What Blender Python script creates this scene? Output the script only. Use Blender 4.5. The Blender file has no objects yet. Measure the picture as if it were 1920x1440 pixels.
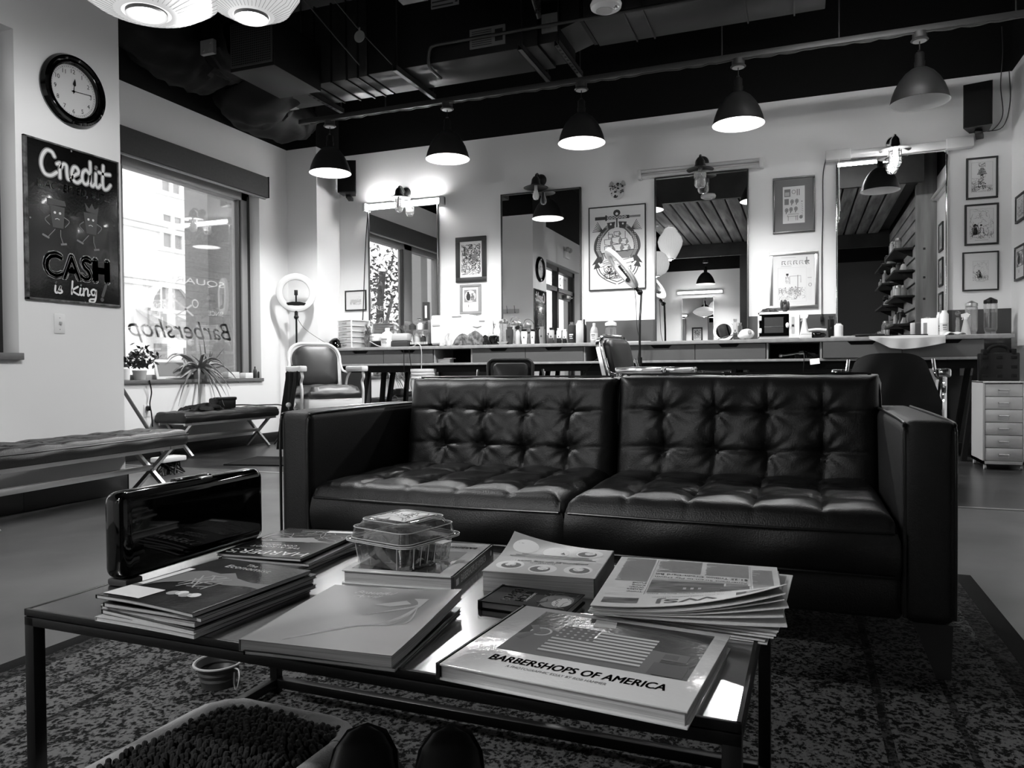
import bpy, bmesh, math, random
from mathutils import Vector as V, Matrix
R = math.radians
PI = math.pi
S = bpy.context.scene
C = S.collection
rnd = random.Random(11)

# ---------------------------------------------------------------- camera, world, exposure
cam = bpy.data.cameras.new('camera')
cam.sensor_width = 36
cam.lens = 26.44
cam.clip_start = 0.03
cam.clip_end = 200
camo = bpy.data.objects.new('camera', cam)
C.objects.link(camo)
_y, _p, _r = R(21), R(-1), R(0.43)
_f = V((-math.sin(_y) * math.cos(_p), math.cos(_y) * math.cos(_p), math.sin(_p)))
_rt = V((math.cos(_y), math.sin(_y), 0))
_up = _rt.cross(_f)
_R = _rt * math.cos(_r) - _up * math.sin(_r)
_U = _up * math.cos(_r) + _rt * math.sin(_r)
camo.matrix_world = Matrix(((_R.x, _U.x, -_f.x, 0), (_R.y, _U.y, -_f.y, 0), (_R.z, _U.z, -_f.z, 0.8), (0, 0, 0, 1)))
S.camera = camo
S.view_settings.view_transform = 'Standard'
S.view_settings.look = 'None'
S.view_settings.exposure = 1.0
S.view_settings.gamma = 1
S.view_settings.use_curve_mapping = False
w = bpy.data.worlds.new('sky')
S.world = w
w.use_nodes = True
bg = w.node_tree.nodes['Background']
bg.inputs[0].default_value = (1, 1, 1, 1)
bg.inputs[1].default_value = 2.3
S.cycles.use_denoising = True
S.cycles.max_bounces = 10
S.cycles.glossy_bounces = 5
S.cycles.diffuse_bounces = 5
S.cycles.transparent_max_bounces = 12
S.cycles.sample_clamp_indirect = 6
S.cycles.caustics_reflective = False
S.cycles.caustics_refractive = False
PENDANT_W, LANTERN_W, SCONCE_W = 90, 22, 22

def area(name, loc, rot, sx, sy, power, portal=False):
    l = bpy.data.lights.new(name, 'AREA')
    l.shape = 'RECTANGLE'
    l.size, l.size_y, l.energy = sx, sy, power
    if portal: l.cycles.is_portal = True
    o = bpy.data.objects.new(name, l)
    o.location, o.rotation_euler = loc, rot
    C.objects.link(o)
    return o
def point(name, loc, power, rad=0.04, spot=None):
    l = bpy.data.lights.new(name, 'SPOT' if spot else 'POINT')
    l.energy, l.shadow_soft_size = power, rad
    if spot: l.spot_size, l.spot_blend = spot, 0.6
    o = bpy.data.objects.new(name, l)
    o.location = loc
    C.objects.link(o)
    return o
area('window_portal', (-5.95, 5.4, 1.8), (0, R(-90), 0), 2.2, 3.0, 1, True)
area('storefront_portal', (-4.4, 1.6, 1.5), (0, R(-90), 0), 2.6, 3.0, 1, True)

# ---------------------------------------------------------------- materials
def mat(name, g, rough=0.6, metal=0.0, spec=0.5, noise=0, nscale=8, bump=0, bscale=60, coat=0, emit=0, vor=False, stretch=None):
    m = bpy.data.materials.new(name)
    m.use_nodes = True
    nt = m.node_tree
    b = nt.nodes['Principled BSDF']
    b.inputs['Base Color'].default_value = (g, g, g, 1)
    b.inputs['Roughness'].default_value = rough
    b.inputs['Metallic'].default_value = metal
    b.inputs['Specular IOR Level'].default_value = spec
    b.inputs['Coat Weight'].default_value = coat
    b.inputs['Coat Roughness'].default_value = 0.06
    if emit:
        b.inputs['Emission Color'].default_value = (1, 1, 1, 1)
        b.inputs['Emission Strength'].default_value = emit
    if noise or bump:
        tc = nt.nodes.new('ShaderNodeTexCoord')
        mp = nt.nodes.new('ShaderNodeMapping')
        if stretch: mp.inputs['Scale'].default_value = stretch
        nt.links.new(tc.outputs['Object'], mp.inputs[0])
    if noise:
        n = nt.nodes.new('ShaderNodeTexNoise')
        n.inputs['Scale'].default_value = nscale
        n.inputs['Detail'].default_value = 6
        nt.links.new(mp.outputs[0], n.inputs['Vector'])
        r = nt.nodes.new('ShaderNodeValToRGB')
        a, c = max(0, g * (1 - noise)), min(1, g * (1 + noise))
        r.color_ramp.elements[0].color = (a, a, a, 1)
        r.color_ramp.elements[1].color = (c, c, c, 1)
        r.color_ramp.elements[0].position = 0.3
        r.color_ramp.elements[1].position = 0.7
        nt.links.new(n.outputs['Fac'], r.inputs[0])
        nt.links.new(r.outputs[0], b.inputs['Base Color'])
    if bump:
        n = nt.nodes.new('ShaderNodeTexVoronoi' if vor else 'ShaderNodeTexNoise')
        n.inputs['Scale'].default_value = bscale
        nt.links.new(mp.outputs[0], n.inputs['Vector'])
        bp = nt.nodes.new('ShaderNodeBump')
        bp.inputs['Strength'].default_value = bump
        bp.inputs['Distance'].default_value = 0.004
        nt.links.new(n.outputs[0], bp.inputs['Height'])
        nt.links.new(bp.outputs[0], b.inputs['Normal'])
    return m
def glass(name, tint=1.0, refl=0.08, rough=0.0, thick=0.0):
    m = bpy.data.materials.new(name)
    m.use_nodes = True
    nt = m.node_tree
    nt.nodes.clear()
    out = nt.nodes.new('ShaderNodeOutputMaterial')
    tr = nt.nodes.new('ShaderNodeBsdfTransparent')
    tr.inputs[0].default_value = (tint, tint, tint, 1)
    gl = nt.nodes.new('ShaderNodeBsdfGlossy')
    gl.inputs['Roughness'].default_value = rough
    fr = nt.nodes.new('ShaderNodeLayerWeight')
    fr.inputs[0].default_value = 0.35
    mu = nt.nodes.new('ShaderNodeMath')
    mu.operation = 'MULTIPLY_ADD'
    mu.inputs[1].default_value = 0.5
    mu.inputs[2].default_value = refl
    mx = nt.nodes.new('ShaderNodeMixShader')
    nt.links.new(fr.outputs['Fresnel'], mu.inputs[0])
    nt.links.new(mu.outputs[0], mx.inputs[0])
    nt.links.new(tr.outputs[0], mx.inputs[1])
    nt.links.new(gl.outputs[0], mx.inputs[2])
    last = mx.outputs[0]
    if thick:
        df = nt.nodes.new('ShaderNodeBsdfDiffuse')
        df.inputs[0].default_value = (0.8, 0.8, 0.8, 1)
        m2 = nt.nodes.new('ShaderNodeMixShader')
        m2.inputs[0].default_value = thick
        nt.links.new(last, m2.inputs[1])
        nt.links.new(df.outputs[0], m2.inputs[2])
        last = m2.outputs[0]
    nt.links.new(last, out.inputs[0])
    return m
def emis(name, s):
    m = bpy.data.materials.new(name)
    m.use_nodes = True
    nt = m.node_tree
    nt.nodes.clear()
    o = nt.nodes.new('ShaderNodeOutputMaterial')
    e = nt.nodes.new('ShaderNodeEmission')
    e.inputs[1].default_value = s
    nt.links.new(e.outputs[0], o.inputs[0])
    return m

M = {}
M['wall'] = mat('wall paint', 0.84, 0.75, bump=0.05, bscale=90)
M['black_wall'] = mat('black paint', 0.004, 0.8, spec=0.2)
M['black_duct'] = mat('black painted metal', 0.005, 0.45, spec=0.25, noise=0.4, nscale=3)
M['grey_duct'] = mat('dull painted metal', 0.016, 0.38, spec=0.4, noise=0.5, nscale=4)
M['bag'] = mat('black wrap', 0.003, 0.6, spec=0.15, bump=0.5, bscale=5)
M['wains'] = mat('dark grey paint', 0.062, 0.6)
M['wains_mid'] = mat('grey paint', 0.16, 0.6)
M['base'] = mat('black rubber base', 0.008, 0.5)
M['darkfloor'] = mat('dark floor planks', 0.03, 0.28, noise=0.5, nscale=3, stretch=(0.4, 4, 1))
M['frame_grey'] = mat('grey window frame', 0.3, 0.45)
M['frame_dark'] = mat('dark anodised frame', 0.02, 0.4)
M['shade'] = mat('dark grey shade fabric', 0.06, 0.8, noise=0.1, nscale=40)
M['sill'] = mat('grey sill', 0.13, 0.5)
M['white'] = mat('white plastic', 0.8, 0.35)
M['porcelain'] = mat('white enamel', 0.82, 0.15, coat=0.4)
M['cream'] = mat('off white', 0.65, 0.5)
M['black'] = mat('black plastic', 0.0025, 0.4, spec=0.35)
M['gloss_black'] = mat('glossy black', 0.001, 0.05, spec=0.4, coat=0.2)
M['matte_black'] = mat('matte black', 0.004, 0.7, spec=0.2)
M['dark'] = mat('dark grey', 0.03, 0.5)
M['grey'] = mat('mid grey', 0.22, 0.5)
M['lgrey'] = mat('light grey', 0.45, 0.5)
M['chrome'] = mat('chrome', 0.8, 0.12, metal=1)
M['steel'] = mat('brushed steel', 0.55, 0.3, metal=1)
M['dsteel'] = mat('dark steel', 0.12, 0.35, metal=1)
M['leather'] = mat('black leather', 0.0014, 0.44, spec=0.5, bump=0.12, bscale=240, vor=True)
M['leather_arm'] = mat('black arm leather', 0.0014, 0.58, spec=0.6, bump=0.12, bscale=240, vor=True)
M['leather_bench'] = mat('dark bench leather', 0.004, 0.36, spec=0.5, bump=0.2, bscale=200, vor=True)
M['leather_chair'] = mat('chair leather', 0.028, 0.35, noise=0.3, nscale=6)
M['piping'] = mat('leather piping', 0.006, 0.3)
M['counter'] = mat('pale ply edge', 0.28, 0.4, noise=0.15, nscale=20)
M['drawer'] = mat('grey drawer front', 0.085, 0.5, noise=0.06, nscale=2)
M['tabletop'] = mat('scuffed metal tabletop', 0.45, 0.2, metal=1, noise=0.15, nscale=9)
M['paper'] = mat('paper', 0.62, 0.7)
M['newsprint'] = mat('newsprint', 0.78, 0.85, noise=0.05, nscale=30)
M['pages'] = mat('page edges', 0.5, 0.8, noise=0.35, nscale=6, stretch=(1, 1, 160))
M['ink'] = mat('black ink', 0.012, 0.5)
M['inkg'] = mat('grey ink', 0.2, 0.6)
M['inkm'] = mat('mid ink', 0.08, 0.6)
M['pale'] = mat('pale ink', 0.75, 0.5)
M['print'] = mat('glazed print paper', 0.68, 0.4, coat=0.35)
M['gloss_cover'] = mat('laminated white cover', 0.8, 0.14, spec=0.6, coat=0.6, bump=0.12, bscale=120)
M['cover_dark'] = mat('dark photo cover', 0.022, 0.18, noise=0.9, nscale=18, coat=0.5, bump=0.1, bscale=120)
M['cover_grey'] = mat('grey silk cover', 0.3, 0.3, spec=0.4, noise=0.15, nscale=5)
M['cover_black'] = mat('dark magazine cover', 0.018, 0.2, noise=0.7, nscale=9, coat=0.3)
M['cover_mid'] = mat('mid grey cover', 0.4, 0.35)
M['cover_light'] = mat('light cover', 0.6, 0.3)
M['photo'] = mat('newspaper photograph', 0.14, 0.8, noise=0.85, nscale=22, stretch=(1, 3, 1))
M['mirror'] = mat('mirror', 0.88, 0.0, metal=1)
def decal_mat():
    m = mat('white window lettering', 0.8, 0.6)
    nt = m.node_tree
    t = nt.nodes.new('ShaderNodeBsdfTranslucent')
    t.inputs[0].default_value = (0.9, 0.9, 0.9, 1)
    x = nt.nodes.new('ShaderNodeMixShader')
    x.inputs[0].default_value = 0.6
    nt.links.new(nt.nodes['Principled BSDF'].outputs[0], x.inputs[1])
    nt.links.new(t.outputs[0], x.inputs[2])
    nt.links.new(x.outputs[0], nt.nodes['Material Output'].inputs[0])
    return m
M['decal'] = decal_mat()
M['glass'] = glass('window glass', 0.97, 0.03)
M['cglass'] = glass('clear plastic', 0.96, 0.12, 0.03, 0.06)
M['jar'] = glass('jar glass', 0.85, 0.1, 0.02, 0.22)
M['frost'] = glass('frosted plastic', 0.8, 0.1, 0.3, 0.5)
M['bulb_on'] = emis('lit bulb', 12)
M['tube_on'] = emis('lit tube', 55)
M['lamp_inner'] = mat('white lamp inside', 0.85, 0.4, emit=0.6)
M['lamp_inner_off'] = mat('white lamp inside unlit', 0.75, 0.4)
M['lamp_shade'] = mat('dark enamel shade', 0.02, 0.35, spec=0.5)
M['lantern'] = mat('lit paper lantern', 0.5, 0.6, emit=0.26)
M['wood'] = mat('wood planks', 0.3, 0.6, noise=0.5, nscale=2.5, stretch=(6, 0.5, 3))
M['wood_dark'] = mat('dark wood', 0.02, 0.55, noise=0.4, nscale=4)
M['post'] = mat('pale wood post', 0.3, 0.6, noise=0.3, nscale=3, stretch=(4, 4, 0.4))
M['cloth_dark'] = mat('black cape cloth', 0.006, 0.75, spec=0.2)
M['cloth_light'] = mat('pale towel', 0.5, 0.9, bump=0.4, bscale=300)
M['chenille'] = mat('dark chenille', 0.036, 0.95, spec=0.1, noise=0.4, nscale=3)
M['bolster'] = mat('plush bolster', 0.33, 0.95, spec=0.1, bump=0.4, bscale=300)
M['leaf'] = mat('aloe leaf', 0.16, 0.4, noise=0.6, nscale=6)
M['leaf_dark'] = mat('dark leaves', 0.03, 0.5, noise=0.5, nscale=12)
M['facade'] = mat('pale stone facade', 0.8, 0.9, noise=0.06, nscale=3)
M['facade_win'] = mat('facade window glass', 0.3, 0.5)
M['concrete'] = mat('street pillar concrete', 0.32, 0.9, noise=0.15, nscale=30)
M['awning'] = mat('awning cloth', 0.3, 0.9)
M['asphalt'] = mat('street', 0.35, 0.9)
M['fruit'] = mat('dark cookies', 0.035, 0.8, noise=0.7, nscale=60, bump=0.6, bscale=150)

def floor_mat():
    m = mat('polished concrete', 0.085, 0.3, spec=0.5, noise=0.35, nscale=1.6, bump=0.03, bscale=40)
    nt = m.node_tree
    b = nt.nodes['Principled BSDF']
    n = nt.nodes.new('ShaderNodeTexNoise')
    n.inputs['Scale'].default_value = 2.3
    n.inputs['Detail'].default_value = 8
    tc = nt.nodes.new('ShaderNodeTexCoord')
    nt.links.new(tc.outputs['Object'], n.inputs['Vector'])
    r = nt.nodes.new('ShaderNodeMapRange')
    r.inputs['To Min'].default_value = 0.22
    r.inputs['To Max'].default_value = 0.5
    nt.links.new(n.outputs['Fac'], r.inputs['Value'])
    nt.links.new(r.outputs[0], b.inputs['Roughness'])
    return m
M['floor'] = floor_mat()

def rug_mat(name, lo, hi, thr, sc):
    m = bpy.data.materials.new(name)
    m.use_nodes = True
    nt = m.node_tree
    b = nt.nodes['Principled BSDF']
    b.inputs['Roughness'].default_value = 0.95
    b.inputs['Specular IOR Level'].default_value = 0.1
    tc = nt.nodes.new('ShaderNodeTexCoord')
    def noise(s, d, st=(1, 1, 1), kind='ShaderNodeTexNoise'):
        mp = nt.nodes.new('ShaderNodeMapping')
        mp.inputs['Scale'].default_value = st
        nt.links.new(tc.outputs['Object'], mp.inputs[0])
        n = nt.nodes.new(kind)
        n.inputs['Scale'].default_value = s
        if kind == 'ShaderNodeTexNoise':
            n.inputs['Detail'].default_value = d
            n.inputs['Distortion'].default_value = 1.2
        nt.links.new(mp.outputs[0], n.inputs['Vector'])
        return n.outputs[0]
    def math_(op, a, bb):
        k = nt.nodes.new('ShaderNodeMath')
        k.operation = op
        for i, q in enumerate((a, bb)):
            if isinstance(q, (int, float)): k.inputs[i].default_value = q
            else: nt.links.new(q, k.inputs[i])
        return k.outputs[0]
    big = noise(sc, 3)
    fine = noise(170, 4, (1, 0.6, 1))
    vor = noise(sc * 2.2, 0, (1, 1, 1), 'ShaderNodeTexVoronoi')
    s = math_('ADD', math_('MULTIPLY', big, 0.55), math_('MULTIPLY', fine, 0.4))
    s = math_('ADD', s, math_('MULTIPLY', vor, 0.22))
    r = nt.nodes.new('ShaderNodeValToRGB')
    r.color_ramp.elements[0].position = thr - 0.035
    r.color_ramp.elements[1].position = thr + 0.07
    r.color_ramp.elements[0].color = (lo, lo, lo, 1)
    r.color_ramp.elements[1].color = (hi, hi, hi, 1)
    nt.links.new(s, r.inputs[0])
    nt.links.new(r.outputs[0], b.inputs['Base Color'])
    bp = nt.nodes.new('ShaderNodeBump')
    bp.inputs['Strength'].default_value = 0.8
    bp.inputs['Distance'].default_value = 0.006
    nt.links.new(s, bp.inputs['Height'])
    nt.links.new(bp.outputs[0], b.inputs['Normal'])
    return m
M['rug'] = rug_mat('distressed rug pile', 0.005, 0.13, 0.57, 42)
M['rug_band'] = rug_mat('rug border pile', 0.006, 0.05, 0.58, 40)
M['rug_edge'] = mat('rug edge', 0.012, 0.95, spec=0.05, bump=0.4, bscale=200)

# ---------------------------------------------------------------- mesh building
def fr(o, x=(1, 0, 0), y=(0, 0, 1)):
    x, y = V(x).normalized(), V(y).normalized()
    z = x.cross(y)
    return Matrix(((x.x, y.x, z.x, o[0]), (x.y, y.y, z.y, o[1]), (x.z, y.z, z.z, o[2]), (0, 0, 0, 1)))
_tx = {}
def text_geo(s, bold, shear):
    k = (s, bold, shear)
    if k not in _tx:
        cu = bpy.data.curves.new('t', 'FONT')
        cu.body, cu.size, cu.offset, cu.shear = s, 1, bold, shear
        cu.resolution_u = 3
        o = bpy.data.objects.new('t', cu)
        me = bpy.data.meshes.new_from_object(o)
        vs = [v.co.copy() for v in me.vertices]
        fs = [tuple(p.vertices) for p in me.polygons]
        bpy.data.objects.remove(o)
        bpy.data.meshes.remove(me)
        bpy.data.curves.remove(cu)
        _tx[k] = (vs, fs)
    return _tx[k]
def spline(pts, n=8):
    if len(pts) < 3: return [V(p) for p in pts]
    P = [V(p) for p in pts]
    P = [P[0] * 2 - P[1]] + P + [P[-1] * 2 - P[-2]]
    out = []
    for i in range(1, len(P) - 2):
        a, b, c, d = P[i - 1:i + 3]
        for k in range(n):
            t = k / n
            out.append(0.5 * ((2 * b) + (c - a) * t + (2 * a - 5 * b + 4 * c - d) * t * t + (3 * b - a - 3 * c + d) * t ** 3))
    out.append(P[-2])
    return out

ZS = [1.0]
class MB:
    def __init__(s):
        s.v, s.f, s.m, s.T = [], [], [], Matrix()
    def add(s, vs, fs, m=0, T=None):
        k = len(s.v)
        T = s.T @ T if T is not None else s.T
        s.v += [T @ V(p) for p in vs]
        s.f += [tuple(k + i for i in f) for f in fs]
        s.m += [m] * len(fs)
        return s
    def box(s, x0, x1, y0, y1, z0, z1, m=0, bev=0, T=None, seg=2):
        if bev <= 0:
            vs = [(x, y, z) for x in (x0, x1) for y in (y0, y1) for z in (z0, z1)]
            return s.add(vs, [(0, 1, 3, 2), (4, 6, 7, 5), (0, 4, 5, 1), (2, 3, 7, 6), (0, 2, 6, 4), (1, 5, 7, 3)], m, T)
        b = bmesh.new()
        bmesh.ops.create_cube(b, size=1)
        for q in b.verts:
            q.co = V(((x0 + x1) / 2 + q.co.x * (x1 - x0), (y0 + y1) / 2 + q.co.y * (y1 - y0), (z0 + z1) / 2 + q.co.z * (z1 - z0)))
        bev = min(bev, 0.49 * min(abs(x1 - x0), abs(y1 - y0), abs(z1 - z0)))
        bmesh.ops.bevel(b, geom=b.edges[:], offset=bev, segments=seg, profile=0.5, affect='EDGES')
        b.verts.index_update()
        s.add([q.co.copy() for q in b.verts], [tuple(q.index for q in f.verts) for f in b.faces], m, T)
        b.free()
        return s
    def rod(s, p0, p1, r0, r1=None, n=12, m=0, T=None):
        return s.tube([p0, p1], [r0, r0 if r1 is None else r1], n, m, T)
    def bar(s, p0, p1, a, b=None, m=0, up=(0, 0, 1), T=None):
        p0, p1 = V(p0), V(p1)
        d = (p1 - p0).normalized()
        u = V(up)
        if abs(d.dot(u)) > 0.98: u = V((1, 0, 0))
        x = d.cross(u).normalized()
        y = x.cross(d)
        b = a if b is None else b
        vs = [p + x * (i * a / 2) + y * (j * b / 2) for p in (p0, p1) for i, j in ((-1, -1), (1, -1), (1, 1), (-1, 1))]
        return s.add(vs, [(3, 2, 1, 0), (4, 5, 6, 7), (0, 1, 5, 4), (1, 2, 6, 5), (2, 3, 7, 6), (3, 0, 4, 7)], m, T)
    def tube(s, pts, r, n=8, m=0, T=None, cap=True):
        P = [V(p) for p in pts]
        rs = r if isinstance(r, (list, tuple)) else [r] * len(P)
        d = (P[1] - P[0]).normalized()
        u = V((0, 0, 1)) if abs(d.z) < 0.9 else V((1, 0, 0))
        x = d.cross(u).normalized()
        vs, fs = [], []
        for i, p in enumerate(P):
            a = P[max(i - 1, 0)]
            c = P[min(i + 1, len(P) - 1)]
            d = (c - a).normalized() if (c - a).length > 1e-9 else d
            x = (x - d * x.dot(d)).normalized()
            y = d.cross(x)
            for k in range(n):
                t = 2 * PI * k / n
                vs.append(p + (x * math.cos(t) + y * math.sin(t)) * rs[i])
        for i in range(len(P) - 1):
            for k in range(n):
                q = (k + 1) % n
                fs.append((i * n + k, i * n + q, (i + 1) * n + q, (i + 1) * n + k))
        if cap:
            fs.append(tuple(reversed(range(n))))
            fs.append(tuple((len(P) - 1) * n + k for k in range(n)))
        return s.add(vs, fs, m, T)
    def lathe(s, prof, o=(0, 0, 0), n=24, m=0, T=None):
        vs, fs = [], []
        for r, z in prof:
            for k in range(n):
                t = 2 * PI * k / n
                vs.append((o[0] + r * math.cos(t), o[1] + r * math.sin(t), o[2] + z))
        for i in range(len(prof) - 1):
            for k in range(n):
                q = (k + 1) % n
                fs.append((i * n + k, i * n + q, (i + 1) * n + q, (i + 1) * n + k))
        return s.add(vs, fs, m, T)
    def ell(s, c, r, n=16, m=0, T=None):
        k = n // 2
        vs = [(c[0], c[1], c[2] - r[2])]
        for i in range(1, k):
            p = -PI / 2 + PI * i / k
            for j in range(n):
                t = 2 * PI * j / n
                vs.append((c[0] + r[0] * math.cos(p) * math.cos(t), c[1] + r[1] * math.cos(p) * math.sin(t), c[2] + r[2] * math.sin(p)))
        vs.append((c[0], c[1], c[2] + r[2]))
        L = len(vs) - 1
        fs = [(0, 1 + (j + 1) % n, 1 + j) for j in range(n)]
        for i in range(k - 2):
            for j in range(n):
                a, b = 1 + i * n + j, 1 + i * n + (j + 1) % n
                fs.append((a, b, b + n, a + n))
        fs += [(L, L - n + j, L - n + (j + 1) % n) for j in range(n)]
        return s.add(vs, fs, m, T)
    def grid(s, fn, nu, nv, m=0, T=None, wu=False):
        vs = [fn(i / nu, j / nv) for j in range(nv + 1) for i in range(nu + (0 if wu else 1))]
        w_ = nu if wu else nu + 1
        fs = []
        for j in range(nv):
            for i in range(nu):
                a, b = j * w_ + i, j * w_ + (i + 1) % w_
                fs.append((a, b, b + w_, a + w_))
        return s.add(vs, fs, m, T)
    def prism(s, pts, z0, z1, m=0, T=None):
        n = len(pts)
        vs = [(x, y, z0) for x, y in pts] + [(x, y, z1) for x, y in pts]
        fs = [tuple(reversed(range(n))), tuple(range(n, 2 * n))] + [(i, (i + 1) % n, n + (i + 1) % n, n + i) for i in range(n)]
        return s.add(vs, fs, m, T)
    def poly(s, pts, F, z=0.0, m=0):
        return s.add([(p[0], p[1], z * ZS[0]) for p in pts], [tuple(range(len(pts)))], m, F)
    def rect(s, F, x0, x1, y0, y1, z=0.0, m=0):
        return s.poly([(x0, y0), (x1, y0), (x1, y1), (x0, y1)], F, z, m)
    def disc(s, F, c, r, z=0.0, m=0, n=24, ry=None):
        return s.poly([(c[0] + r * math.cos(2 * PI * k / n), c[1] + (ry or r) * math.sin(2 * PI * k / n)) for k in range(n)], F, z, m)
    def stroke(s, F, pts, wd, z=0.0, m=0, smooth=0, closed=False):
        z *= ZS[0]
        P = [V((p[0], p[1], 0)) for p in pts]
        if smooth: P = spline(P, smooth)
        n = len(P)
        vs, fs = [], []
        for i, p in enumerate(P):
            d = P[min(i + 1, n - 1)] - P[max(i - 1, 0)]
            if d.length < 1e-9: d = V((1, 0, 0))
            d.normalize()
            q = V((-d.y, d.x, 0)) * (wd / 2)
            vs += [(p.x + q.x, p.y + q.y, z), (p.x - q.x, p.y - q.y, z)]
        for i in range(n - 1):
            fs.append((2 * i, 2 * i + 1, 2 * i + 3, 2 * i + 2))
        return s.add(vs, fs, m, F)
    def text(s, t, F, x, y, h, m=0, wd=None, al='c', z=0.0, bold=0.0, shear=0.0, rot=0):
        vs, fs = text_geo(t, 0.0, shear)
        if not vs: return s
        x0, x1 = min(p.x for p in vs), max(p.x for p in vs)
        y0, y1 = min(p.y for p in vs), max(p.y for p in vs)
        k = h / (y1 - y0)
        kx = wd / (x1 - x0) if wd else k
        ox = {'c': (x0 + x1) / 2, 'l': x0, 'r': x1}[al]
        L = Matrix.Translation((x, y, z * ZS[0])) @ Matrix.Rotation(rot, 4, 'Z')
        r = bold * k
        n = 8 if bold > 0.03 else 4
        for i in range(n if bold else 1):
            a = 2 * PI * (i + 0.5) / n
            dx, dy = (r * math.cos(a), r * math.sin(a)) if bold else (0, 0)
            s.add([((p.x - ox) * kx + dx, (p.y - y0) * k + dy, 0) for p in vs], fs, m, F @ L)
        return s
    def build(s, name, mats, parent=None, sharp=40, loc=None, rz=0):
        me = bpy.data.meshes.new(name)
        me.from_pydata([tuple(p) for p in s.v], [], s.f)
        me.polygons.foreach_set('material_index', s.m)
        me.polygons.foreach_set('use_smooth', [True] * len(s.f))
        if not isinstance(mats, (list, tuple)): mats = [mats]
        for q in mats: me.materials.append(M[q] if isinstance(q, str) else q)
        me.set_sharp_from_angle(angle=R(sharp))
        me.update()
        o = bpy.data.objects.new(name, me)
        C.objects.link(o)
        if parent: o.parent = parent
        if loc is not None: o.location = loc
        if rz: o.rotation_euler = (0, 0, R(rz))
        return o
def tag(o, label, cat, group=None, kind=None):
    o['label'] = label
    o['category'] = cat
    if group: o['group'] = group
    if kind: o['kind'] = kind
    return o
def thing(name, label, cat, loc=(0, 0, 0), rz=0, group=None):
    o = bpy.data.objects.new(name, None)
    o.empty_display_size = 0.05
    C.objects.link(o)
    o.location = loc
    o.rotation_euler = (0, 0, R(rz))
    return tag(o, label, cat, group)
def struct(mb, name, m):
    o = mb.build(name, m)
    o['kind'] = 'structure'
    return o
def kids(o):
    return [c for c in C.objects if c.parent == o]
def dup(root, loc, rz, label):
    r = root.copy()
    C.objects.link(r)
    r.location = loc
    r.rotation_euler = (0, 0, R(rz))
    r['label'] = label
    for ch in kids(root):
        c = ch.copy()
        C.objects.link(c)
        c.parent = r
        for g in kids(ch):
            d = g.copy()
            C.objects.link(d)
            d.parent = c
    return r
WF = fr((0, 0, 0))                       # a sheet on a wall: x right, z up, facing -y
TF = Matrix()                            # a sheet on a table: facing up
def wf(d): return fr((0, -d, 0))

# ---------------------------------------------------------------- room shell
ZT = 3.45
b = MB(); b.box(-6.1, 1.9, -2.4, 4.9, -0.06, 0); struct(b, 'floor', 'floor')
b = MB(); b.box(-6.1, 1.9, 4.94, 8.1, -0.06, 0); struct(b, 'floor_back', 'darkfloor')
b = MB(); b.box(-6.1, 1.9, 4.9, 4.94, -0.06, 0.004); struct(b, 'trim_1', 'steel')
b = MB(); b.box(-6.4, 1.95, -2.5, 8.1, 4.4, 4.5); struct(b, 'ceiling', 'black_wall')
# back wall: white, grey dado to the right, black above
b = MB()
b.box(-5.75, 1.95, 7.94, 8.1, 0, ZT, 0)
b.box(-5.75, 1.95, 7.94, 8.1, ZT, 4.4, 1)
b.box(-2.18, 1.77, 7.934, 7.94, 0.1, 1.33, 2)
b.box(-5.31, -2.18, 7.934, 7.94, 0.1, 1.0, 3)
struct(b, 'wall_back', ['wall', 'black_wall', 'wains', 'wains_mid'])
b = MB()
b.box(-5.73, -5.31, 7.47, 7.94, 0, ZT, 0)
b.box(-5.73, -5.31, 7.47, 7.94, ZT, 4.4, 1)
struct(b, 'wall_pilaster', ['wall', 'black_wall'])
# left window wall
b = MB()
b.box(-6.1, -5.73, 3.77, 7.47, 0, 0.71)
b.box(-6.1, -5.73, 3.77, 7.47, 2.92, ZT)
b.box(-6.1, -5.73, 6.97, 7.47, 0.71, 2.92)
b.box(-6.1, -5.73, 3.77, 4.02, 0.71, 2.92)
b.box(-6.1, -5.73, 3.77, 8.1, ZT, 4.4, 1)
struct(b, 'wall_left', ['wall', 'black_wall'])
b = MB()
b.box(-6.1, -4.23, 3.05, 3.77, 0, ZT)
b.box(-6.1, -4.23, 3.05, 3.77, ZT, 4.4, 1)
struct(b, 'wall_pillar', ['wall', 'black_wall'])
b = MB()
b.box(-4.6, -4.23, -2.4, 3.05, 2.79, 3.36)
b.box(-4.6, -4.23, -2.4, 3.05, 3.36, 4.4, 1)
b.box(-4.6, -4.23, 1.98, 3.05, 0, 0.9)
b.box(-4.6, -4.23, -2.4, 0.82, 0, 2.79)
struct(b, 'wall_left_front', ['wall', 'black_wall'])
b = MB()
b.box(1.77, 1.95, -2.4, 8.1, 0, ZT)
b.box(1.77, 1.95, -2.4, 8.1, ZT, 4.4, 1)
struct(b, 'wall_right', ['wall', 'black_wall'])
b = MB()
b.box(-4.6, -1.1, -2.4, -2.25, 0, 3.12)
b.box(-1.1, 1.77, -2.4, -2.25, 0, 3.12, 2)
b.box(-4.6, 1.77, -2.4, -2.25, 3.12, 4.4, 1)
struct(b, 'wall_front', ['wall', 'black_wall', 'wains'])
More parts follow.
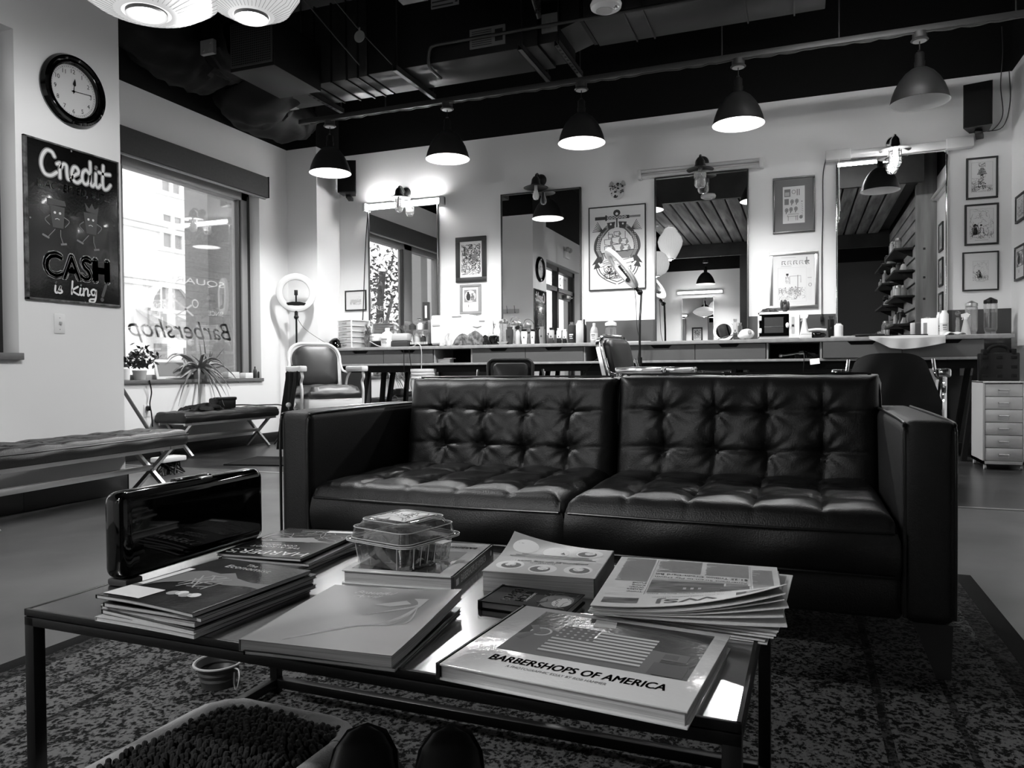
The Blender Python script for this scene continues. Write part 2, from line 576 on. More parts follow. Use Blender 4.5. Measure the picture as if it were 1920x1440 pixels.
# skirting
for n, x0, x1, y0, y1 in (('baseboard_left', -5.73, -5.715, 3.77, 7.47), ('baseboard_pillar', -4.23, -4.215, 3.05, 3.785),
                          ('baseboard_pillar_end', -5.73, -4.215, 3.77, 3.785), ('baseboard_back', -5.31, 1.77, 7.92, 7.934),
                          ('baseboard_right', 1.755, 1.77, 3.91, 7.92), ('baseboard_pilaster', -5.715, -5.295, 7.455, 7.47),
                          ('baseboard_front', -4.23, -4.215, 1.98, 3.05)):
    b = MB(); b.box(x0, x1, y0, y1, 0, 0.145 if 'pillar' in n or 'front' in n else 0.11, 0, 0.003); struct(b, n, 'base')
# window 1: frame, mullion, glass, sill
WX = -5.92
b = MB()
for y0, y1 in ((4.02, 4.1), (5.0, 5.25), (6.84, 6.97)):
    b.box(WX - 0.07, WX + 0.05, y0, y1, 0.74, 2.92, 0, 0.006)
b.box(WX - 0.07, WX + 0.05, 4.02, 6.97, 0.72, 0.79, 0, 0.006)
b.box(WX - 0.07, WX + 0.05, 4.02, 6.97, 2.74, 2.92, 0, 0.006)
b.box(WX + 0.05, WX + 0.056, 6.93, 6.965, 0.76, 2.8, 1)
b.box(WX - 0.02, WX + 0.03, 5.25, 5.27, 0.79, 2.74, 1)
b.box(WX - 0.02, WX + 0.03, 6.81, 6.84, 0.79, 2.74, 1)
win = struct(b, 'window_1', ['frame_grey', 'frame_dark'])
b = MB(); b.box(WX - 0.006, WX, 4.08, 5.02, 0.77, 2.76); b.build('pane', 'glass', win)
b = MB(); b.box(WX - 0.006, WX, 5.24, 6.86, 0.77, 2.76); b.build('pane', 'glass', win)
b = MB(); b.box(-5.91, -5.70, 4.0, 6.98, 0.705, 0.74, 0, 0.004); b.build('window_sill', 'sill', win)
def glass_text(o, t, h, wd, parent, shear=0.0, name='lettering', al='l', bold=0.0):
    q = MB()
    q.text(t, fr(o, (0, -1, 0), (0, 0, 1)), 0, 0, h, 0, wd, al, 0, bold, shear)
    x = q.build(name, 'decal', parent)
    return x
LX = WX - 0.008
glass_text((LX, 6.72, 1.10), 'Barbershop', 0.24, 1.38, win, 0.35, bold=0.01)
glass_text((LX, 6.6, 1.42), 'SINCE', 0.05, 0.22, win)
glass_text((LX, 5.72, 1.44), '200', 0.06, 0.16, win, al='c')
glass_text((LX, 6.62, 1.72), 'SQUARE', 0.075, 0.8, win)
q = MB()
F = fr((LX, 6.0, 1.45), (0, -1, 0), (0, 0, 1))
q.stroke(F, [(-0.14, 0.06), (0.17, -0.12)], 0.02); q.stroke(F, [(-0.16, -0.05), (0.1, 0.11)], 0.02)
for cx, cy in ((0.13, 0.13), (-0.19, 0.08)):
    q.stroke(F, [(cx + 0.04 * math.cos(a * PI / 8), cy + 0.04 * math.sin(a * PI / 8)) for a in range(17)], 0.014)
q.build('scissors_emblem', 'decal', win)
# roller shade cassette
t = thing('window_shade', 'dark grey roller shade cassette across the top of the big window', 'window shade', (-5.73, 5.5, 2.79))
b = MB(); b.box(0.002, 0.075, -1.5, 1.545, 0, 0.235, 0, 0.012); b.build('cassette', 'shade', t)
b = MB(); b.box(0.0, 0.08, 1.545, 1.555, 0, 0.24, 0, 0.003); b.build('end_cap', 'dark', t)
b = MB(); b.box(0.02, 0.05, -1.49, 1.53, -0.018, 0.0, 0, 0.004); b.build('hem_bar', 'frame_grey', t)
# storefront beside the pillar
b = MB()
X0, X1 = -4.47, -4.36
for y0, y1 in ((2.94, 3.05), (1.9, 2.0), (0.82, 0.93)): b.box(X0, X1, y0, y1, 0, 2.79, 0, 0.004)
b.box(X0, X1, 0.82, 3.05, 2.7, 2.79); b.box(X0, X1, 0.82, 3.05, 2.32, 2.4); b.box(X0, X1, 2.0, 3.0, 0.88, 0.97)
w2 = struct(b, 'window_2', 'frame_dark')
b = MB(); b.box(-4.42, -4.414, 1.98, 2.95, 0.96, 2.71); b.build('pane', 'glass', w2)
b = MB(); b.box(-4.42, -4.414, 0.92, 1.92, 2.39, 2.71); b.build('transom_pane', 'glass', w2)
b = MB(); b.box(-4.36, -4.2, 1.97, 3.06, 0.885, 0.925, 0, 0.003); b.build('window_sill', 'sill', w2)
glass_text((-4.425, 1.75, 2.46), '1017', 0.17, 0.55, w2, bold=0.02)
b = MB()
for y0, y1 in ((0.93, 1.03), (1.8, 1.9)): b.box(-4.44, -4.39, y0, y1, 0.02, 2.32)
b.box(-4.44, -4.39, 0.93, 1.9, 2.2, 2.32); b.box(-4.44, -4.39, 0.93, 1.9, 0.02, 0.26)
d1 = struct(b, 'door_1', 'frame_dark')
b = MB(); b.box(-4.418, -4.412, 1.02, 1.82, 0.25, 2.21); b.build('pane', 'glass', d1)
b = MB(); b.tube([(-4.36, 1.1, 0.9), (-4.34, 1.1, 0.95), (-4.34, 1.1, 1.25), (-4.36, 1.1, 1.3)], 0.012); b.build('door_handle', 'chrome', d1)
b = MB(); b.box(-4.39, -4.32, 1.2, 1.5, 2.22, 2.3, 0, 0.01); b.bar((-4.34, 1.3, 2.23), (-4.2, 1.55, 2.22), 0.02, 0.012); b.build('door_closer', 'steel', d1)

# ---------------------------------------------------------------- street outside
b = MB(); b.box(-40, -6.2, -25, 45, -0.25, -0.15); struct(b, 'ground_street', 'asphalt')
b = MB(); b.box(-6.85, -6.5, 7.0, 7.75, -0.15, 5.2); struct(b, 'column_1', 'concrete')
b = MB(); b.box(-6.85, -6.5, 2.75, 3.5, -0.15, 5.2); struct(b, 'column_2', 'concrete')
BX = -18.0
t = thing('building', 'pale stone building across the street with an arched window', 'building', (BX, 18, -0.15))
TT = Matrix.Translation((-BX, -18, 0.15))
b = MB(); b.T = TT; b.box(BX - 2, BX, -6, 40, -0.15, 12); b.build('wall', 'facade', t)
for z in (3.55, 5.2, 7.6):
    b = MB(); b.T = TT; b.box(BX, BX + 0.22, -6, 40, z, z + 0.18, 0, 0.03); b.box(BX, BX + 0.12, -6, 40, z - 0.16, z, 0, 0.02); b.build('cornice', 'facade', t)
def fwin(y0, y1, z0, z1):
    q = MB(); q.T = TT
    for a in (y0 - 0.12, (y0 + y1) / 2 - 0.05, y1): q.box(BX, BX + 0.09, a, a + 0.12, z0, z1)
    q.box(BX, BX + 0.12, y0 - 0.2, y1 + 0.2, z0 - 0.12, z0); q.box(BX, BX + 0.1, y0 - 0.12, y1 + 0.12, z1, z1 + 0.12)
    q = q.build('window', 'facade', t)
    g = MB(); g.T = TT; g.box(BX, BX + 0.03, y0, y1, z0, z1); g.build('pane', 'facade_win', q)
for (ya, za), (yb, zb) in (((-18.000, 17.446, 6.311)[1:], (-18.000, 18.145, 7.041)[1:]), ((-18.000, 17.473, 4.619)[1:], (-18.000, 18.203, 5.604)[1:])):
    fwin(ya, yb, za, zb)
for dy in (-3.4, -6.8, -10.2, 3.4, 6.8):
    ya, za = (-18.000, 17.473, 4.619)[1:]; yb, zb = (-18.000, 18.203, 5.604)[1:]
    fwin(ya + dy, yb + dy, za, zb)
ay, az = (-18.000, 17.723, 2.741)[1:]
ar = (-18.000, 18.474, 2.796)[1] - ay
b = MB(); b.T = TT
for k in range(14):
    a0, a1 = PI * k / 14, PI * (k + 1) / 14
    pts = [(ay + r * math.cos(a), az + r * math.sin(a)) for r, a in ((ar, a0), (ar * 1.28, a0), (ar * 1.28, a1), (ar, a1))]
    b.add([(BX + d, y, z) for d in (0, 0.14) for y, z in pts], [(4, 5, 6, 7), (0, 1, 5, 4), (1, 2, 6, 5), (2, 3, 7, 6), (3, 0, 4, 7)])
arch = b.build('arch_window', 'facade', t)
b = MB(); b.T = TT
b.add([(BX + 0.02, ay + ar * math.cos(PI * k / 20), az + ar * math.sin(PI * k / 20)) for k in range(21)], [tuple(range(21))])
b.build('pane', 'facade_win', arch)
b = MB(); b.T = TT
b.box(BX + 0.02, BX + 0.07, ay - 0.06, ay + 0.06, az, az + ar); b.box(BX + 0.02, BX + 0.07, ay - ar, ay + ar, az - 0.1, az); b.box(BX + 0.02, BX + 0.06, ay - ar * 0.5, ay - ar * 0.42, az, az + ar * 0.85)
b.build('mullion', 'facade', arch)
y0 = (-18.000, 16.488, 2.172)[1]; y1 = (-18.000, 17.622, 1.777)[1]
b = MB(); b.T = TT; b.box(BX, BX + 0.05, (-18.000, 17.137, 0.807)[1], (-18.000, 17.582, 0.804)[1], -0.15, 1.7); b.box(BX, BX + 0.05, (-18.000, 18.281, 0.800)[1], (-18.000, 18.883, 0.797)[1], -0.15, 1.6); b.build('doorway', 'facade_win', t)
b = MB()
b.add([(0, 0, 0.7), (0, y1 - y0, 0.7), (1.6, y1 - y0, 0.1), (1.6, 0, 0.1), (1.6, 0, -0.25), (1.6, y1 - y0, -0.25), (0, 0, 0.66), (0, y1 - y0, 0.66)], [(0, 1, 2, 3), (3, 2, 5, 4), (0, 3, 4, 6), (1, 7, 5, 2)])
tag(b.build('awning', 'awning', loc=(BX, y0, (-18.000, 17.062, 1.996)[2])), 'striped cloth awning over the shopfront across the street', 'awning')
# street tree seen through the window in the leftmost mirror
t = thing('street_tree', 'leafy tree standing on the pavement outside the window', 'tree', (-9.6, -0.5, -0.15))
b = MB(); b.tube(spline([(0, 0, 0), (0.05, 0.05, 1.2), (-0.05, 0.2, 2.2), (0.1, 0.3, 3.4)]), 0.09); b.tube([(0, 0.15, 2.0), (0.4, 0.9, 3.0)], 0.05); b.tube([(0, 0.15, 1.8), (-0.2, -0.7, 2.9)], 0.05); b.build('trunk', 'dark', t)
b = MB()
for k in range(2600):
    a, c = rnd.uniform(0, 2 * PI), rnd.uniform(-1, 1)
    r = 1.5 * rnd.random() ** 0.4
    p = V((r * math.cos(a), 1.3 * r * math.sin(a), 2.9 + 1.2 * c * (1 - 0.3 * rnd.random())))
    x = V((rnd.uniform(-1, 1), rnd.uniform(-1, 1), rnd.uniform(-1, 1))).normalized() * 0.06
    y = V((rnd.uniform(-1, 1), rnd.uniform(-1, 1), rnd.uniform(-1, 1))).normalized() * 0.04
    b.add([p - x, p + y, p + x, p - y], [(0, 1, 2, 3)])
b.build('foliage', 'leaf_dark', t)

# ---------------------------------------------------------------- soffit, slat wall and what stands behind the camera
b = MB()
b.box(-2.45, 1.52, 0.35, 4.45, 3.36, 3.42, 1)
x = -2.43
while x < 1.35:
    b.box(x, x + 0.17, 0.37, 4.43, 3.3, 3.36, 0, 0.004); x += 0.2
struct(b, 'ceiling_soffit', ['wood', 'wood_dark'])
b = MB(); b.box(-2.5, 1.53, 4.45, 4.52, 3.27, 3.75); struct(b, 'trim_2', 'wood_dark')
b = MB(); b.box(-2.5, 1.53, 0.3, 0.35, 3.05, 3.75); struct(b, 'trim_3', 'wood_dark')
b = MB()
b.box(1.58, 1.77, 0.35, 3.82, 0, 4.4, 1)
z = 0.05
while z < 3.25:
    b.box(1.53, 1.58, 0.35, 3.82, z, z + 0.15, 0, 0.004); z += 0.18
struct(b, 'wall_slats', ['wood', 'wood_dark'])
b = MB(); b.box(1.51, 1.77, 3.82, 3.9, 0, 4.4, 0, 0.004)
for zz in (1.75, 2.05, 2.45, 0.9): b.box(1.6, 1.63, 3.9, 3.902, zz, zz + 0.03, 1)
struct(b, 'trim_post', ['post', 'wood_dark'])
b = MB(); b.box(-1.12, -0.98, 0.16, 0.3, 0, 4.4); struct(b, 'trim_column', 'wood_dark')

# ---------------------------------------------------------------- ceiling services
t = thing('air_handler', 'black rectangular air handler box hung above the pendant rail', 'air duct', (-2.8, 6.1, 3.45))
b = MB(); b.box(-0.8, 0.8, -0.25, 0.25, 0, 0.75, 0, 0.008); b.build('casing', 'black_duct', t)
b = MB(); b.box(-0.16, 0.1, -0.262, -0.25, 0.46, 0.8, 0)
WFa = fr((0, -0.263, 0))
for k in range(9): b.rect(WFa, -0.15, 0.05, 0.47 + k * 0.035, 0.482 + k * 0.035, 0, 1)
for k in range(7): b.poly([(0.065, 0.48 + k * 0.045), (0.095, 0.48 + k * 0.045), (0.08, 0.51 + k * 0.045)], WFa, 0, 1)
b.build('warning_label', ['grey', 'ink'], t)
b = MB(); b.box(0.2, 0.52, -0.262, -0.25, 0.06, 0.22, 0)
for k in range(8): b.rect(WFa, 0.22, 0.4, 0.075 + k * 0.017, 0.081 + k * 0.017, 0, 1)
b.rect(WFa, 0.43, 0.5, 0.09, 0.19, 0, 1); b.build('rating_plate', ['grey', 'ink'], t)
b = MB(); b.box(0.8, 0.98, -0.22, 0.24, 0.02, 0.34, 0, 0.006); b.build('flange', 'black_duct', t)
b = MB(); b.box(0.83, 0.97, -0.235, -0.22, 0.1, 0.25, 0)
for k in range(3): b.rect(fr((0, -0.236, 0)), 0.835 + k * 0.045, 0.87 + k * 0.045, 0.11, 0.2, 0, 1)
b.build('warning_label', ['grey', 'inkg'], t)
t = thing('duct_run', 'dull galvanised duct section with wrinkled foil seams left of the air handler', 'air duct', (-4.2, 6.1, 3.45))
b = MB(); b.box(-0.68, 0.58, -0.23, 0.25, 0.0, 0.7, 0, 0.006); b.build('duct', 'grey_duct', t)
for x in (-0.62, 0.02, 0.2, 0.36, 0.48):
    b = MB(); b.box(x, x + 0.014, -0.24, 0.26, -0.012, 0.71); b.build('seam', 'black_duct', t)
b = MB(); b.box(-0.675, -0.5, -0.1, 0.24, -0.006, 0); b.build('foil_tape', 'steel', t)
t = thing('duct_box', 'short black duct box with a perforated grille facing the room', 'air duct', (-4.33, 5.5, 3.37))
b = MB(); b.box(-0.23, 0.23, -0.3, 0.36, 0, 0.42, 0, 0.006); b.build('box', 'black_duct', t)
b = MB(); b.box(-0.215, 0.215, -0.312, -0.3, 0.03, 0.4, 0, 0.003)
for i in range(21):
    for j in range(18): b.rect(fr((0, -0.313, 0)), -0.2 + i * 0.0195, -0.188 + i * 0.0195, 0.045 + j * 0.0195, 0.057 + j * 0.0195, 0, 1)
b.build('grille', ['dark', 'matte_black'], t)
t = thing('duct_transition', 'sloping dull duct transition rising right of the air handler', 'air duct', (-1.85, 6.15, 3.5))
b = MB(); b.add([(x, y, z) for x, z0, z1 in ((-0.2, 0, 0.3), (0.2, 0.12, 0.42)) for y in (-0.25, 0.22) for z in (z0, z1)], [(0, 1, 3, 2), (4, 6, 7, 5), (0, 4, 5, 1), (2, 3, 7, 6), (0, 2, 6, 4), (1, 5, 7, 3)]); b.build('duct', 'grey_duct', t)
b = MB(); b.box(0.19, 0.22, -0.26, 0.23, 0.11, 0.43); b.build('seam', 'black_duct', t)
t = thing('duct_run', 'long dull duct running right towards the lit tube light', 'air duct', (-1.6, 6.1, 3.6))
b = MB(); b.box(-0.02, 1.78, -0.24, 0.3, 0, 0.42, 0, 0.006); b.build('duct', 'grey_duct', t)
for x in (0.3, 0.45, 1.2, 1.55):
    b = MB(); b.box(x, x + 0.012, -0.25, 0.31, -0.01, 0.43); b.build('seam', 'grey_duct', t)
# wrapped flexible ducts against the window wall
def bag(name, label, pts, rs, seed):
    q = random.Random(seed)
    P = spline(pts, 10)
    n = len(P)
    def fn(u, v):
        k = min(int(round(v * (n - 1))), n - 1)
        r = rs[0] + (rs[1] - rs[0]) * math.sin(PI * min(1, max(0, 0.12 + 0.76 * v))) ** 0.7
        a = 2 * PI * u
        d = (P[min(k + 1, n - 1)] - P[max(k - 1, 0)]).normalized()
        x = d.cross(V((0, 0, 1))).normalized()
        y = x.cross(d)
        r *= 1 + 0.05 * math.sin(7 * a + 3 * math.sin(9 * v)) + 0.04 * math.sin(13 * v * PI + 3 * a)
        return P[k] + x * r * math.cos(a) * 1.15 + y * r * math.sin(a) * 0.85
    b = MB(); b.grid(fn, 28, n - 1, 0, None, True)
    return tag(b.build(name, 'bag'), label, 'air duct')
bag('wrapped_duct', 'black wrapped flexible duct bulging beside the pillar above the window', [(-5.28, 4.7, 3.92), (-5.24, 5.3, 3.74), (-5.16, 5.7, 3.66)], (0.2, 0.34), 1)
bag('wrapped_duct', 'black wrapped duct sagging over the window shade towards the corner', [(-4.5, 6.0, 3.68), (-5.0, 6.1, 3.55), (-5.25, 6.35, 3.57), (-5.36, 6.95, 3.62), (-5.4, 7.2, 3.7)], (0.18, 0.31), 2)
wd = bag('wrapped_duct', 'crumpled black wrap between the duct box and the window wall', [(-4.6, 5.5, 3.72), (-4.95, 5.55, 3.75), (-5.3, 5.5, 3.7)], (0.2, 0.3), 3)
b = MB(); b.box(-0.07, 0.07, -0.02, 0.02, 0, 0.12, 0, 0.004)
for x, z in ((-0.03, 0.03), (0.04, 0.09), (0.03, 0.03)): b.rod((x, -0.02, z), (x, -0.03, z), 0.012)
b.build('control_box', 'grey', wd, loc=(-4.72, 5.12, 3.52))
# strut hangers and the pendant rail
for i, (x, y0, lb) in enumerate(((-4.3, 5.8, 'slotted metal strut under the foil taped duct, leftmost of the struts'), (-3.27, 5.75, 'metal strut with a bright edge crossing left of the air handler'),
                                 (-2.12, 5.76, 'plain metal strut crossing at the right end of the air handler'), (-1.82, 5.8, 'slotted metal strut crossing under the sloping duct transition'))):
    t = thing('strut_hanger', lb, 'ceiling bracket', (x, 6.1, 3.40), 0, 'ceiling struts')
    b = MB(); b.box(-0.022, -0.017, y0 - 6.1, 0.4, 0, 0.045); b.box(0.017, 0.022, y0 - 6.1, 0.4, 0, 0.045); b.box(-0.022, 0.022, y0 - 6.1, 0.4, 0, 0.005, 0)
    if i in (0, 3):
        for k in range(9): b.rect(fr((0, 0, -0.001), (1, 0, 0), (0, -1, 0)), -0.01, 0.01, -0.3 + k * 0.07, -0.265 + k * 0.07, 0, 1)
    b.build('channel', ['dark', 'matte_black'], t)
    b = MB(); b.rod((0, y0 - 6.06, 0.03), (0, y0 - 6.06, 1.0), 0.006); b.rod((0, 0.38, 0.03), (0, 0.38, 1.0), 0.006); b.build('threaded_rod', 'dsteel', t)
t = thing('light_rail', 'long dark metal rail carrying the row of barn pendants', 'light rail', (0, 6.41, 3.315))
b = MB(); b.box(-4.75, 1.76, -0.022, 0.022, 0, 0.045, 0, 0.003); b.build('rail', 'dark', t)
b = MB()
P = []
for k in range(105):
    x = -4.6 + k * 0.06
    d = min(abs(x - (-4.39 + 1.3 * j)) for j in range(5))
    P.append((x, -0.03, -0.012 - 0.016 * math.sin(min(d, 0.65) / 0.65 * PI) * (0.5 + 0.5 * math.sin(k * 2.1))))
b.tube(P, 0.006, 6); b.build('power_cable', 'dark', t)
for x in (-3.75, -0.6, 0.28, 1.45):
    b = MB(); b.rod((x, 0, 0.04), (x, 0, 1.08), 0.006); b.build('hanger_rod', 'dsteel', t)
b = MB(); b.rod((-2.9, 5.80, 3.58), (1.76, 5.80, 3.56), 0.014)
b.tube(spline([(-2.9, 5.80, 3.58), (-2.95, 5.8, 3.56), (-2.98, 5.82, 3.48), (-3.0, 5.9, 3.43), (-3.0, 6.1, 3.42)]), 0.014)
tag(b.build('conduit', 'dark'), 'thin black conduit running along in front of the air handler', 'pipe')
b = MB(); b.tube(spline([(-1.95, 5.75, 3.62), (-1.95, 5.6, 3.78), (-1.75, 5.35, 3.9), (-1.45, 5.1, 3.88), (-1.25, 4.95, 3.85)]), 0.02)
for k in range(16): b.lathe([(0.024, -0.005), (0.024, 0.005)], (-1.95 + 0.004 * k, 5.72 - 0.012 * k, 3.64 + 0.011 * k), 8)
tag(b.build('flexible_conduit', 'dark'), 'black corrugated conduit curving up to the smoke alarm', 'pipe')
b = MB(); b.tube(spline([(-3.62, 5.75, 3.5), (-3.8, 5.4, 3.8), (-4.0, 5.2, 4.1)]), 0.006, 6); b.tube(spline([(-3.3, 5.76, 3.46), (-3.5, 5.5, 3.72), (-3.75, 5.2, 4.1)]), 0.005, 6)
hc = tag(b.build('hanging_cable', 'dark'), 'thin slack cables looping beside the air handler', 'cable')
b = MB(); b.lathe([(0, 0), (0.05, 0.0), (0.05, 0.006), (0, 0.006)], (0, 0, 0), 20, 0, Matrix.Rotation(R(90), 4, 'X')); b.box(-0.008, 0.008, -0.004, 0.0, 0.04, 0.075)
b.build('tag', 'grey', hc, loc=(-3.46, 5.5, 3.62))
t = thing('smoke_alarm', 'round white smoke alarm with a sensor lens at the ceiling', 'smoke alarm', (-1.207, 4.94, 3.22))
b = MB(); b.lathe([(0, -0.03), (0.07, -0.028), (0.1, -0.012), (0.105, 0.01), (0.095, 0.03), (0, 0.03)], n=32); b.build('body', 'white', t)
b = MB(); b.lathe([(0, -0.033), (0.055, -0.031), (0.055, -0.028)], (-0.012, 0, 0)); b.build('disc', 'lgrey', t)
b = MB(); b.ell((0.068, -0.01, -0.022), (0.024, 0.024, 0.012), 12); b.build('lens', 'chrome', t)
b = MB(); b.rod((0, 0, 0.03), (0, 0, 1.17), 0.01); b.build('stem', 'dark', t)
# tube light hung near the top right
t = thing('tube_light', 'lit tube light hanging at the top right of the ceiling', 'tube light', (0.55, 5.5, 3.33))
b = MB(); b.box(-0.52, 0.52, -0.05, 0.05, 0.03, 0.09, 0, 0.006); b.build('housing', 'white', t)
b = MB(); b.rod((-0.5, 0, 0.012), (0.5, 0, 0.012), 0.016); b.build('tube', 'tube_on', t)
b = MB(); b.rod((-0.4, 0, 0.09), (-0.4, 0, 1.07), 0.004); b.rod((0.4, 0, 0.09), (0.4, 0, 1.07), 0.004); b.build('hanger', 'dsteel', t)
# barn pendants
def pendant(label, loc, on, group='barn pendants along the rail', flip=0):
    t = thing('pendant_lamp', label, 'pendant lamp', loc, 0, group)
    b = MB()
    out = [(0.03, 0.255), (0.06, 0.245), (0.1, 0.215), (0.14, 0.165), (0.17, 0.11), (0.19, 0.055), (0.203, 0.0), (0.206, -0.006)]
    b.lathe(out, n=48); b.build('lamp_shade', 'lamp_shade', t)
    b = MB(); b.lathe([(r - 0.004, z - 0.001) for r, z in out[:-1]] + [(0.206, -0.006)], n=48); b.build('reflector', 'lamp_inner' if on else 'lamp_inner_off', t)
    b = MB(); b.lathe([(0, 0.255), (0.035, 0.255), (0.038, 0.3), (0.032, 0.302), (0.032, 0.36), (0.025, 0.37), (0, 0.37)], n=20); b.build('socket', 'matte_black', t)
    b = MB(); b.lathe([(0, 0.37), (0.018, 0.37), (0.016, 0.385), (0, 0.385)], n=14); b.build('collar', 'chrome', t)
    b = MB(); b.rod((0, 0, 0.38), (0, 0, 0.47), 0.004, None, 8); b.build('cord', 'black', t)
    b = MB(); b.lathe([(0, 0.455), (0.055, 0.455), (0.062, 0.462), (0.05, 0.475), (0.05, 0.52), (0, 0.52)], n=24); b.build('canopy', 'dark', t)
    b = MB(); b.lathe([(0, 0.453), (0.048, 0.453)], n=24); b.build('canopy_plate', 'lgrey', t)
    b = MB(); b.lathe([(0, 0.08), (0.03, 0.09), (0.04, 0.12), (0.03, 0.16), (0.018, 0.19), (0, 0.2)], n=16); b.build('bulb', 'bulb_on' if on else 'frost', t)
    if on: point('pendant_light', (loc[0], loc[1], loc[2] + 0.04), PENDANT_W, 0.06, R(150))
    return t
PX = (-4.39, -3.09, -1.79, -0.472, 0.835)
pn = ('lit barn pendant nearest the window, leftmost of the rail', 'lit barn pendant second from the window', 'lit barn pendant at the middle of the rail', 'lit barn pendant second from the right end of the rail', 'unlit barn pendant at the right end of the rail')
for i, x in enumerate(PX): pendant(pn[i], (x, 6.41, 2.795), i < 4)
# paper lanterns near the pillar
def lantern(label, loc, prof, stem, ring, w):
    t = thing('paper_lantern', label, 'lantern lamp', loc, 0, 'paper lanterns')
    b = MB(); b.lathe(prof, n=64); b.build('lantern_shade', 'lantern', t)
    b = MB()
    for k in range(44):
        a = 2 * PI * k / 44
        b.tube([((r + 0.0006) * math.cos(a), (r + 0.0006) * math.sin(a), z) for r, z in prof[1:-1]], 0.0008, 4, 0, None, False)
    b.build('ribs', 'grey', t)
    z = prof[0][1]
    b = MB(); b.lathe([(ring, z + 0.004), (ring, z - 0.012), (ring * 0.82, z - 0.012), (ring * 0.8, z + 0.004)], n=40); b.build('ring', 'dark', t)
    b = MB(); b.lathe([(0, z - 0.002), (ring * 0.8, z - 0.002)], n=40); b.build('opening', 'bulb_on', t)
    z = prof[-1][1]
    b = MB(); b.rod((0, 0, z - 0.01), (0, 0, stem), 0.008); b.lathe([(0, stem), (0.06, stem), (0.06, stem - 0.03), (0, stem - 0.03)], n=20); b.build('stem', 'white', t)
    point('lantern_light', (loc[0], loc[1], loc[2] + prof[0][1] - 0.022), w, 0.015)
    return t
sau = [(0.1, -0.13), (0.13, -0.128), (0.22, -0.095), (0.3, -0.04), (0.33, 0.0), (0.3, 0.04), (0.22, 0.1), (0.13, 0.135), (0.06, 0.15)]
ball = [(0.08, -0.2), (0.1, -0.197), (0.17, -0.16), (0.215, -0.09), (0.235, 0), (0.215, 0.09), (0.17, 0.16), (0.1, 0.205), (0.05, 0.21)]
pear = [(0.08, -0.27), (0.09, -0.268), (0.15, -0.16), (0.2, -0.05), (0.215, 0.03), (0.19, 0.11), (0.13, 0.19), (0.1, 0.25), (0.09, 0.26)]
lantern('wide saucer shaped lit paper lantern beside the pillar at the top left', (-2.66, 2.52, 2.50), sau, 1.9, 0.085, LANTERN_W)
lantern('round lit paper lantern right of the saucer shaped one', (-2.33, 2.80, 2.62), ball, 0.68, 0.075, LANTERN_W)
lantern('pear shaped lit paper lantern reflected in the mirror by the anchor poster', (-2.12, 2.55, 3.02 - 0.02), pear, 0.3, 0.06, LANTERN_W * 0.7)

# ---------------------------------------------------------------- back wall: mirrors, sconces, tubes
def mirror(label, x0, x1, z1, fm='dsteel', z0=0.14, y=7.93):
    t = thing('wall_mirror', label, 'mirror', ((x0 + x1) / 2, y, z0), 0, 'tall station mirrors')
    w, h = (x1 - x0) / 2, z1 - z0
    b = MB(); b.box(-w + 0.012, w - 0.012, -0.022, 0, 0.012, h - 0.012); b.build('mirror_pane', 'mirror', t)
    b = MB()
    for q in ((-w, -w + 0.016, 0, h), (w - 0.016, w, 0, h), (-w, w, 0, 0.016), (-w, w, h - 0.016, h)): b.box(q[0], q[1], -0.034, 0, q[2], q[3], 0, 0.003)
    b.build('frame', fm, t)
    return t
mirror('tall station mirror reflecting the window, under the lit tube light', -4.885, -3.94, 2.81)
mirror('tall station mirror reflecting the wall clock and the credit sign', -3.155, -2.22, 2.785, 'dark')
mirror('tall station mirror beside the anchor poster, reflecting the plank ceiling', -1.425, -0.485, 2.80)
mirror('tall station mirror with a bright frame, nearest the right wall', 0.318, 1.262, 2.805, 'chrome')
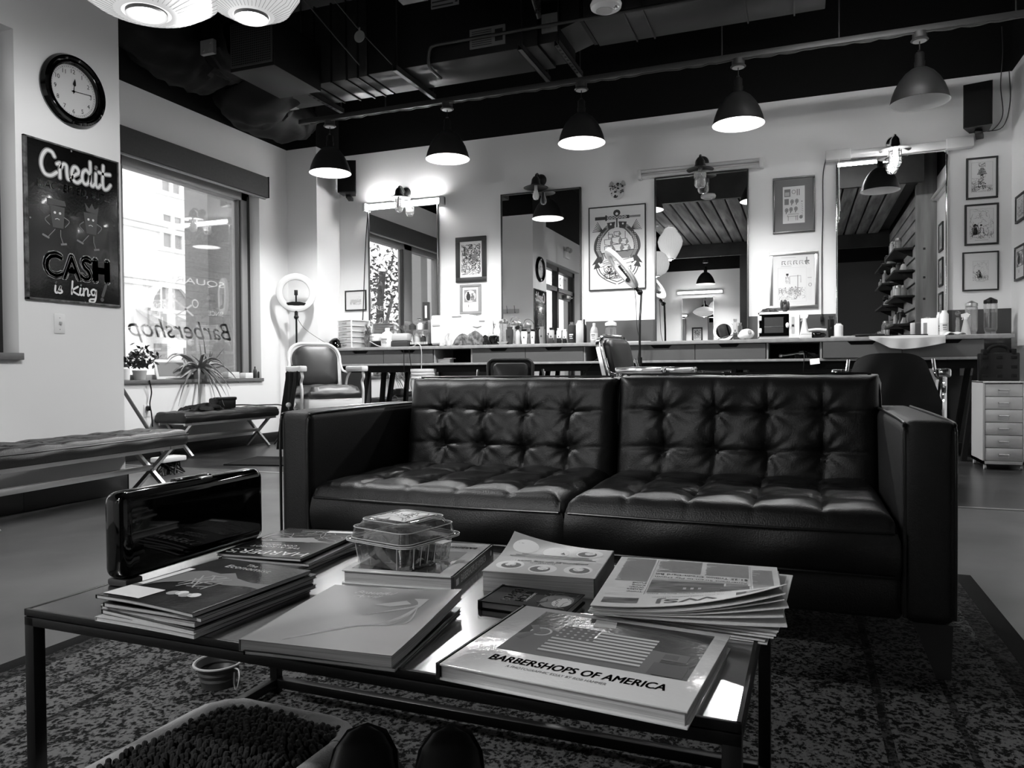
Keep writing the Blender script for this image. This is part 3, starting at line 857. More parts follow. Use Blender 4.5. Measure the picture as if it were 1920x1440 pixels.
def sconce(label, plate, dx, brim, kind, bright):
    t = thing('wall_sconce', label, 'wall lamp', (plate[0], 7.94, plate[2]), 0, 'gooseneck sconces over the mirrors')
    m_ = 'chrome' if bright else 'lamp_shade'
    b = MB(); b.T = Matrix.Rotation(R(90), 4, 'X'); b.lathe([(0, 0.03), (0.045, 0.028), (0.065, 0.01), (0.07, 0)], n=28); b.build('wall_plate', m_, t)
    zb = brim - plate[2]
    b = MB(); b.tube(spline([(0, -0.02, 0), (dx * 0.4, -0.1, 0.045), (dx, -0.155, zb + 0.135), (dx, -0.16, zb + 0.1)]), 0.012); b.build('arm', m_, t)
    b = MB(); b.lathe([(0, 0.125), (0.025, 0.12), (0.045, 0.09), (0.05, 0.05), (0.06, 0.03), (0.11, 0.012), (0.135, 0), (0.133, -0.004), (0.1, 0.006), (0.045, 0.022), (0, 0.03)], (dx, -0.16, zb), 36); b.build('lamp_shade', m_, t)
    o = (dx, -0.16, zb)
    if kind == 'led':
        b = MB(); b.lathe([(0.016, 0.03), (0.018, -0.02), (0.034, -0.075), (0.036, -0.1), (0.026, -0.125), (0, -0.135)], o, 18); b.build('bulb', 'white', t)
    elif kind == 'jar':
        b = MB(); b.lathe([(0.022, 0.03), (0.022, -0.02), (0.055, -0.035), (0.058, -0.15), (0.045, -0.175), (0, -0.18)], o, 24); b.build('glass_jar', 'jar', t)
        b = MB()
        for k in range(24):
            a = 2 * PI * k / 24
            b.box(-0.003, 0.003, -0.003, 0.003, -0.08, -0.035, 0, 0, Matrix.Translation((o[0] + 0.058 * math.cos(a), o[1] + 0.058 * math.sin(a), o[2])))
        b.build('jar_collar', 'frost', t)
    else:
        b = MB(); b.lathe([(0.018, 0.02), (0.02, -0.03), (0.034, -0.07), (0.03, -0.11), (0, -0.13)], o, 18); b.build('bulb', 'bulb_on' if kind == 'lit' else 'white', t)
        b = MB(); b.lathe([(0.045, -0.005), (0.047, -0.11), (0.03, -0.15), (0, -0.16)], o, 20); b.build('glass_jar', 'cglass' if kind == 'lit' else 'frost', t)
        b = MB()
        for z in (-0.02, -0.07, -0.115):
            b.tube([(o[0] + 0.052 * math.cos(a * PI / 10), o[1] + 0.052 * math.sin(a * PI / 10), o[2] + z) for a in range(21)], 0.0035, 6)
        for k in range(6):
            a = 2 * PI * k / 6
            b.tube([(o[0] + r * math.cos(a), o[1] + r * math.sin(a), o[2] + z) for r, z in ((0.052, 0.0), (0.052, -0.12), (0.035, -0.155), (0.0, -0.168))], 0.0035, 6)
        b.build('cage', 'steel' if kind != 'lit' else 'dark', t)
        if kind == 'lit': point('sconce_light', (plate[0] + dx, 7.78, brim - 0.1), SCONCE_W, 0.04)
sconce('caged gooseneck sconce over the mirror under the lit tube light', (-4.383, 7.930, 2.922), -0.0, 2.828, 'cage', False)
sconce('dark gooseneck sconce with a bare white bulb', (-2.691, 7.930, 2.908), -0.0, 2.792, 'led', False)
sconce('dark gooseneck sconce holding an unlit ribbed glass jar', (-0.943, 7.930, 2.918), -0.0, 2.809, 'jar', False)
sconce('shiny gooseneck sconce with a glowing caged bulb', (0.816, 7.930, 2.917), -0.0, 2.812, 'lit', True)
def tubelight(label, p, q, on, two=False, batten=False):
    L = (V(q) - V(p)).length / 2
    t = thing('tube_light', label, 'tube light', ((p[0] + q[0]) / 2, 7.94, (p[2] + q[2]) / 2))
    b = MB(); b.box(-L, L, -0.05, 0, -0.035, 0.04, 0, 0.006); b.build('housing', 'white', t)
    if batten:
        b = MB(); b.box(-L + 0.1, L - 0.1, -0.085, -0.05, -0.045, 0.03, 0, 0.012); b.build('diffuser', 'porcelain', t)
    else:
        for z in ((-0.025, 0.03) if two else (0,)):
            b = MB(); b.rod((-L + 0.02, -0.075, z), (L - 0.02, -0.075, z), 0.019); b.build('tube', 'tube_on' if on else 'frost', t)
    for s_ in (-1, 1):
        b = MB(); b.box(min(s_ * L, s_ * (L - 0.11 * (2 if batten else 0.4))), max(s_ * L, s_ * (L - 0.11 * (2 if batten else 0.4))), -0.1, 0, -0.05, 0.05, 0, 0.01); b.build('end_cap', 'cream', t)
    return t
tubelight('glowing tube light across the top of the window facing mirror', (-4.929, 7.860, 2.784), (-3.858, 7.860, 2.779), 1)
tubelight('unlit twin tube light over the mirror beside the anchor poster', (-1.594, 7.860, 2.841), (-0.338, 7.860, 2.841), 0, True)
tubelight('unlit white batten light over the mirror nearest the right wall', (0.226, 7.860, 2.848), (1.460, 7.860, 2.833), 0, False, True)
b = MB(); b.tube([(0, 0, 0), (0.004, 0, -0.35), (0, 0, -0.56)], 0.003, 6); b.ell((0, 0, -0.57), (0.008, 0.008, 0.015), 8); b.tube([(0.0, 0, -0.3), (0.012, 0, -0.5)], 0.003, 6)
tag(b.build('pull_chain', 'white', loc=(0.342, 7.830, 2.797)), 'thin white pull chain hanging from the batten light', 'pull chain')
def cord(name, label, px, r=0.005, m='black', cat='cord'):
    b = MB(); b.tube(spline(px, 6), r, 6)
    return tag(b.build(name, m), label, cat)
cord('power_cord', 'black cord hanging left of the window facing mirror', [(-4.892, 7.920, 2.754), (-4.927, 7.920, 2.402), (-4.955, 7.920, 1.951), (-4.975, 7.920, 1.563), (-4.988, 7.900, 1.271)])
o = cord('power_cord', 'black cord with a plug hanging left of the mirror nearest the right wall', [(0.232, 7.920, 2.842), (0.204, 7.925, 2.667), (0.203, 7.925, 2.306), (0.194, 7.925, 1.945), (0.194, 7.920, 1.479), (0.193, 7.910, 1.313)])
b = MB(); b.box(-0.014, 0.014, -0.012, 0.012, -0.06, 0, 0, 0.005); b.rod((-0.007, 0, -0.06), (-0.007, 0, -0.08), 0.003, None, 6); b.rod((0.007, 0, -0.06), (0.007, 0, -0.08), 0.003, None, 6)
b.build('plug', 'black', o, loc=(0.193, 7.910, 1.313))
cord('speaker_cable', 'loose cables hanging beside the speaker in the right corner', [(1.615, 7.600, 3.727), (1.677, 7.850, 3.587), (1.677, 7.920, 3.329), (1.694, 7.920, 3.065), (1.616, 7.900, 2.935), (1.526, 7.860, 2.920)], 0.004, 'dark', 'cable')
cord('speaker_cable', 'thin cable curving down the right corner to the speaker', [(1.744, 7.930, 3.451), (1.753, 7.930, 3.179), (1.694, 7.920, 2.956), (1.526, 7.860, 2.915)], 0.004, 'dark', 'cable')
# speakers
def speaker(label, loc, rz):
    t = thing('wall_speaker', label, 'speaker', loc, rz, 'wall speakers')
    b = MB(); b.prism([(-0.11, -0.2), (0.11, -0.2), (0.075, 0), (-0.075, 0)], -0.19, 0.19); b.build('cabinet', 'black', t)
    b = MB(); b.box(-0.105, 0.105, -0.215, -0.2, -0.185, 0.185, 0, 0.01); b.build('grille', 'matte_black', t)
    b = MB(); b.box(-0.03, 0.03, -0.1, 0.1, -0.23, -0.19, 0, 0.006); b.rod((0, 0.02, -0.21), (0, 0.12, -0.21), 0.015); b.build('bracket', 'black', t)
    return t
p = (1.465, 7.720, 3.097)
speaker('black speaker high on the wall in the right corner', (p[0] + 0.03, 7.83, p[2]), -14)
p = (-5.078, 7.750, 3.118)
speaker('black speaker high in the left corner behind the first pendant', (p[0] - 0.02, 7.84, p[2]), 24)
# leopard mask
t = thing('leopard_mask', 'painted spotted leopard head mask above the anchor poster', 'mask', (-1.82, 7.94, 2.70))
b = MB(); b.ell((0, -0.035, 0.0), (0.075, 0.06, 0.085), 20); b.ell((0, -0.085, -0.045), (0.045, 0.04, 0.045), 14)
b.ell((-0.035, -0.08, 0.01), (0.025, 0.02, 0.02), 10); b.ell((0.035, -0.08, 0.01), (0.025, 0.02, 0.02), 10); b.build('head', 'cream', t)
for s_ in (-1, 1):
    b = MB(); b.lathe([(0.03, 0), (0.02, 0.035), (0, 0.055)], (s_ * 0.062, -0.03, 0.06), 12); b.build('ear', 'lgrey', t)
b = MB()
for k in range(46):
    a, e_ = rnd.uniform(-1.4, 1.4), rnd.uniform(-0.6, 1.2)
    b.ell((0.076 * math.sin(a) * math.cos(e_), -0.035 - 0.061 * math.cos(a) * math.cos(e_), 0.086 * math.sin(e_)), (0.009, 0.006, 0.008), 6)
b.ell((-0.03, -0.1, 0.012), (0.009, 0.006, 0.007), 8); b.ell((0.03, -0.1, 0.012), (0.009, 0.006, 0.007), 8)
b.ell((0, -0.122, -0.025), (0.016, 0.01, 0.01), 8); b.ell((0, -0.112, -0.068), (0.026, 0.018, 0.018), 10); b.build('painted_marks', 'ink', t)
b = MB()
for x in (-0.016, 0.016): b.lathe([(0.006, 0), (0, -0.022)], (x, -0.126, -0.055), 8)
b.build('fangs', 'white', t)

# ---------------------------------------------------------------- framed pictures
def squiggle(b, F, x0, x1, y0, y1, n, wd, m, q, L=0.05, z=0.0004):
    for _ in range(n):
        x, y = q.uniform(x0, x1), q.uniform(y0, y1)
        a = q.uniform(0, 2 * PI)
        P = [(x, y)]
        for k in range(4):
            a += q.uniform(-0.9, 0.9)
            x = min(max(x + math.cos(a) * L / 3, x0), x1); y = min(max(y + math.sin(a) * L / 3, y0), y1)
            P.append((x, y))
        b.stroke(F, P, wd * q.uniform(0.6, 1.5), z, m, 3)
def oval(F, b, cx, cy, rx, ry, wd, m, z=0.0006, a0=0, a1=2 * PI, n=20):
    b.stroke(F, [(cx + rx * math.cos(a0 + (a1 - a0) * k / n), cy + ry * math.sin(a0 + (a1 - a0) * k / n)) for k in range(n + 1)], wd, z, m)
def figure(b, F, x, y, s, q, m=1):                     # a small engraved standing figure
    b.disc(F, (x, y + s * 0.9), s * 0.09, 0.0006, m, 10)
    b.poly([(x - s * 0.1, y + s * 0.8), (x + s * 0.1, y + s * 0.8), (x + s * 0.2, y), (x - s * 0.2, y)], F, 0.0005, 4)
    squiggle(b, F, x - s * 0.2, x + s * 0.2, y, y + s * 0.8, 16, s * 0.025, m, q, s * 0.25, 0.0008)
def picture(label, w, h, fw, loc, rz, art, fm='ink', mm='print', margin=0.0, cat='picture', group='framed prints on the walls', name='framed_print', seed=0, d=0.022):
    t = thing(name, label, cat, loc, rz, group)
    b = MB()
    for q in ((-w / 2, w / 2, h / 2 - fw, h / 2), (-w / 2, w / 2, -h / 2, -h / 2 + fw), (-w / 2, -w / 2 + fw, -h / 2 + fw, h / 2 - fw), (w / 2 - fw, w / 2, -h / 2 + fw, h / 2 - fw)):
        b.box(q[0], q[1], -d, 0, q[2], q[3], 0, 0.003)
    b.build('frame', fm, t)
    F = wf(d * 0.6)
    W, H = w - 2 * fw, h - 2 * fw
    if margin:
        b = MB(); b.rect(F, -W / 2, W / 2, -H / 2, H / 2); b.build('mat_board', mm, t)
        F = wf(d * 0.6 + 0.001)
    b = MB()
    w2, h2 = W / 2 - margin, H / 2 - margin
    b.rect(F, -w2, w2, -h2, h2)
    art(b, F, w2, h2, random.Random(seed))
    b.build('print', ['print', 'ink', 'inkg', 'lgrey', 'cream'], t)
    return t
def art_scene(b, F, w, h, q):
    b.rect(F, -w * 0.86, w * 0.86, -h * 0.8, h * 0.88, 0.0002, 4)
    for k in range(4): figure(b, F, w * q.uniform(-0.6, 0.6), -h * 0.7 + q.random() * h * 0.15, h * q.uniform(0.5, 0.95), q)
    squiggle(b, F, -w * 0.84, w * 0.84, -h * 0.78, h * 0.86, 60, w * 0.012, 1, q, w * 0.3)
    squiggle(b, F, -w * 0.84, w * 0.84, -h * 0.78, -h * 0.4, 40, w * 0.02, 1, q, w * 0.25)
    b.stroke(F, [(-w * 0.86, h * 0.88), (w * 0.86, h * 0.88), (w * 0.86, -h * 0.8), (-w * 0.86, -h * 0.8), (-w * 0.86, h * 0.88)], w * 0.012, 0.0009, 1)
    b.rect(F, -w * 0.5, w * 0.5, -h * 0.9, -h * 0.88, 0.0005, 2)
def art_tower(b, F, w, h, q):                           # a standing figure wearing a tower of wares
    b.rect(F, -w * 0.86, w * 0.86, -h * 0.8, h * 0.9, 0.0002, 4)
    figure(b, F, 0, -h * 0.62, h * 0.9, q)
    for k in range(4): b.poly([(-w * (0.42 - 0.08 * k), h * (0.2 + 0.1 * k)), (w * (0.42 - 0.08 * k), h * (0.2 + 0.1 * k)), (w * (0.36 - 0.08 * k), h * (0.28 + 0.1 * k)), (-w * (0.36 - 0.08 * k), h * (0.28 + 0.1 * k))], F, 0.0007, 2)
    squiggle(b, F, -w * 0.3, w * 0.3, -h * 0.3, h * 0.5, 50, w * 0.014, 1, q, w * 0.2, 0.0009)
    squiggle(b, F, -w * 0.25, w * 0.25, h * 0.6, h * 0.85, 12, w * 0.02, 1, q, w * 0.3, 0.0009)
    squiggle(b, F, -w * 0.82, w * 0.82, -h * 0.76, -h * 0.45, 70, w * 0.014, 1, q, w * 0.3, 0.0009)
    squiggle(b, F, -w * 0.82, -w * 0.3, -h * 0.5, h * 0.0, 30, w * 0.014, 1, q, w * 0.2, 0.0009)
    b.stroke(F, [(-w * 0.86, h * 0.9), (w * 0.86, h * 0.9), (w * 0.86, -h * 0.8), (-w * 0.86, -h * 0.8), (-w * 0.86, h * 0.9)], w * 0.012, 0.001, 1)
def art_dense(b, F, w, h, q):                           # crowded brush drawing
    b.rect(F, -w * 0.95, w * 0.95, -h * 0.9, h * 0.9, 0.0002, 4)
    squiggle(b, F, -w * 0.93, w * 0.93, -h * 0.88, h * 0.88, 190, w * 0.035, 1, q, w * 0.35)
    b.poly([(w * 0.05, h * 0.3), (w * 0.62, h * 0.3), (w * 0.55, -h * 0.05), (w * 0.35, -h * 0.2), (w * 0.12, -h * 0.02)], F, 0.0007, 2)
    oval(F, b, w * 0.35, h * 0.4, w * 0.3, h * 0.2, w * 0.05, 1)
    for k in range(26): oval(F, b, q.uniform(-0.85, 0.85) * w, q.uniform(-0.85, 0.85) * h, w * q.uniform(0.05, 0.16), h * q.uniform(0.03, 0.08), w * 0.03, 1, 0.0008)
def art_circle(b, F, w, h, q):                          # barber at work inside a round vignette, lines of text below
    b.rect(F, -w * 0.8, w * 0.8, -h * 0.25, h * 0.8, 0.0003, 2)
    b.disc(F, (0, h * 0.27), w * 0.7, 0.0004, 4, 28, h * 0.48)
    b.disc(F, (-w * 0.25, h * 0.2), w * 0.28, 0.0006, 1, 16, h * 0.32); b.disc(F, (-w * 0.28, h * 0.55), w * 0.14, 0.0007, 1, 12); b.disc(F, (w * 0.3, h * 0.12), w * 0.25, 0.0006, 2, 14, h * 0.25); b.disc(F, (w * 0.28, h * 0.42), w * 0.13, 0.0007, 2, 12)
    squiggle(b, F, -w * 0.6, w * 0.6, -h * 0.1, h * 0.6, 40, w * 0.02, 1, q, w * 0.3, 0.0008)
    for k in range(6): b.rect(F, -w * 0.75, w * q.uniform(0.3, 0.75), -h * (0.4 + 0.09 * k), -h * (0.38 + 0.09 * k), 0.0004, 3)
    b.rect(F, -w * 0.3, -w * 0.18, -h * 0.65, -h * 0.45, 0.0006, 2); b.rect(F, -w * 0.9, w * 0.9, h * 0.88, h * 0.93, 0.0004, 3)
def art_land(b, F, w, h, q):
    b.rect(F, -w * 0.6, w * 0.6, -h * 0.5, h * 0.5, 0.0002, 4)
    squiggle(b, F, -w * 0.58, w * 0.58, -h * 0.45, h * 0.1, 60, w * 0.014, 2, q, w * 0.2)
    b.poly([(-w * 0.58, -h * 0.1), (-w * 0.3, h * 0.15), (w * 0.1, -h * 0.02), (w * 0.58, h * 0.05), (w * 0.58, -h * 0.2), (-w * 0.58, -h * 0.25)], F, 0.0005, 3)
    squiggle(b, F, w * 0.0, w * 0.5, -h * 0.05, h * 0.4, 14, w * 0.012, 3, q, w * 0.2)
def art_tools(b, F, w, h, q):                           # engraved plate of wigs and barber tools
    b.rect(F, -w * 0.86, -w * 0.3, h * 0.45, h * 0.86, 0.0004, 2); b.rect(F, -w * 0.8, -w * 0.4, h * 0.5, h * 0.7, 0.0006, 3)
    oval(F, b, 0, h * 0.7, w * 0.16, h * 0.1, w * 0.05, 2)
    b.rect(F, w * 0.28, w * 0.36, h * 0.5, h * 0.84, 0.0004, 2); b.rect(F, w * 0.46, w * 0.54, h * 0.5, h * 0.84, 0.0004, 2)
    b.rect(F, -w * 0.85, -w * 0.45, h * 0.02, h * 0.34, 0.0004, 2)
    for x, y in ((-0.15, 0.18), (0.28, 0.2), (-0.65, -0.28), (-0.25, -0.24), (0.2, -0.22)):
        b.disc(F, (w * x, h * y), w * 0.17, 0.0004, 2, 14, h * 0.12); b.stroke(F, [(w * x, h * y), (w * (x - 0.05), h * (y - 0.2))], w * 0.09, 0.0005, 2); oval(F, b, w * x, h * y, w * 0.1, h * 0.07, w * 0.03, 3, 0.0007)
    b.stroke(F, [(-w * 0.6, -h * 0.62), (w * 0.3, -h * 0.62), (w * 0.45, -h * 0.5), (-w * 0.5, -h * 0.5), (-w * 0.6, -h * 0.62)], w * 0.04, 0.0005, 2)
    for x in (-0.5, 0.2, 0.35): b.stroke(F, [(w * x, -h * 0.6), (w * x, -h * 0.85)], w * 0.05, 0.0005, 2)
    b.disc(F, (w * 0.66, -h * 0.68), w * 0.16, 0.0004, 2, 14, h * 0.1); b.disc(F, (w * 0.74, h * 0.16), w * 0.06, 0.0004, 2, 10)
    for k in range(7): b.stroke(F, [(w * 0.72, h * (0.05 - 0.12 * k)), (w * q.uniform(0.65, 0.88), h * (-0.03 - 0.12 * k))], w * 0.03, 0.0005, 2)
def art_alphabet(b, F, w, h, q):                        # framed page: band of emblems, street scene with a post, side column
    for k in range(5):
        x = -w * 0.55 + k * w * 0.28
        b.stroke(F, [(x, h * 0.62), (x, h * 0.76), (x + w * 0.16, h * 0.76), (x + w * 0.1, h * 0.69), (x + w * 0.17, h * 0.62)], w * 0.03, 0.0005, 2 if k % 2 else 1)
    b.rect(F, -w * 0.6, w * 0.1, h * 0.9, h * 0.91, 0.0004, 2); b.rect(F, -w * 0.6, -w * 0.1, h * 0.56, h * 0.57, 0.0004, 2)
    b.stroke(F, [(w * 0.62, h * 0.6), (w * 0.62, h * 0.9)], w * 0.05, 0.0005, 2); b.stroke(F, [(w * 0.5, h * 0.73), (w * 0.75, h * 0.74)], w * 0.04, 0.0005, 2)
    b.stroke(F, [(-w * 0.75, h * 0.5), (w * 0.6, h * 0.5), (w * 0.6, -h * 0.85), (-w * 0.75, -h * 0.85), (-w * 0.75, h * 0.5)], w * 0.01, 0.0005, 3)
    b.stroke(F, [(-w * 0.18, -h * 0.15), (-w * 0.18, h * 0.16), (w * 0.34, h * 0.17), (w * 0.34, -h * 0.1)], w * 0.022, 0.0006, 2); b.stroke(F, [(w * 0.2, h * 0.2), (w * 0.2, -h * 0.4)], w * 0.03, 0.0006, 2)
    figure(b, F, -w * 0.3, -h * 0.12, h * 0.34, q, 2); b.rect(F, -w * 0.36, -w * 0.24, h * 0.2, h * 0.27, 0.0009, 1)
    for k in range(7): figure(b, F, w * q.uniform(-0.6, 0.5), -h * 0.7 + q.random() * h * 0.2, h * q.uniform(0.2, 0.32), q, 2)
    squiggle(b, F, -w * 0.7, w * 0.55, -h * 0.75, -h * 0.3, 70, w * 0.01, 2, q, w * 0.2, 0.0007)
    for k in range(3): b.stroke(F, [(w * (0.68 + 0.07 * k), h * 0.45), (w * (0.68 + 0.07 * k), -h * 0.8)], w * 0.006, 0.0004, 3)
    oval(F, b, w * 0.78, -h * 0.2, w * 0.07, h * 0.06, w * 0.02, 2); b.stroke(F, [(w * 0.66, h * 0.08), (w * 0.85, h * 0.08)], w * 0.02, 0.0005, 2)
    b.stroke(F, [(-w * 0.85, -h * 0.85), (-w * 0.85, h * 0.85)], w * 0.03, 0.0004, 4)
def art_anchor(b, F, w, h, q):                          # tattoo style sheet: dagger, two fish, a sailing ship, an anchor and a banner
    b.rect(F, -w * 0.95, w * 0.95, -h * 0.93, h * 0.88, 0.0001, 4)
    b.rect(F, -w * 0.95, w * 0.95, -h * 0.93, -h * 0.3, 0.0002, 0)
    b.rect(F, -w * 0.8, w * 0.45, h * 0.7, h * 0.78, 0.0005, 1); b.rect(F, -w * 0.42, -w * 0.36, h * 0.67, h * 0.81, 0.0006, 1); b.rect(F, w * 0.45, w * 0.85, h * 0.715, h * 0.765, 0.0005, 2)
    for k in range(6): oval(F, b, w * (-0.3 + 0.12 * k), h * 0.74, w * 0.045, h * 0.022, w * 0.02, 0, 0.0008)
    b.disc(F, (0, h * 0.85), w * 0.13, 0.0005, 1, 16, h * 0.08); b.disc(F, (0, h * 0.83), w * 0.05, 0.0007, 0, 12)
    for s_ in (-1, 1):
        P = [(s_ * w * x, h * y) for x, y in ((0.1, 0.56), (0.32, 0.5), (0.5, 0.38), (0.68, 0.2), (0.72, -0.02), (0.6, -0.22), (0.66, -0.34))]
        b.stroke(F, P, w * 0.2, 0.0005, 2, 6)
        b.stroke(F, [(p[0] + s_ * w * 0.06, p[1] - h * 0.01) for p in P[1:]], w * 0.06, 0.0007, 1, 6)
        b.stroke(F, [(p[0] - s_ * w * 0.1, p[1]) for p in P[1:]], w * 0.03, 0.0007, 1, 6); b.stroke(F, [(p[0] + s_ * w * 0.11, p[1]) for p in P[1:]], w * 0.03, 0.0007, 1, 6)
        b.poly([(s_ * w * 0.06, h * 0.64), (s_ * w * 0.36, h * 0.62), (s_ * w * 0.3, h * 0.46), (s_ * w * 0.1, h * 0.48)], F, 0.0008, 1); b.disc(F, (s_ * w * 0.22, h * 0.58), w * 0.035, 0.001, 0, 12)
        for k in range(7): b.stroke(F, [(s_ * w * 0.5, h * 0.42), (s_ * w * (0.9 - 0.03 * k), h * (0.42 + 0.04 * k))], w * 0.02, 0.0006, 1)
        b.poly([(s_ * w * 0.56, -h * 0.2), (s_ * w * 0.72, -h * 0.2), (s_ * w * 0.92, -h * 0.4), (s_ * w * 0.66, -h * 0.34), (s_ * w * 0.52, -h * 0.4)], F, 0.0008, 1)
        for r in range(9):
            for c in range(3): b.disc(F, (s_ * w * (0.5 + 0.07 * c + 0.012 * r), h * (0.36 - 0.05 * r)), w * 0.016, 0.0009, 0, 6)
        P = [(s_ * w * x, h * y) for x, y in ((0.02, -0.86), (0.35, -0.76), (0.62, -0.62), (0.74, -0.44))]
        b.stroke(F, P, w * 0.12, 0.0006, 1, 6); b.stroke(F, P, w * 0.06, 0.0008, 0, 6); b.poly([(s_ * w * 0.6, -h * 0.46), (s_ * w * 0.86, -h * 0.5), (s_ * w * 0.76, -h * 0.3)], F, 0.0009, 1)
    for cx, cy, sw, sh in ((-0.3, 0.14, 0.16, 0.12), (0.0, 0.18, 0.19, 0.13), (0.27, 0.14, 0.15, 0.11), (-0.26, -0.03, 0.2, 0.12), (0.04, 0.0, 0.22, 0.13), (0.33, -0.02, 0.17, 0.11), (0.02, 0.34, 0.13, 0.08), (-0.22, 0.29, 0.1, 0.07)):
        pts = [(w * (cx - sw), h * (cy + sh * 0.6)), (w * (cx + sw * 0.6), h * (cy + sh * 0.7)), (w * (cx + sw), h * (cy - sh * 0.1)), (w * (cx + sw * 0.4), h * (cy - sh * 0.7)), (w * (cx - sw * 0.9), h * (cy - sh * 0.4))]
        b.poly(pts, F, 0.001, 0); b.stroke(F, pts + pts[:1], w * 0.02, 0.0012, 1); b.poly([pts[1], pts[2], pts[3], (w * (cx + sw * 0.3), h * cy)], F, 0.0014, 2)
    for k in range(3): b.stroke(F, [(w * (-0.3 + 0.3 * k), -h * 0.16), (w * (-0.3 + 0.3 * k), h * 0.4)], w * 0.02, 0.0008, 1)
    b.poly([(-w * 0.55, -h * 0.12), (w * 0.62, -h * 0.06), (w * 0.45, -h * 0.26), (-w * 0.4, -h * 0.26)], F, 0.0012, 2); b.stroke(F, [(-w * 0.55, -h * 0.12), (w * 0.62, -h * 0.06)], w * 0.03, 0.0014, 1)
    b.stroke(F, [(-w * 0.62, -h * 0.42), (-w * 0.3, -h * 0.34), (w * 0.1, -h * 0.36), (w * 0.6, -h * 0.3)], w * 0.16, 0.0012, 1, 6); b.stroke(F, [(-w * 0.62, -h * 0.42), (-w * 0.3, -h * 0.34), (w * 0.1, -h * 0.36), (w * 0.6, -h * 0.3)], w * 0.13, 0.0014, 0, 6)
    b.text('HOME', F, -w * 0.38, -h * 0.385, h * 0.045, 1, None, 'c', 0.0016, 0.02, 0, 0.1)
    squiggle(b, F, -w * 0.5, w * 0.5, -h * 0.74, -h * 0.44, 60, w * 0.02, 1, q, w * 0.25, 0.0011)
    b.stroke(F, [(0, h * 0.76), (0, h * 0.5)], w * 0.05, 0.0004, 1)
def pic(label, x0, x1, z0, z1, fw, art, **k):
    return picture(label, x1 - x0, z1 - z0, fw, ((x0 + x1) / 2, 7.94, (z0 + z1) / 2), 0, art, **k)
pic('tall print in a broad black frame, crowded brush drawing', -3.73, -3.345, 1.825, 2.345, 0.055, art_dense, seed=1, margin=0.012)
pic('small sketch in a thin dark frame by the left corner', -5.236, -4.935, 1.55, 1.80, 0.016, art_land, seed=2, margin=0.0)
pic('print in a flat grey frame below the tall black frame', -3.681, -3.415, 1.455, 1.80, 0.03, art_circle, fm='grey', seed=3, margin=0.006, mm='grey')
pic('large tattoo style poster of a ship, two fish and an anchor', -2.141, -1.52, 1.658, 2.555, 0.012, art_anchor, seed=4, name='poster', cat='poster')
pic('engraved plate of wigs and tools with a wide grey mat', -0.256, 0.132, 2.138, 2.685, 0.018, art_tools, fm='dsteel', mm='wains_mid', seed=5, margin=0.075)
pic('wide pale framed print of a street crowd above the steriliser', -0.288, 0.16, 1.394, 1.95, 0.03, art_alphabet, fm='steel', seed=6)
pic('engraving of a figure wearing a tower, topmost in the right corner', 1.411, 1.662, 2.329, 2.705, 0.017, art_tower, seed=7, margin=0.012)
pic('engraving of robed figures, middle of the column in the right corner', 1.40, 1.669, 1.911, 2.284, 0.017, art_scene, seed=8, margin=0.01)
pic('pale engraving with a wide white mat, lowest in the right corner', 1.384, 1.671, 1.497, 1.852, 0.013, art_scene, seed=9, margin=0.06, mm='print')
RW = 1.77
picture('framed print at the right edge of the view, upper on the right wall', 0.3, 0.235, 0.02, (RW, 7.59, 2.165), -90, art_scene, seed=10, margin=0.01)
picture('framed barber advertisement at the right edge, lower on the right wall', 0.32, 0.295, 0.018, (RW, 7.6, 1.697), -90, art_circle, seed=11)
for i, (z, lb) in enumerate(((2.55, 'upper'), (2.08, 'middle'), (1.62, 'lower'))):
    picture('%s framed print on the right wall seen in the right mirror' % lb, 0.3, 0.38, 0.03, (RW, 4.3, z), -90, art_scene, seed=12 + i, margin=0.02)

# ---------------------------------------------------------------- long counter
CZ, CY = 1.078, 7.34
t = thing('countertop', 'long pale edged worktop running along the station mirrors', 'countertop', (-1.69, 7.62, 1.043))
b = MB(); b.box(-3.35, 3.35, -0.29, 0.265, 0, 0.035, 0, 0.003); b.build('worktop', 'counter', t)
t = thing('counter_shelf', 'long lower shelf board under the row of drawers', 'shelf', (-1.69, 7.62, 0.868))
b = MB(); b.box(-3.33, 3.17, -0.27, 0.26, 0, 0.024, 0, 0.002); b.build('board', 'counter', t)
b = MB(); b.box(-3.3, 3.15, -0.2, -0.17, -0.075, 0); b.box(-3.3, 3.15, 0.17, 0.2, -0.075, 0); b.build('rail', 'matte_black', t)
for x in (-2.98, -1.0, 1.05, 3.05):
    for s_ in (-1, 1):
        b = MB(); b.bar((x + 0.05, s_ * 0.18, -0.06), (x - 0.06, s_ * 0.24, -0.868), 0.06, 0.04); b.build('leg', 'matte_black', t)
def cab(label, segs):
    x0, x1 = segs[0][0], segs[-1][1]
    t = thing('drawer_cabinet', label, 'cabinet', ((x0 + x1) / 2, 7.62, 0.892), 0, 'drawer cabinets under the worktop')
    o = (x0 + x1) / 2
    b = MB(); b.box(x0 - o, x1 - o, -0.24, 0.24, 0, 0.15); b.build('carcass', 'matte_black', t)
    for a, c, n0, n1, pull in segs:
        F = fr((0, -0.245 - pull, 0))
        a, c, n0, n1 = a - o + 0.003, c - o - 0.003, n0 - o, n1 - o
        k = 0.03
        q = [(a, 0.003), (c, 0.003), (c, 0.146), (n1 + k * 0.6, 0.146), (n1 - k * 0.4, 0.146 - k), (n0 + k * 0.4, 0.146 - k), (n0 - k * 0.6, 0.146), (a, 0.146)]
        b = MB(); b.prism(q, -0.0, 0.018, 0, F)
        if pull: b.box(a, c, -0.245 - pull, -0.24, 0.003, 0.01)
        b.build('drawer', 'drawer', t)
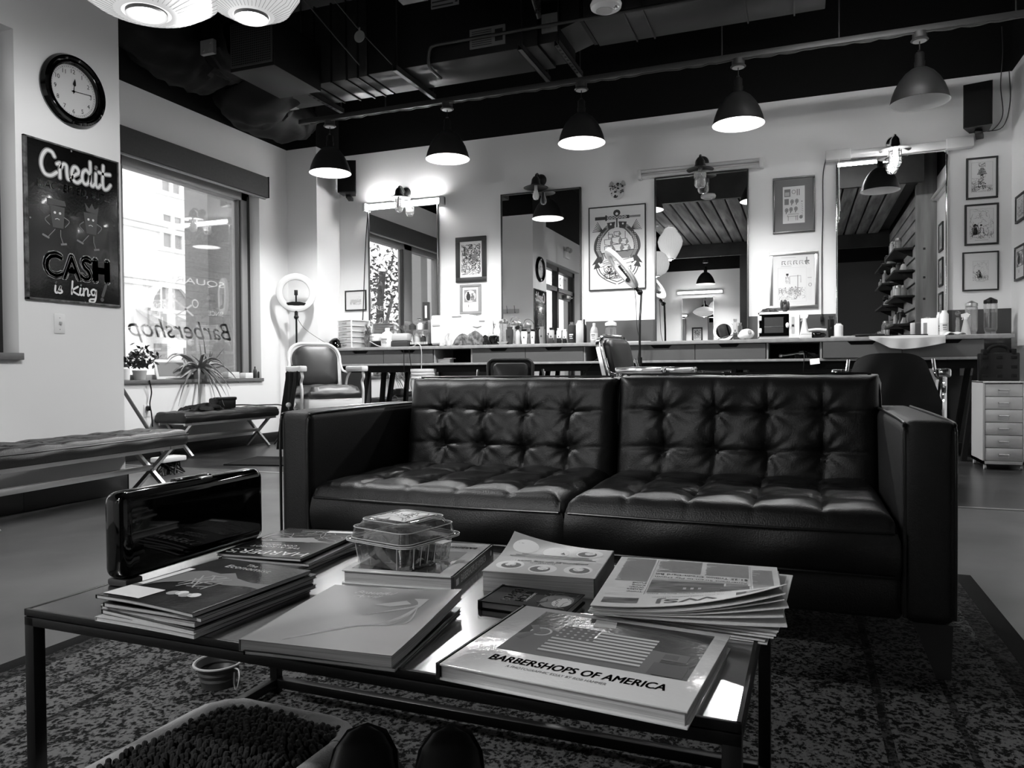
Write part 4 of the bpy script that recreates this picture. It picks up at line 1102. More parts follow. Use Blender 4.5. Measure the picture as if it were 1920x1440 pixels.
def cubby(label, x0, x1):
    t = thing('open_cubby', label, 'cabinet', ((x0 + x1) / 2, 7.62, 0.892), 0, 'open cubbies under the worktop')
    w_ = (x1 - x0) / 2
    for s_ in (-w_, w_ - 0.016):
        b = MB(); b.box(s_, s_ + 0.016, -0.255, 0.24, 0, 0.15); b.build('side_panel', 'counter', t)
    b = MB(); b.box(-w_ + 0.016, w_ - 0.016, 0.2, 0.24, 0, 0.15); b.build('back_panel', 'matte_black', t)
D = lambda a, c, n0, n1, pull=0: (a, c, n0, n1, pull)
cab('grey pair of drawers at the left end, behind the white barber chair', [D(-4.990, -4.364, -4.754, -4.579), D(-4.364, -3.744, -4.134, -3.980)])
cubby('open black cubby below the towel warmers', -3.738, -3.280)
cab('grey pair of drawers behind the headrest of the second chair', [D(-3.280, -2.673, -3.064, -2.888), D(-2.673, -2.048, -2.445, -2.290)])
cubby('open black cubby behind the chair with the chrome arm', -2.048, -1.580)
cab('grey pair of drawers below the mirror with the plank ceiling', [D(-1.575, -0.945, -1.353, -1.183), D(-0.945, -0.301, -0.712, -0.552)])
cubby('open black cubby below the white steriliser', -0.296, 0.180)
cab('grey pair of drawers at the right end, one pulled out, under the pale towel', [D(0.184, 0.822, 0.405, 0.603, 0.05), D(0.826, 1.449, 1.149, 1.269)])

# ---------------------------------------------------------------- things on the counter
BP = {
 'can': [(0.92, 0), (1, 0.03), (1, 0.85), (0.6, 0.93), (0.55, 1), (0, 1)],
 'round': [(0.9, 0), (1, 0.04), (1, 0.62), (0.75, 0.74), (0.36, 0.82), (0.36, 0.86), (0, 0.86)],
 'cone': [(1, 0), (1, 0.1), (0.62, 0.45), (0.4, 0.68), (0.42, 0.74), (0, 0.74)],
 'jar': [(0.8, 0), (0.85, 0.06), (0.8, 0.1), (0.95, 0.14), (1, 0.2), (1, 0.8), (0.94, 0.84), (0, 0.84)],
 'water': [(0.85, 0), (1, 0.04), (1, 0.2), (0.9, 0.3), (1, 0.4), (1, 0.58), (0.8, 0.74), (0.36, 0.86), (0.36, 0.9), (0, 0.9)],
 'flask': [(1, 0), (1, 0.04), (0.62, 0.2), (0.5, 0.4), (0.55, 0.62), (0.36, 0.7), (0.5, 0.74), (0, 0.74)],
}
def bottle(label, cat, x0, x1, zt, y, kind, body='white', cap='white', group=None, label_mat=None, name='bottle', z=CZ, top='cap'):
    r, h = (x1 - x0) / 2, zt - z
    t = thing(name, label, cat, ((x0 + x1) / 2, y, z), 0, group)
    P = [(q[0] * r, q[1] * h) for q in BP[kind]]
    b = MB(); b.lathe(P, n=20); b.build('body', body, t)
    ze, rc = P[-1][1], P[-2][0]
    if top == 'cap': b = MB(); b.lathe([(rc * 1.05, ze - 0.1 * h), (rc * 1.05, h * 0.99), (rc * 0.9, h), (0, h)], n=16); b.build('cap', cap, t)
    elif top == 'pump':
        b = MB(); b.rod((0, 0, ze), (0, 0, h * 0.98), rc * 0.45, None, 10); b.lathe([(rc, ze - 0.05 * h), (rc, ze + 0.03 * h), (0, ze + 0.03 * h)], n=14); b.box(-r * 0.7, r * 0.25, -r * 0.2, r * 0.2, h * 0.94, h, 0, 0.003); b.build('pump', cap, t)
    elif top == 'spray':
        b = MB(); b.lathe([(rc, ze - 0.04 * h), (rc, ze + 0.06 * h), (0, ze + 0.06 * h)], n=14); b.prism([(-r * 0.85, 0), (r * 0.5, 0), (r * 0.75, h * 0.12), (r * 0.2, h * 0.2), (-r * 0.9, h * 0.14)], -r * 0.25, r * 0.25, 0, Matrix.Translation((0, 0, ze + 0.05 * h)) @ fr((0, 0, 0))); b.bar((-r * 0.55, 0, ze + 0.07 * h), (-r * 0.7, 0, ze - 0.06 * h), r * 0.15); b.build('spray_head', cap, t)
    elif top == 'lid':
        b = MB(); b.lathe([(r * 0.98, ze), (r * 1.03, ze + 0.01), (r, ze + 0.03), (r * 0.3, ze + 0.05), (r * 0.12, ze + 0.055), (r * 0.18, h), (0, h)], n=20); b.build('lid', cap, t)
    elif top == 'ball':
        b = MB(); b.ell((0, 0, h - r * 0.7), (r * 0.7,) * 3, 14); b.build('stopper', cap, t)
    if label_mat:
        b = MB(); b.lathe([(r * 1.012, h * 0.16), (r * 1.012, h * 0.5)], n=20)
        F = fr((0, -r * 1.03, 0)); b.rect(F, -r * 0.5, r * 0.5, h * 0.38, h * 0.44, 0, 1); b.rect(F, -r * 0.45, r * 0.3, h * 0.3, h * 0.33, 0, 1); b.rect(F, -r * 0.4, r * 0.45, h * 0.22, h * 0.25, 0, 1)
        b.build('label_band', [label_mat, 'inkg' if label_mat != 'ink' else 'pale'], t)
    return t
def simple(name, mb, m, label, cat, loc, rz=0, group=None):
    return tag(mb.build(name, m, loc=loc, rz=rz), label, cat, group)
t = thing('hard_cap', 'shiny dark rounded cap at the left end of the worktop', 'cap', (-5.078, 7.5, CZ))
b = MB(); b.ell((0, 0, 0.0), (0.105, 0.12, 0.125), 24)
b.v = [V((p.x, p.y, max(p.z, 0))) for p in b.v]; b.build('crown', 'gloss_black', t)
b = MB(); b.grid(lambda u, v: V((0.1 * math.cos(PI + PI * u) * (1 + 0.12 * v), -0.1 - 0.07 * v * math.sin(PI * u) + 0.02 * math.sin(PI * u), 0.02 - 0.01 * v)), 16, 3); b.build('brim', 'gloss_black', t)
bottle('slim dark bottle behind the clear drawer tower', 'bottle', -4.993 + 0.02, -4.942 + 0.02, 1.304, 7.62, 'round', 'dark', 'black')
# clear drawer tower
t = thing('drawer_tower', 'clear plastic five drawer tower on the worktop', 'storage drawers', (-4.872, 7.55, CZ), -20)
for k in range(5):
    b = MB(); b.box(-0.12, 0.12, -0.13, 0.13, 0.008 + k * 0.063, 0.058 + k * 0.063, 0, 0.004); d = b.build('drawer', 'frost', t)
    b = MB(); b.box(-0.04, 0.04, -0.136, -0.13, 0.03 + k * 0.063, 0.042 + k * 0.063, 0, 0.002); b.build('drawer_pull', 'cglass', d)
b = MB()
for x in (-0.132, 0.12):
    for y in (-0.135, 0.123): b.box(x, x + 0.012, y, y + 0.012, 0, 0.325)
for k in range(6): b.box(-0.132, 0.132, -0.134, 0.134, k * 0.063, k * 0.063 + 0.007)
b.build('frame', 'white', t)
t = thing('plastic_bag', 'clear bag stuffed with dark tools beside the drawer tower', 'bag', (-4.659, 7.52, CZ))
b = MB(); b.grid(lambda u, v: V(((0.055 + 0.012 * math.sin(9 * v + 5 * u)) * math.cos(2 * PI * u) * math.sin(PI * (0.1 + 0.85 * v)) ** 0.5, (0.05 + 0.01 * math.sin(11 * v)) * math.sin(2 * PI * u), 0.3 * v)), 20, 14, 0, None, True); b.build('bag', 'cglass', t)
b = MB()
for k in range(9): b.rod((rnd.uniform(-0.03, 0.03), rnd.uniform(-0.02, 0.02), 0.01 + 0.02 * k), (rnd.uniform(-0.035, 0.035), rnd.uniform(-0.02, 0.02), 0.13 + 0.017 * k), 0.012)
b.build('contents', 'black', t)
t = thing('label_printer', 'white rounded printer with a dark base on the worktop', 'printer', (-4.599, 7.6, CZ))
b = MB(); b.box(-0.085, 0.085, -0.09, 0.09, 0.07, 0.16, 0, 0.025); b.build('housing', 'white', t)
b = MB(); b.box(-0.08, 0.08, -0.085, 0.085, 0, 0.07, 0, 0.01); b.build('base', 'black', t)
b = MB(); b.box(-0.05, 0.02, -0.092, -0.089, 0.12, 0.13); b.build('slot', 'inkg', t)
bottle('squat white bottle with printed panels in front of the leftmost mirror', 'bottle', -4.468, -4.322, 1.299, 7.5, 'round', 'white', 'white', None, 'cream')
t = thing('wipe_dispenser', 'grey lidded dispenser box in front of the leftmost mirror', 'box', (-4.230, 7.54, CZ))
b = MB(); b.box(-0.105, 0.105, -0.07, 0.07, 0.07, 0.155, 0, 0.02); b.build('lid', 'lgrey', t)
b = MB(); b.box(-0.11, 0.11, -0.075, 0.075, 0.0, 0.07, 0, 0.012); b.build('base', 'dark', t)
t = thing('display_rack', 'clear rack of small hair products left of the towel warmers', 'rack', (-4.035, 7.62, CZ))
b = MB(); b.box(-0.15, 0.15, -0.1, 0.1, 0, 0.035, 0, 0.004); b.build('tray', 'black', t)
b = MB(); b.box(-0.15, 0.15, 0.095, 0.1, 0.035, 0.3); b.box(-0.15, -0.147, -0.1, 0.1, 0.035, 0.3); b.box(0.147, 0.15, -0.1, 0.1, 0.035, 0.3); b.box(-0.15, 0.15, -0.1, 0.1, 0.19, 0.194); b.build('case', 'cglass', t)
b = MB()
for k in range(18): b.box(-0.14 + k * 0.016, -0.134 + k * 0.016, -0.104, -0.1, 0.028, 0.055)
b.build('comb_row', 'white', t)
for k, (x, zz, rr, hh, mm) in enumerate(((-0.11, 0.038, 0.03, 0.1, 'white'), (-0.03, 0.038, 0.035, 0.12, 'lgrey'), (0.05, 0.038, 0.03, 0.09, 'dark'), (0.11, 0.038, 0.028, 0.12, 'grey'), (-0.09, 0.195, 0.04, 0.07, 'dark'), (0.01, 0.195, 0.035, 0.08, 'cream'), (0.1, 0.195, 0.035, 0.085, 'dark'))):
    b = MB(); b.lathe([(rr, 0), (rr, hh * 0.8), (rr * 0.6, hh * 0.85), (rr * 0.6, hh), (0, hh)], (0, 0, 0), 14)
    simple('product_tub', b, mm, ('white tub', 'light tub', 'small dark tub', 'grey tub', 'dark flat tub', 'cream tub', 'dark tall tub')[k] + (' on the lower tray of the clear rack' if k < 4 else ' on the upper tray of the clear rack'), 'tub', (-4.035 + x, 7.6, CZ + zz), 0, 'hair products in the clear rack')
bottle('small dark bottle with a pale label on top of the clear rack', 'bottle', -4.073, -4.029, 1.405, 7.62, 'can', 'dark', 'black', None, 'cream', z=CZ + 0.3)
b = MB(); b.box(-0.04, 0.04, -0.02, 0.02, 0, 0.21); b.rect(fr((0, -0.021, 0)), -0.012, 0.012, 0.03, 0.17, 0, 1)
simple('product_box', b, ['ink', 'pale'], 'upright dark product box standing on the clear rack', 'box', (-3.978, 7.66, CZ + 0.3), 12)
# towel warmers
def warmer(label, xc, w_, h, y, handle):
    t = thing('towel_warmer', label, 'towel warmer', (xc, y, CZ))
    b = MB(); b.box(-w_ / 2, w_ / 2, -0.1, 0.13, 0.02, h, 0, 0.01); b.build('cabinet', 'white', t)
    b = MB(); b.box(-w_ / 2 + 0.004, w_ / 2 - 0.004, -0.122, -0.1, 0.035, h - 0.045, 0, 0.006); d = b.build('door', 'white', t)
    b = MB()
    if handle: b.box(-w_ / 2 + 0.02, -w_ / 2 + 0.12, -0.13, -0.12, h - 0.12, h - 0.09, 0, 0.006)
    else: b.tube([(-0.05, -0.124, h - 0.075), (0, -0.13, h - 0.085), (0.05, -0.124, h - 0.075)], 0.005)
    b.build('door_handle', 'lgrey', d)
    b = MB(); b.box(w_ * 0.05, w_ * 0.3, -0.104, -0.1, h - 0.032, h - 0.014); b.build('switch_panel', 'inkg', t)
    b = MB()
    for x in (-w_ / 2 + 0.03, w_ / 2 - 0.03): b.rod((x, 0, 0), (x, 0, 0.02), 0.015)
    b.build('foot', 'dark', t)
warmer('large white towel warmer cabinet on the worktop', (-3.855 + -3.412) / 2 + 0.02, 0.46, 0.345, 7.62, True)
warmer('smaller white towel warmer right of the large one', (-3.406 + -3.172) / 2 + 0.02, 0.27, 0.285, 7.6, False)
def heap(label, x, y, sx, sy, sz, m, seed, z=CZ, name='cape', cat='cloth', group=None, hang=0.0):
    q = random.Random(seed)
    ph = [q.uniform(0, 6) for _ in range(6)]
    def fn(u, v):
        a = 2 * PI * u
        r = math.sin(PI / 2 * (1 - v)) ** 0.8
        k = 1 + 0.22 * math.sin(3 * a + ph[0]) + 0.2 * math.sin(7 * a + ph[1] + 5 * v) + 0.12 * math.sin(13 * a + ph[2])
        zz = sz * (v ** 0.8) * (1 + 0.25 * math.sin(5 * a + ph[3]) * (1 - v)) + 0.012 * math.sin(9 * a + 12 * v + ph[4])
        yy = sy * r * math.sin(a) * k
        if hang and yy < -sy * 0.75: zz -= hang * min(1, (-yy - sy * 0.75) / (sy * 0.5))
        return V((sx * r * math.cos(a) * k, yy, max(zz, 0.002) if not (hang and yy < -sy * 0.75) else zz))
    b = MB(); b.grid(fn, 48, 16, 0, None, True)
    return simple(name, b, m, label, cat, (x, y, z), 0, group)
M['cape_print'] = mat('patterned cape', 0.1, 0.8, noise=1.0, nscale=22, bump=0.8, bscale=30)
M['cape_pale'] = mat('pale crumpled cape', 0.5, 0.8, noise=0.35, nscale=12)
heap('pale crumpled cape heaped before the large towel warmer', -3.593, 7.44, 0.1, 0.07, 0.13, 'cape_pale', 3)
heap('striped dark and white cape heaped before the smaller towel warmer', -3.422, 7.43, 0.1, 0.06, 0.12, 'cape_print', 4)
heap('patterned dark cape spilling over the worktop edge', -3.271, 7.43, 0.11, 0.065, 0.15, 'cape_print', 5)
heap('dark bundled cloth right of the patterned capes', -3.163, 7.45, 0.08, 0.06, 0.1, 'cloth_dark', 6)
t = thing('shaver_case', 'black open shaver case with a silver edge', 'case', (-3.062, 7.46, CZ))
b = MB(); b.box(-0.045, 0.045, -0.04, 0.04, 0, 0.1, 0, 0.012); b.build('case', 'gloss_black', t)
b = MB(); b.tube([(-0.05, -0.042, 0.005), (-0.05, -0.042, 0.1), (-0.02, -0.042, 0.108), (0.045, -0.042, 0.108)], 0.004, 6); b.build('rim', 'steel', t)
bottle('white trigger spray bottle right of the towel warmers', 'spray bottle', -3.126, -3.050, 1.338, 7.6, 'round', 'white', 'white', None, 'cream', top='spray')
bottle('tall clear sanitising jar near the wire handled jar', 'jar', -3.089, -2.988, 1.364, 7.68, 'jar', 'jar', 'steel', 'sanitising jars', name='sanitising_jar', top='lid')
o = bottle('clear sanitising jar with a wire handle', 'jar', -2.983, -2.877, 1.339, 7.7, 'jar', 'jar', 'steel', 'sanitising jars', name='sanitising_jar', top='lid')
b = MB(); b.tube(spline([(-0.05, 0, 0.2), (-0.02, 0, 0.3), (0.05, 0, 0.3), (0.1, 0, 0.22), (0.1, 0, 0.1)]), 0.003, 6); b.build('wire_handle', 'dsteel', o)
bottle('small amber bottle with a black dropper before the wire handled jar', 'bottle', -2.839, -2.778, 1.261, 7.5, 'round', 'lgrey', 'black', top='spray')
simple('dish', MB().lathe([(0.02, 0), (0.05, 0.02), (0.06, 0.03), (0.056, 0.03), (0.0, 0.012)], n=24), 'white', 'small white dish at the front of the worktop', 'dish', (-2.952, 7.42, CZ))
def clipper(label, x0, x1, zt, y, m, blade='steel', lower=None, rz=0):
    w_, h = (x1 - x0) / 2, zt - CZ
    t = thing('hair_clipper', label, 'hair clipper', ((x0 + x1) / 2, y, CZ), rz, 'hair clippers standing in a row')
    b = MB()
    def fn(u, v):
        k = 0.8 + 0.2 * math.cos(2.6 * (v - 0.75))
        a = 2 * PI * u
        c, s_ = math.cos(a), math.sin(a)
        return V((w_ * k * math.copysign(abs(c) ** 0.6, c), 0.75 * w_ * k * math.copysign(abs(s_) ** 0.6, s_), h * 0.84 * v))
    b.grid(fn, 20, 8, 0, None, True); b.box(-w_ * 0.7, w_ * 0.7, -w_ * 0.5, w_ * 0.5, h * 0.8, h * 0.845, 0, 0.004)
    b.build('body', m, t)
    if lower: b = MB(); b.box(-w_ * 0.86, w_ * 0.86, -w_ * 0.72, w_ * 0.72, 0, h * 0.38, 0, 0.006); b.build('grip', lower, t)
    b = MB(); b.prism([(-w_ * 0.6, h * 0.84), (w_ * 0.6, h * 0.84), (w_ * 0.78, h * 0.99), (-w_ * 0.78, h * 0.99)], -0.008, 0.008, 0, fr((0, 0, 0))); b.build('blade', blade, t)
    b = MB(); b.box(-w_ * 0.2, w_ * 0.2, -w_ * 0.82, -w_ * 0.76, h * 0.4, h * 0.5, 0, 0.002); b.build('switch', 'ink', t)
clipper('black clipper with a chrome dial beside the sanitising jars', -2.929, -2.850, 1.272, 7.47, 'dark', 'dark')
clipper('white clipper with a black blade, left of the dark gap', -2.761, -2.695, 1.241, 7.48, 'white', 'black', rz=8)
clipper('slim grey trimmer leaning right of the white clipper', -2.719, -2.677, 1.214, 7.52, 'grey', 'dark')
clipper('small pale trimmer standing alone before the reflected sign', -2.664, -2.616, 1.240, 7.5, 'cream', 'black')
clipper('silver clipper with a broad blade before the reflected door', -2.576, -2.510, 1.266, 7.52, 'steel', 'steel', rz=-8)
clipper('grey clipper with a black comb guard', -2.462, -2.404, 1.251, 7.5, 'lgrey', 'black', 'dark')
clipper('white topped clipper with a black grip, left of a pair', -2.375, -2.322, 1.243, 7.5, 'white', 'white', 'black')
clipper('white topped clipper with a black grip, right of a pair', -2.305, -2.259, 1.229, 7.48, 'white', 'white', 'black')
bottle('dark bottle with a pale letter label right of the clippers', 'bottle', -2.247, -2.167, 1.300, 7.5, 'can', 'dark', 'black', None, 'ink', top='pump')
bottle('tall frosted bottle with a white cap right of the clippers', 'bottle', -2.155, -2.076, 1.311, 7.46, 'can', 'lgrey', 'white')
bottle('tall black flask beside the frosted bottle', 'bottle', -2.127, -2.075, 1.329, 7.58, 'round', 'matte_black', 'black')
bottle('clear water bottle with a white label beside the barber chair', 'bottle', -2.014, -1.935, 1.282, 7.5, 'water', 'frost', 'white', None, 'white')
bottle('clear canister with a white lid against the grey dado', 'canister', -1.882, -1.764, 1.255, 7.6, 'can', 'cglass', 'white', name='canister', top='lid')
b = MB(); b.box(-0.13, 0.13, -0.05, 0.05, 0, 0.006)
simple('paper_strip', b, 'white', 'white folded papers lying by the ring light pole', 'paper', (-1.513, 7.42, CZ))
# station under the third mirror
t = thing('hand_mirror', 'round white rimmed mirror leaning on the third station mirror', 'mirror', (-0.722, 7.84, CZ + 0.105))
b = MB(); b.T = Matrix.Rotation(R(82), 4, 'X'); b.lathe([(0.075, 0.004), (0.1, 0.01), (0.105, 0), (0.1, -0.01), (0.0, -0.01)], n=36); b.build('rim', 'white', t)
b = MB(); b.T = Matrix.Rotation(R(82), 4, 'X'); b.lathe([(0, 0.005), (0.076, 0.005)], n=36); b.build('mirror_face', 'mirror', t)
clipper('dark clipper on a charging stand before the third mirror', -0.615, -0.570, 1.288, 7.6, 'lgrey', 'steel', 'dark')
simple('charging_stand', MB().box(-0.06, 0.06, -0.04, 0.04, 0, 0.03, 0, 0.008), 'dark', 'low dark charging stand before the third mirror', 'charging stand', (-0.540, 7.5, CZ))
t = thing('hair_dryer', 'white rounded massager lying left of the steriliser', 'massager', (-0.479, 7.48, CZ))
b = MB(); b.ell((0, 0, 0.055), (0.07, 0.05, 0.05), 20); b.ell((-0.035, 0, 0.04), (0.05, 0.045, 0.038), 16); b.build('body', 'white', t)
b = MB(); b.lathe([(0.018, 0), (0.018, 0.006), (0, 0.006)], (0, 0, 0), 16, 0, Matrix.Translation((0.03, -0.045, 0.075)) @ Matrix.Rotation(R(75), 4, 'X')); b.build('dial', 'grey', t)
b = MB(); b.tube(spline([(-0.05, -0.02, 0.06), (-0.12, -0.03, 0.05), (-0.26, -0.03, 0.01)]), 0.005, 6); b.build('power_cord', 'dark', t)
# steriliser
t = thing('steriliser', 'white steriliser cabinet with a dark glass door', 'steriliser', ((-0.378 + -0.010) / 2, 7.58, CZ))
w_ = (-0.010 - -0.378) / 2
h = 1.339 - CZ - 0.005
b = MB(); b.box(-w_, w_, -0.1, 0.13, 0.008, 0.03, 0, 0.003); b.box(-w_, w_, -0.1, 0.13, h - 0.022, h, 0, 0.003); b.box(-w_, -w_ + 0.014, -0.1, 0.13, 0.008, h); b.box(w_ - 0.09, w_, -0.11, 0.13, 0.008, h, 0, 0.003); b.box(-w_, w_, 0.12, 0.13, 0.01, h); b.build('cabinet', 'white', t)
b = MB(); b.box(-w_ + 0.014, w_ - 0.092, -0.11, -0.1, 0.03, h - 0.022); d = b.build('door', 'gloss_black', t)
b = MB(); b.box(-w_ + 0.06, w_ - 0.14, -0.113, -0.11, 0.06, h - 0.05); b.build('door_window', 'dark', d)
b = MB(); b.box(-w_ + 0.06, w_ - 0.14, -0.116, -0.113, h * 0.45, h * 0.47); b.build('wire_shelf', 'steel', d)
b = MB(); b.ell((w_ - 0.105, -0.118, h * 0.5), (0.016, 0.014, 0.026), 12); b.build('knob', 'white', d)
for z in (0.06, h - 0.08):
    b = MB(); b.box(-w_ + 0.004, -w_ + 0.036, -0.122, -0.1, z, z + 0.045, 0, 0.006); b.build('hinge', 'white', t)
b = MB(); b.box(w_ - 0.07, w_ - 0.045, -0.113, -0.11, 0.05, h - 0.05); b.box(w_ - 0.067, w_ - 0.048, -0.116, -0.113, h * 0.45, h * 0.52, 1); b.build('control_strip', ['lgrey', 'ink'], t)
ST = CZ + h
heap('tangle of dark tools lying on top of the steriliser', -0.290, 7.58, 0.07, 0.05, 0.035, 'dark', 8, ST, 'tool_tangle', 'tools')
t = thing('figurine', 'small dark seated figurine on top of the steriliser', 'figurine', (-0.137, 7.56, ST))
b = MB(); b.ell((0, 0, 0.04), (0.03, 0.025, 0.042), 14); b.ell((0.0, 0, 0.095), (0.018, 0.018, 0.024), 12); b.ell((-0.03, -0.01, 0.07), (0.014, 0.014, 0.05), 10); b.ell((0.028, 0, 0.06), (0.014, 0.014, 0.045), 10); b.build('figure', 'dark', t)
bottle('white spray bottle right of the steriliser', 'spray bottle', -0.010, 0.078, 1.314, 7.47, 'cone', 'white', 'white', top='spray')
b = MB(); b.box(-0.05, 0.05, -0.03, 0.03, 0, 0.03, 0, 0.003); b.box(-0.045, 0.05, -0.028, 0.03, 0.03, 0.055, 0, 0.003)
simple('card_box', b, 'cream', 'small pale stacked boxes before the white spray bottle', 'box', (0.045, 7.41, CZ))
t = thing('hair_iron', 'white topped hair iron lying right of the white spray bottle', 'hair iron', (0.141, 7.47, CZ))
b = MB(); b.tube(spline([(-0.08, 0, 0.075), (0, 0, 0.082), (0.08, 0, 0.075)]), 0.012); b.build('upper_arm', 'white', t)
b = MB(); b.ell((0, 0, 0.03), (0.08, 0.03, 0.03), 14); b.build('lower_body', 'gloss_black', t)
clipper('tall black clipper against the dado by the hanging plug', 0.239, 0.295, 1.297, 7.7, 'black', 'dsteel')
bottle('white lotion jar with a black knob lid on a small tray', 'jar', 0.287, 0.363, 1.213, 7.5, 'can', 'white', 'black', None, None, name='lotion_jar')
simple('tray', MB().box(-0.1, 0.1, -0.06, 0.06, 0, 0.012, 0, 0.004), 'lgrey', 'flat pale tray under the white lotion jar', 'tray', (0.355, 7.42, CZ))
t = thing('hair_brush', 'dark flat hair brush lying before the right mirror', 'brush', (0.514, 7.5, CZ))
b = MB(); b.ell((0, 0, 0.02), (0.08, 0.03, 0.012), 16); b.rod((0.07, 0, 0.02), (0.19, 0, 0.02), 0.009); b.build('handle', 'black', t)
b = MB()
for i in range(9):
    for j in range(3): b.rod((-0.06 + i * 0.014, -0.016 + j * 0.016, 0.004), (-0.06 + i * 0.014, -0.016 + j * 0.016, 0.016), 0.002, None, 5)
b.build('bristles', 'dark', t)
simple('steel_cup', MB().lathe([(0.03, 0), (0.034, 0.075), (0.031, 0.075), (0.028, 0.01), (0, 0.01)], n=20), 'steel', 'small steel cup behind the pale towel', 'cup', (0.730, 7.72, CZ))
simple('dark_tray', MB().box(-0.2, 0.2, -0.07, 0.07, 0, 0.02, 0, 0.004), 'black', 'long dark mat lying behind the pale towel', 'mat', (0.849, 7.58, CZ))
# towel over the drawer edge
x0, x1 = 0.558, 1.145
def tw(u, v):
    x = x0 + (x1 - x0) * u
    L = 0.42 * v
    hang = 0.09 + 0.03 * math.sin(PI * u) - 0.035 * abs(u - 0.45)
    if u < 0.28: hang *= 0.35 + 0.65 * u / 0.28
    top = 0.24
    if L < top: return V((x + 0.01 * math.sin(8 * L), 7.56 - L, CZ + 0.004 + 0.003 * math.sin(9 * u + 14 * L)))
    k = (L - top) / (0.42 - top)
    return V((x, 7.56 - top - 0.012 - 0.01 * math.sin(7 * u * PI) * k - 0.085 * min(1, k * 5) * (1 if u < 0.45 else 1) * 0.6, CZ + 0.004 - hang * k))
b = MB(); b.grid(tw, 40, 24)
tag(b.build('towel', 'cloth_light'), 'pale towel draped over the edge of the pulled out drawer', 'towel')
b = MB(); b.box(-0.07, 0.07, -0.04, 0.04, 0, 0.16, 0, 0.003); b.rect(fr((-0.0, -0.041, 0)), -0.05, -0.02, 0.01, 0.12, 0, 1)
simple('carton', b, ['white', 'inkg'], 'white carton standing left of the white bottles', 'box', (1.079, 7.56, CZ), -25)
o = bottle('slim white bottle between the carton and the labelled bottle', 'bottle', 1.114, 1.152, 1.287, 7.52, 'can', 'white', 'white', None, 'cream')
bottle('white bottle with a printed label at the edge of the right mirror', 'bottle', 1.131, 1.200, 1.297, 7.46, 'can', 'white', 'white', None, 'cream')
bottle('clear decanter with a ball stopper in the right corner', 'decanter', 1.278, 1.340, 1.305, 7.7, 'flask', 'jar', 'cglass', None, None, name='decanter', top='ball')
bottle('pale spray bottle before the sanitising jar in the right corner', 'spray bottle', 1.297, 1.374, 1.276, 7.5, 'cone', 'frost', 'white', top='spray')
bottle('tall clear sanitising jar with a steel lid in the right corner', 'jar', 1.358, 1.456, 1.383, 7.66, 'jar', 'jar', 'steel', 'sanitising jars', name='sanitising_jar', top='lid')
o = bottle('clear sanitising jar half full of dark liquid in the right corner', 'jar', 1.500, 1.605, 1.410, 7.66, 'jar', 'cglass', 'black', 'sanitising jars', name='sanitising_jar', top='lid')
r_ = (1.605 - 1.500) / 2
b = MB(); b.lathe([(0, 0.07), (r_ * 0.9, 0.07), (r_ * 0.9, 0.2), (0, 0.2)], n=20); b.build('dark_liquid', 'gloss_black', o)
b = MB(); b.grid(lambda u, v: V((0.16 * u - 0.08, 0.08 * v - 0.04, 0.004 + 0.035 * math.sin(PI * u) * (0.4 + 0.6 * v) + 0.01 * math.sin(9 * u))), 20, 8)
simple('cloth', b, 'white', 'white folded cloth before the decanter in the right corner', 'cloth', (1.236, 7.42, CZ), 15)
simple('paper_sheet', MB().box(-0.16, 0.16, -0.08, 0.08, 0, 0.003), 'white', 'white paper lying at the right end of the worktop', 'paper', (1.477, 7.44, CZ))
# cubbies
b = MB(); b.box(-0.08, 0.08, -0.05, 0.05, 0, 0.045, 0, 0.003); b.box(0.0, 0.1, -0.04, 0.06, 0.045, 0.055)
simple('card_box', b, 'white', 'white box in the cubby below the towel warmers', 'box', (-3.653, 7.47, 0.892))
b = MB(); b.rod((-0.1, 0, 0.03), (0.06, 0, 0.05), 0.01); b.rod((0.06, 0, 0.05), (0.1, 0, 0.055), 0.02); b.ell((-0.1, 0, 0.03), (0.02, 0.02, 0.02), 10)
simple('steel_tool', b, 'chrome', 'bright metal tool lying in the cubby below the steriliser', 'tool', (-0.074, 7.47, 0.892))
heap('coiled dark cable heaped in the cubby below the steriliser', 0.032, 7.52, 0.1, 0.08, 0.06, 'black', 9, 0.892, 'cable_coil', 'cable')
b = MB(); b.add([(-0.04, 0, 0), (0.04, 0, 0.01), (0.045, -0.02, -0.04), (-0.035, -0.02, -0.05)], [(0, 1, 2, 3)])
simple('paper_note', b, 'white', 'white note hanging from the shelf below the steriliser', 'note', (0.117, 7.34, 0.885))
# hanging cords and things below
cord('power_cord', 'black cord hanging straight from the second drawer, left of two', [(-4.080, 7.310, 1.040), (-4.087, 7.330, 0.841), (-4.102, 7.400, 0.603)], 0.004)
cord('power_cord', 'black cord hanging from the second drawer, right of two', [(-4.014, 7.310, 1.045), (-4.000, 7.330, 0.840), (-4.001, 7.400, 0.603)], 0.004)
cord('power_cord', 'pale cord drooping over the worktop edge before the clear rack', [(-4.569, 7.400, 1.147), (-4.386, 7.360, 1.082), (-4.034, 7.360, 1.070), (-3.924, 7.340, 1.103), (-3.862, 7.310, 1.042), (-3.870, 7.320, 0.781)], 0.005, 'lgrey')
cord('power_cord', 'black cord hanging below the steriliser cubby', [(0.031, 7.340, 0.942), (0.027, 7.320, 0.855), (0.017, 7.340, 0.733)], 0.004)
cord('power_cord', 'dark cord looping below the cubby by the chrome arm', [(-2.050, 7.400, 0.769), (-1.955, 7.380, 0.877), (-1.883, 7.360, 0.919), (-1.796, 7.360, 0.907)], 0.005)
t = thing('bucket', 'pale ribbed bucket under the counter behind the sofa', 'bucket', (-3.889, 7.42, 0))
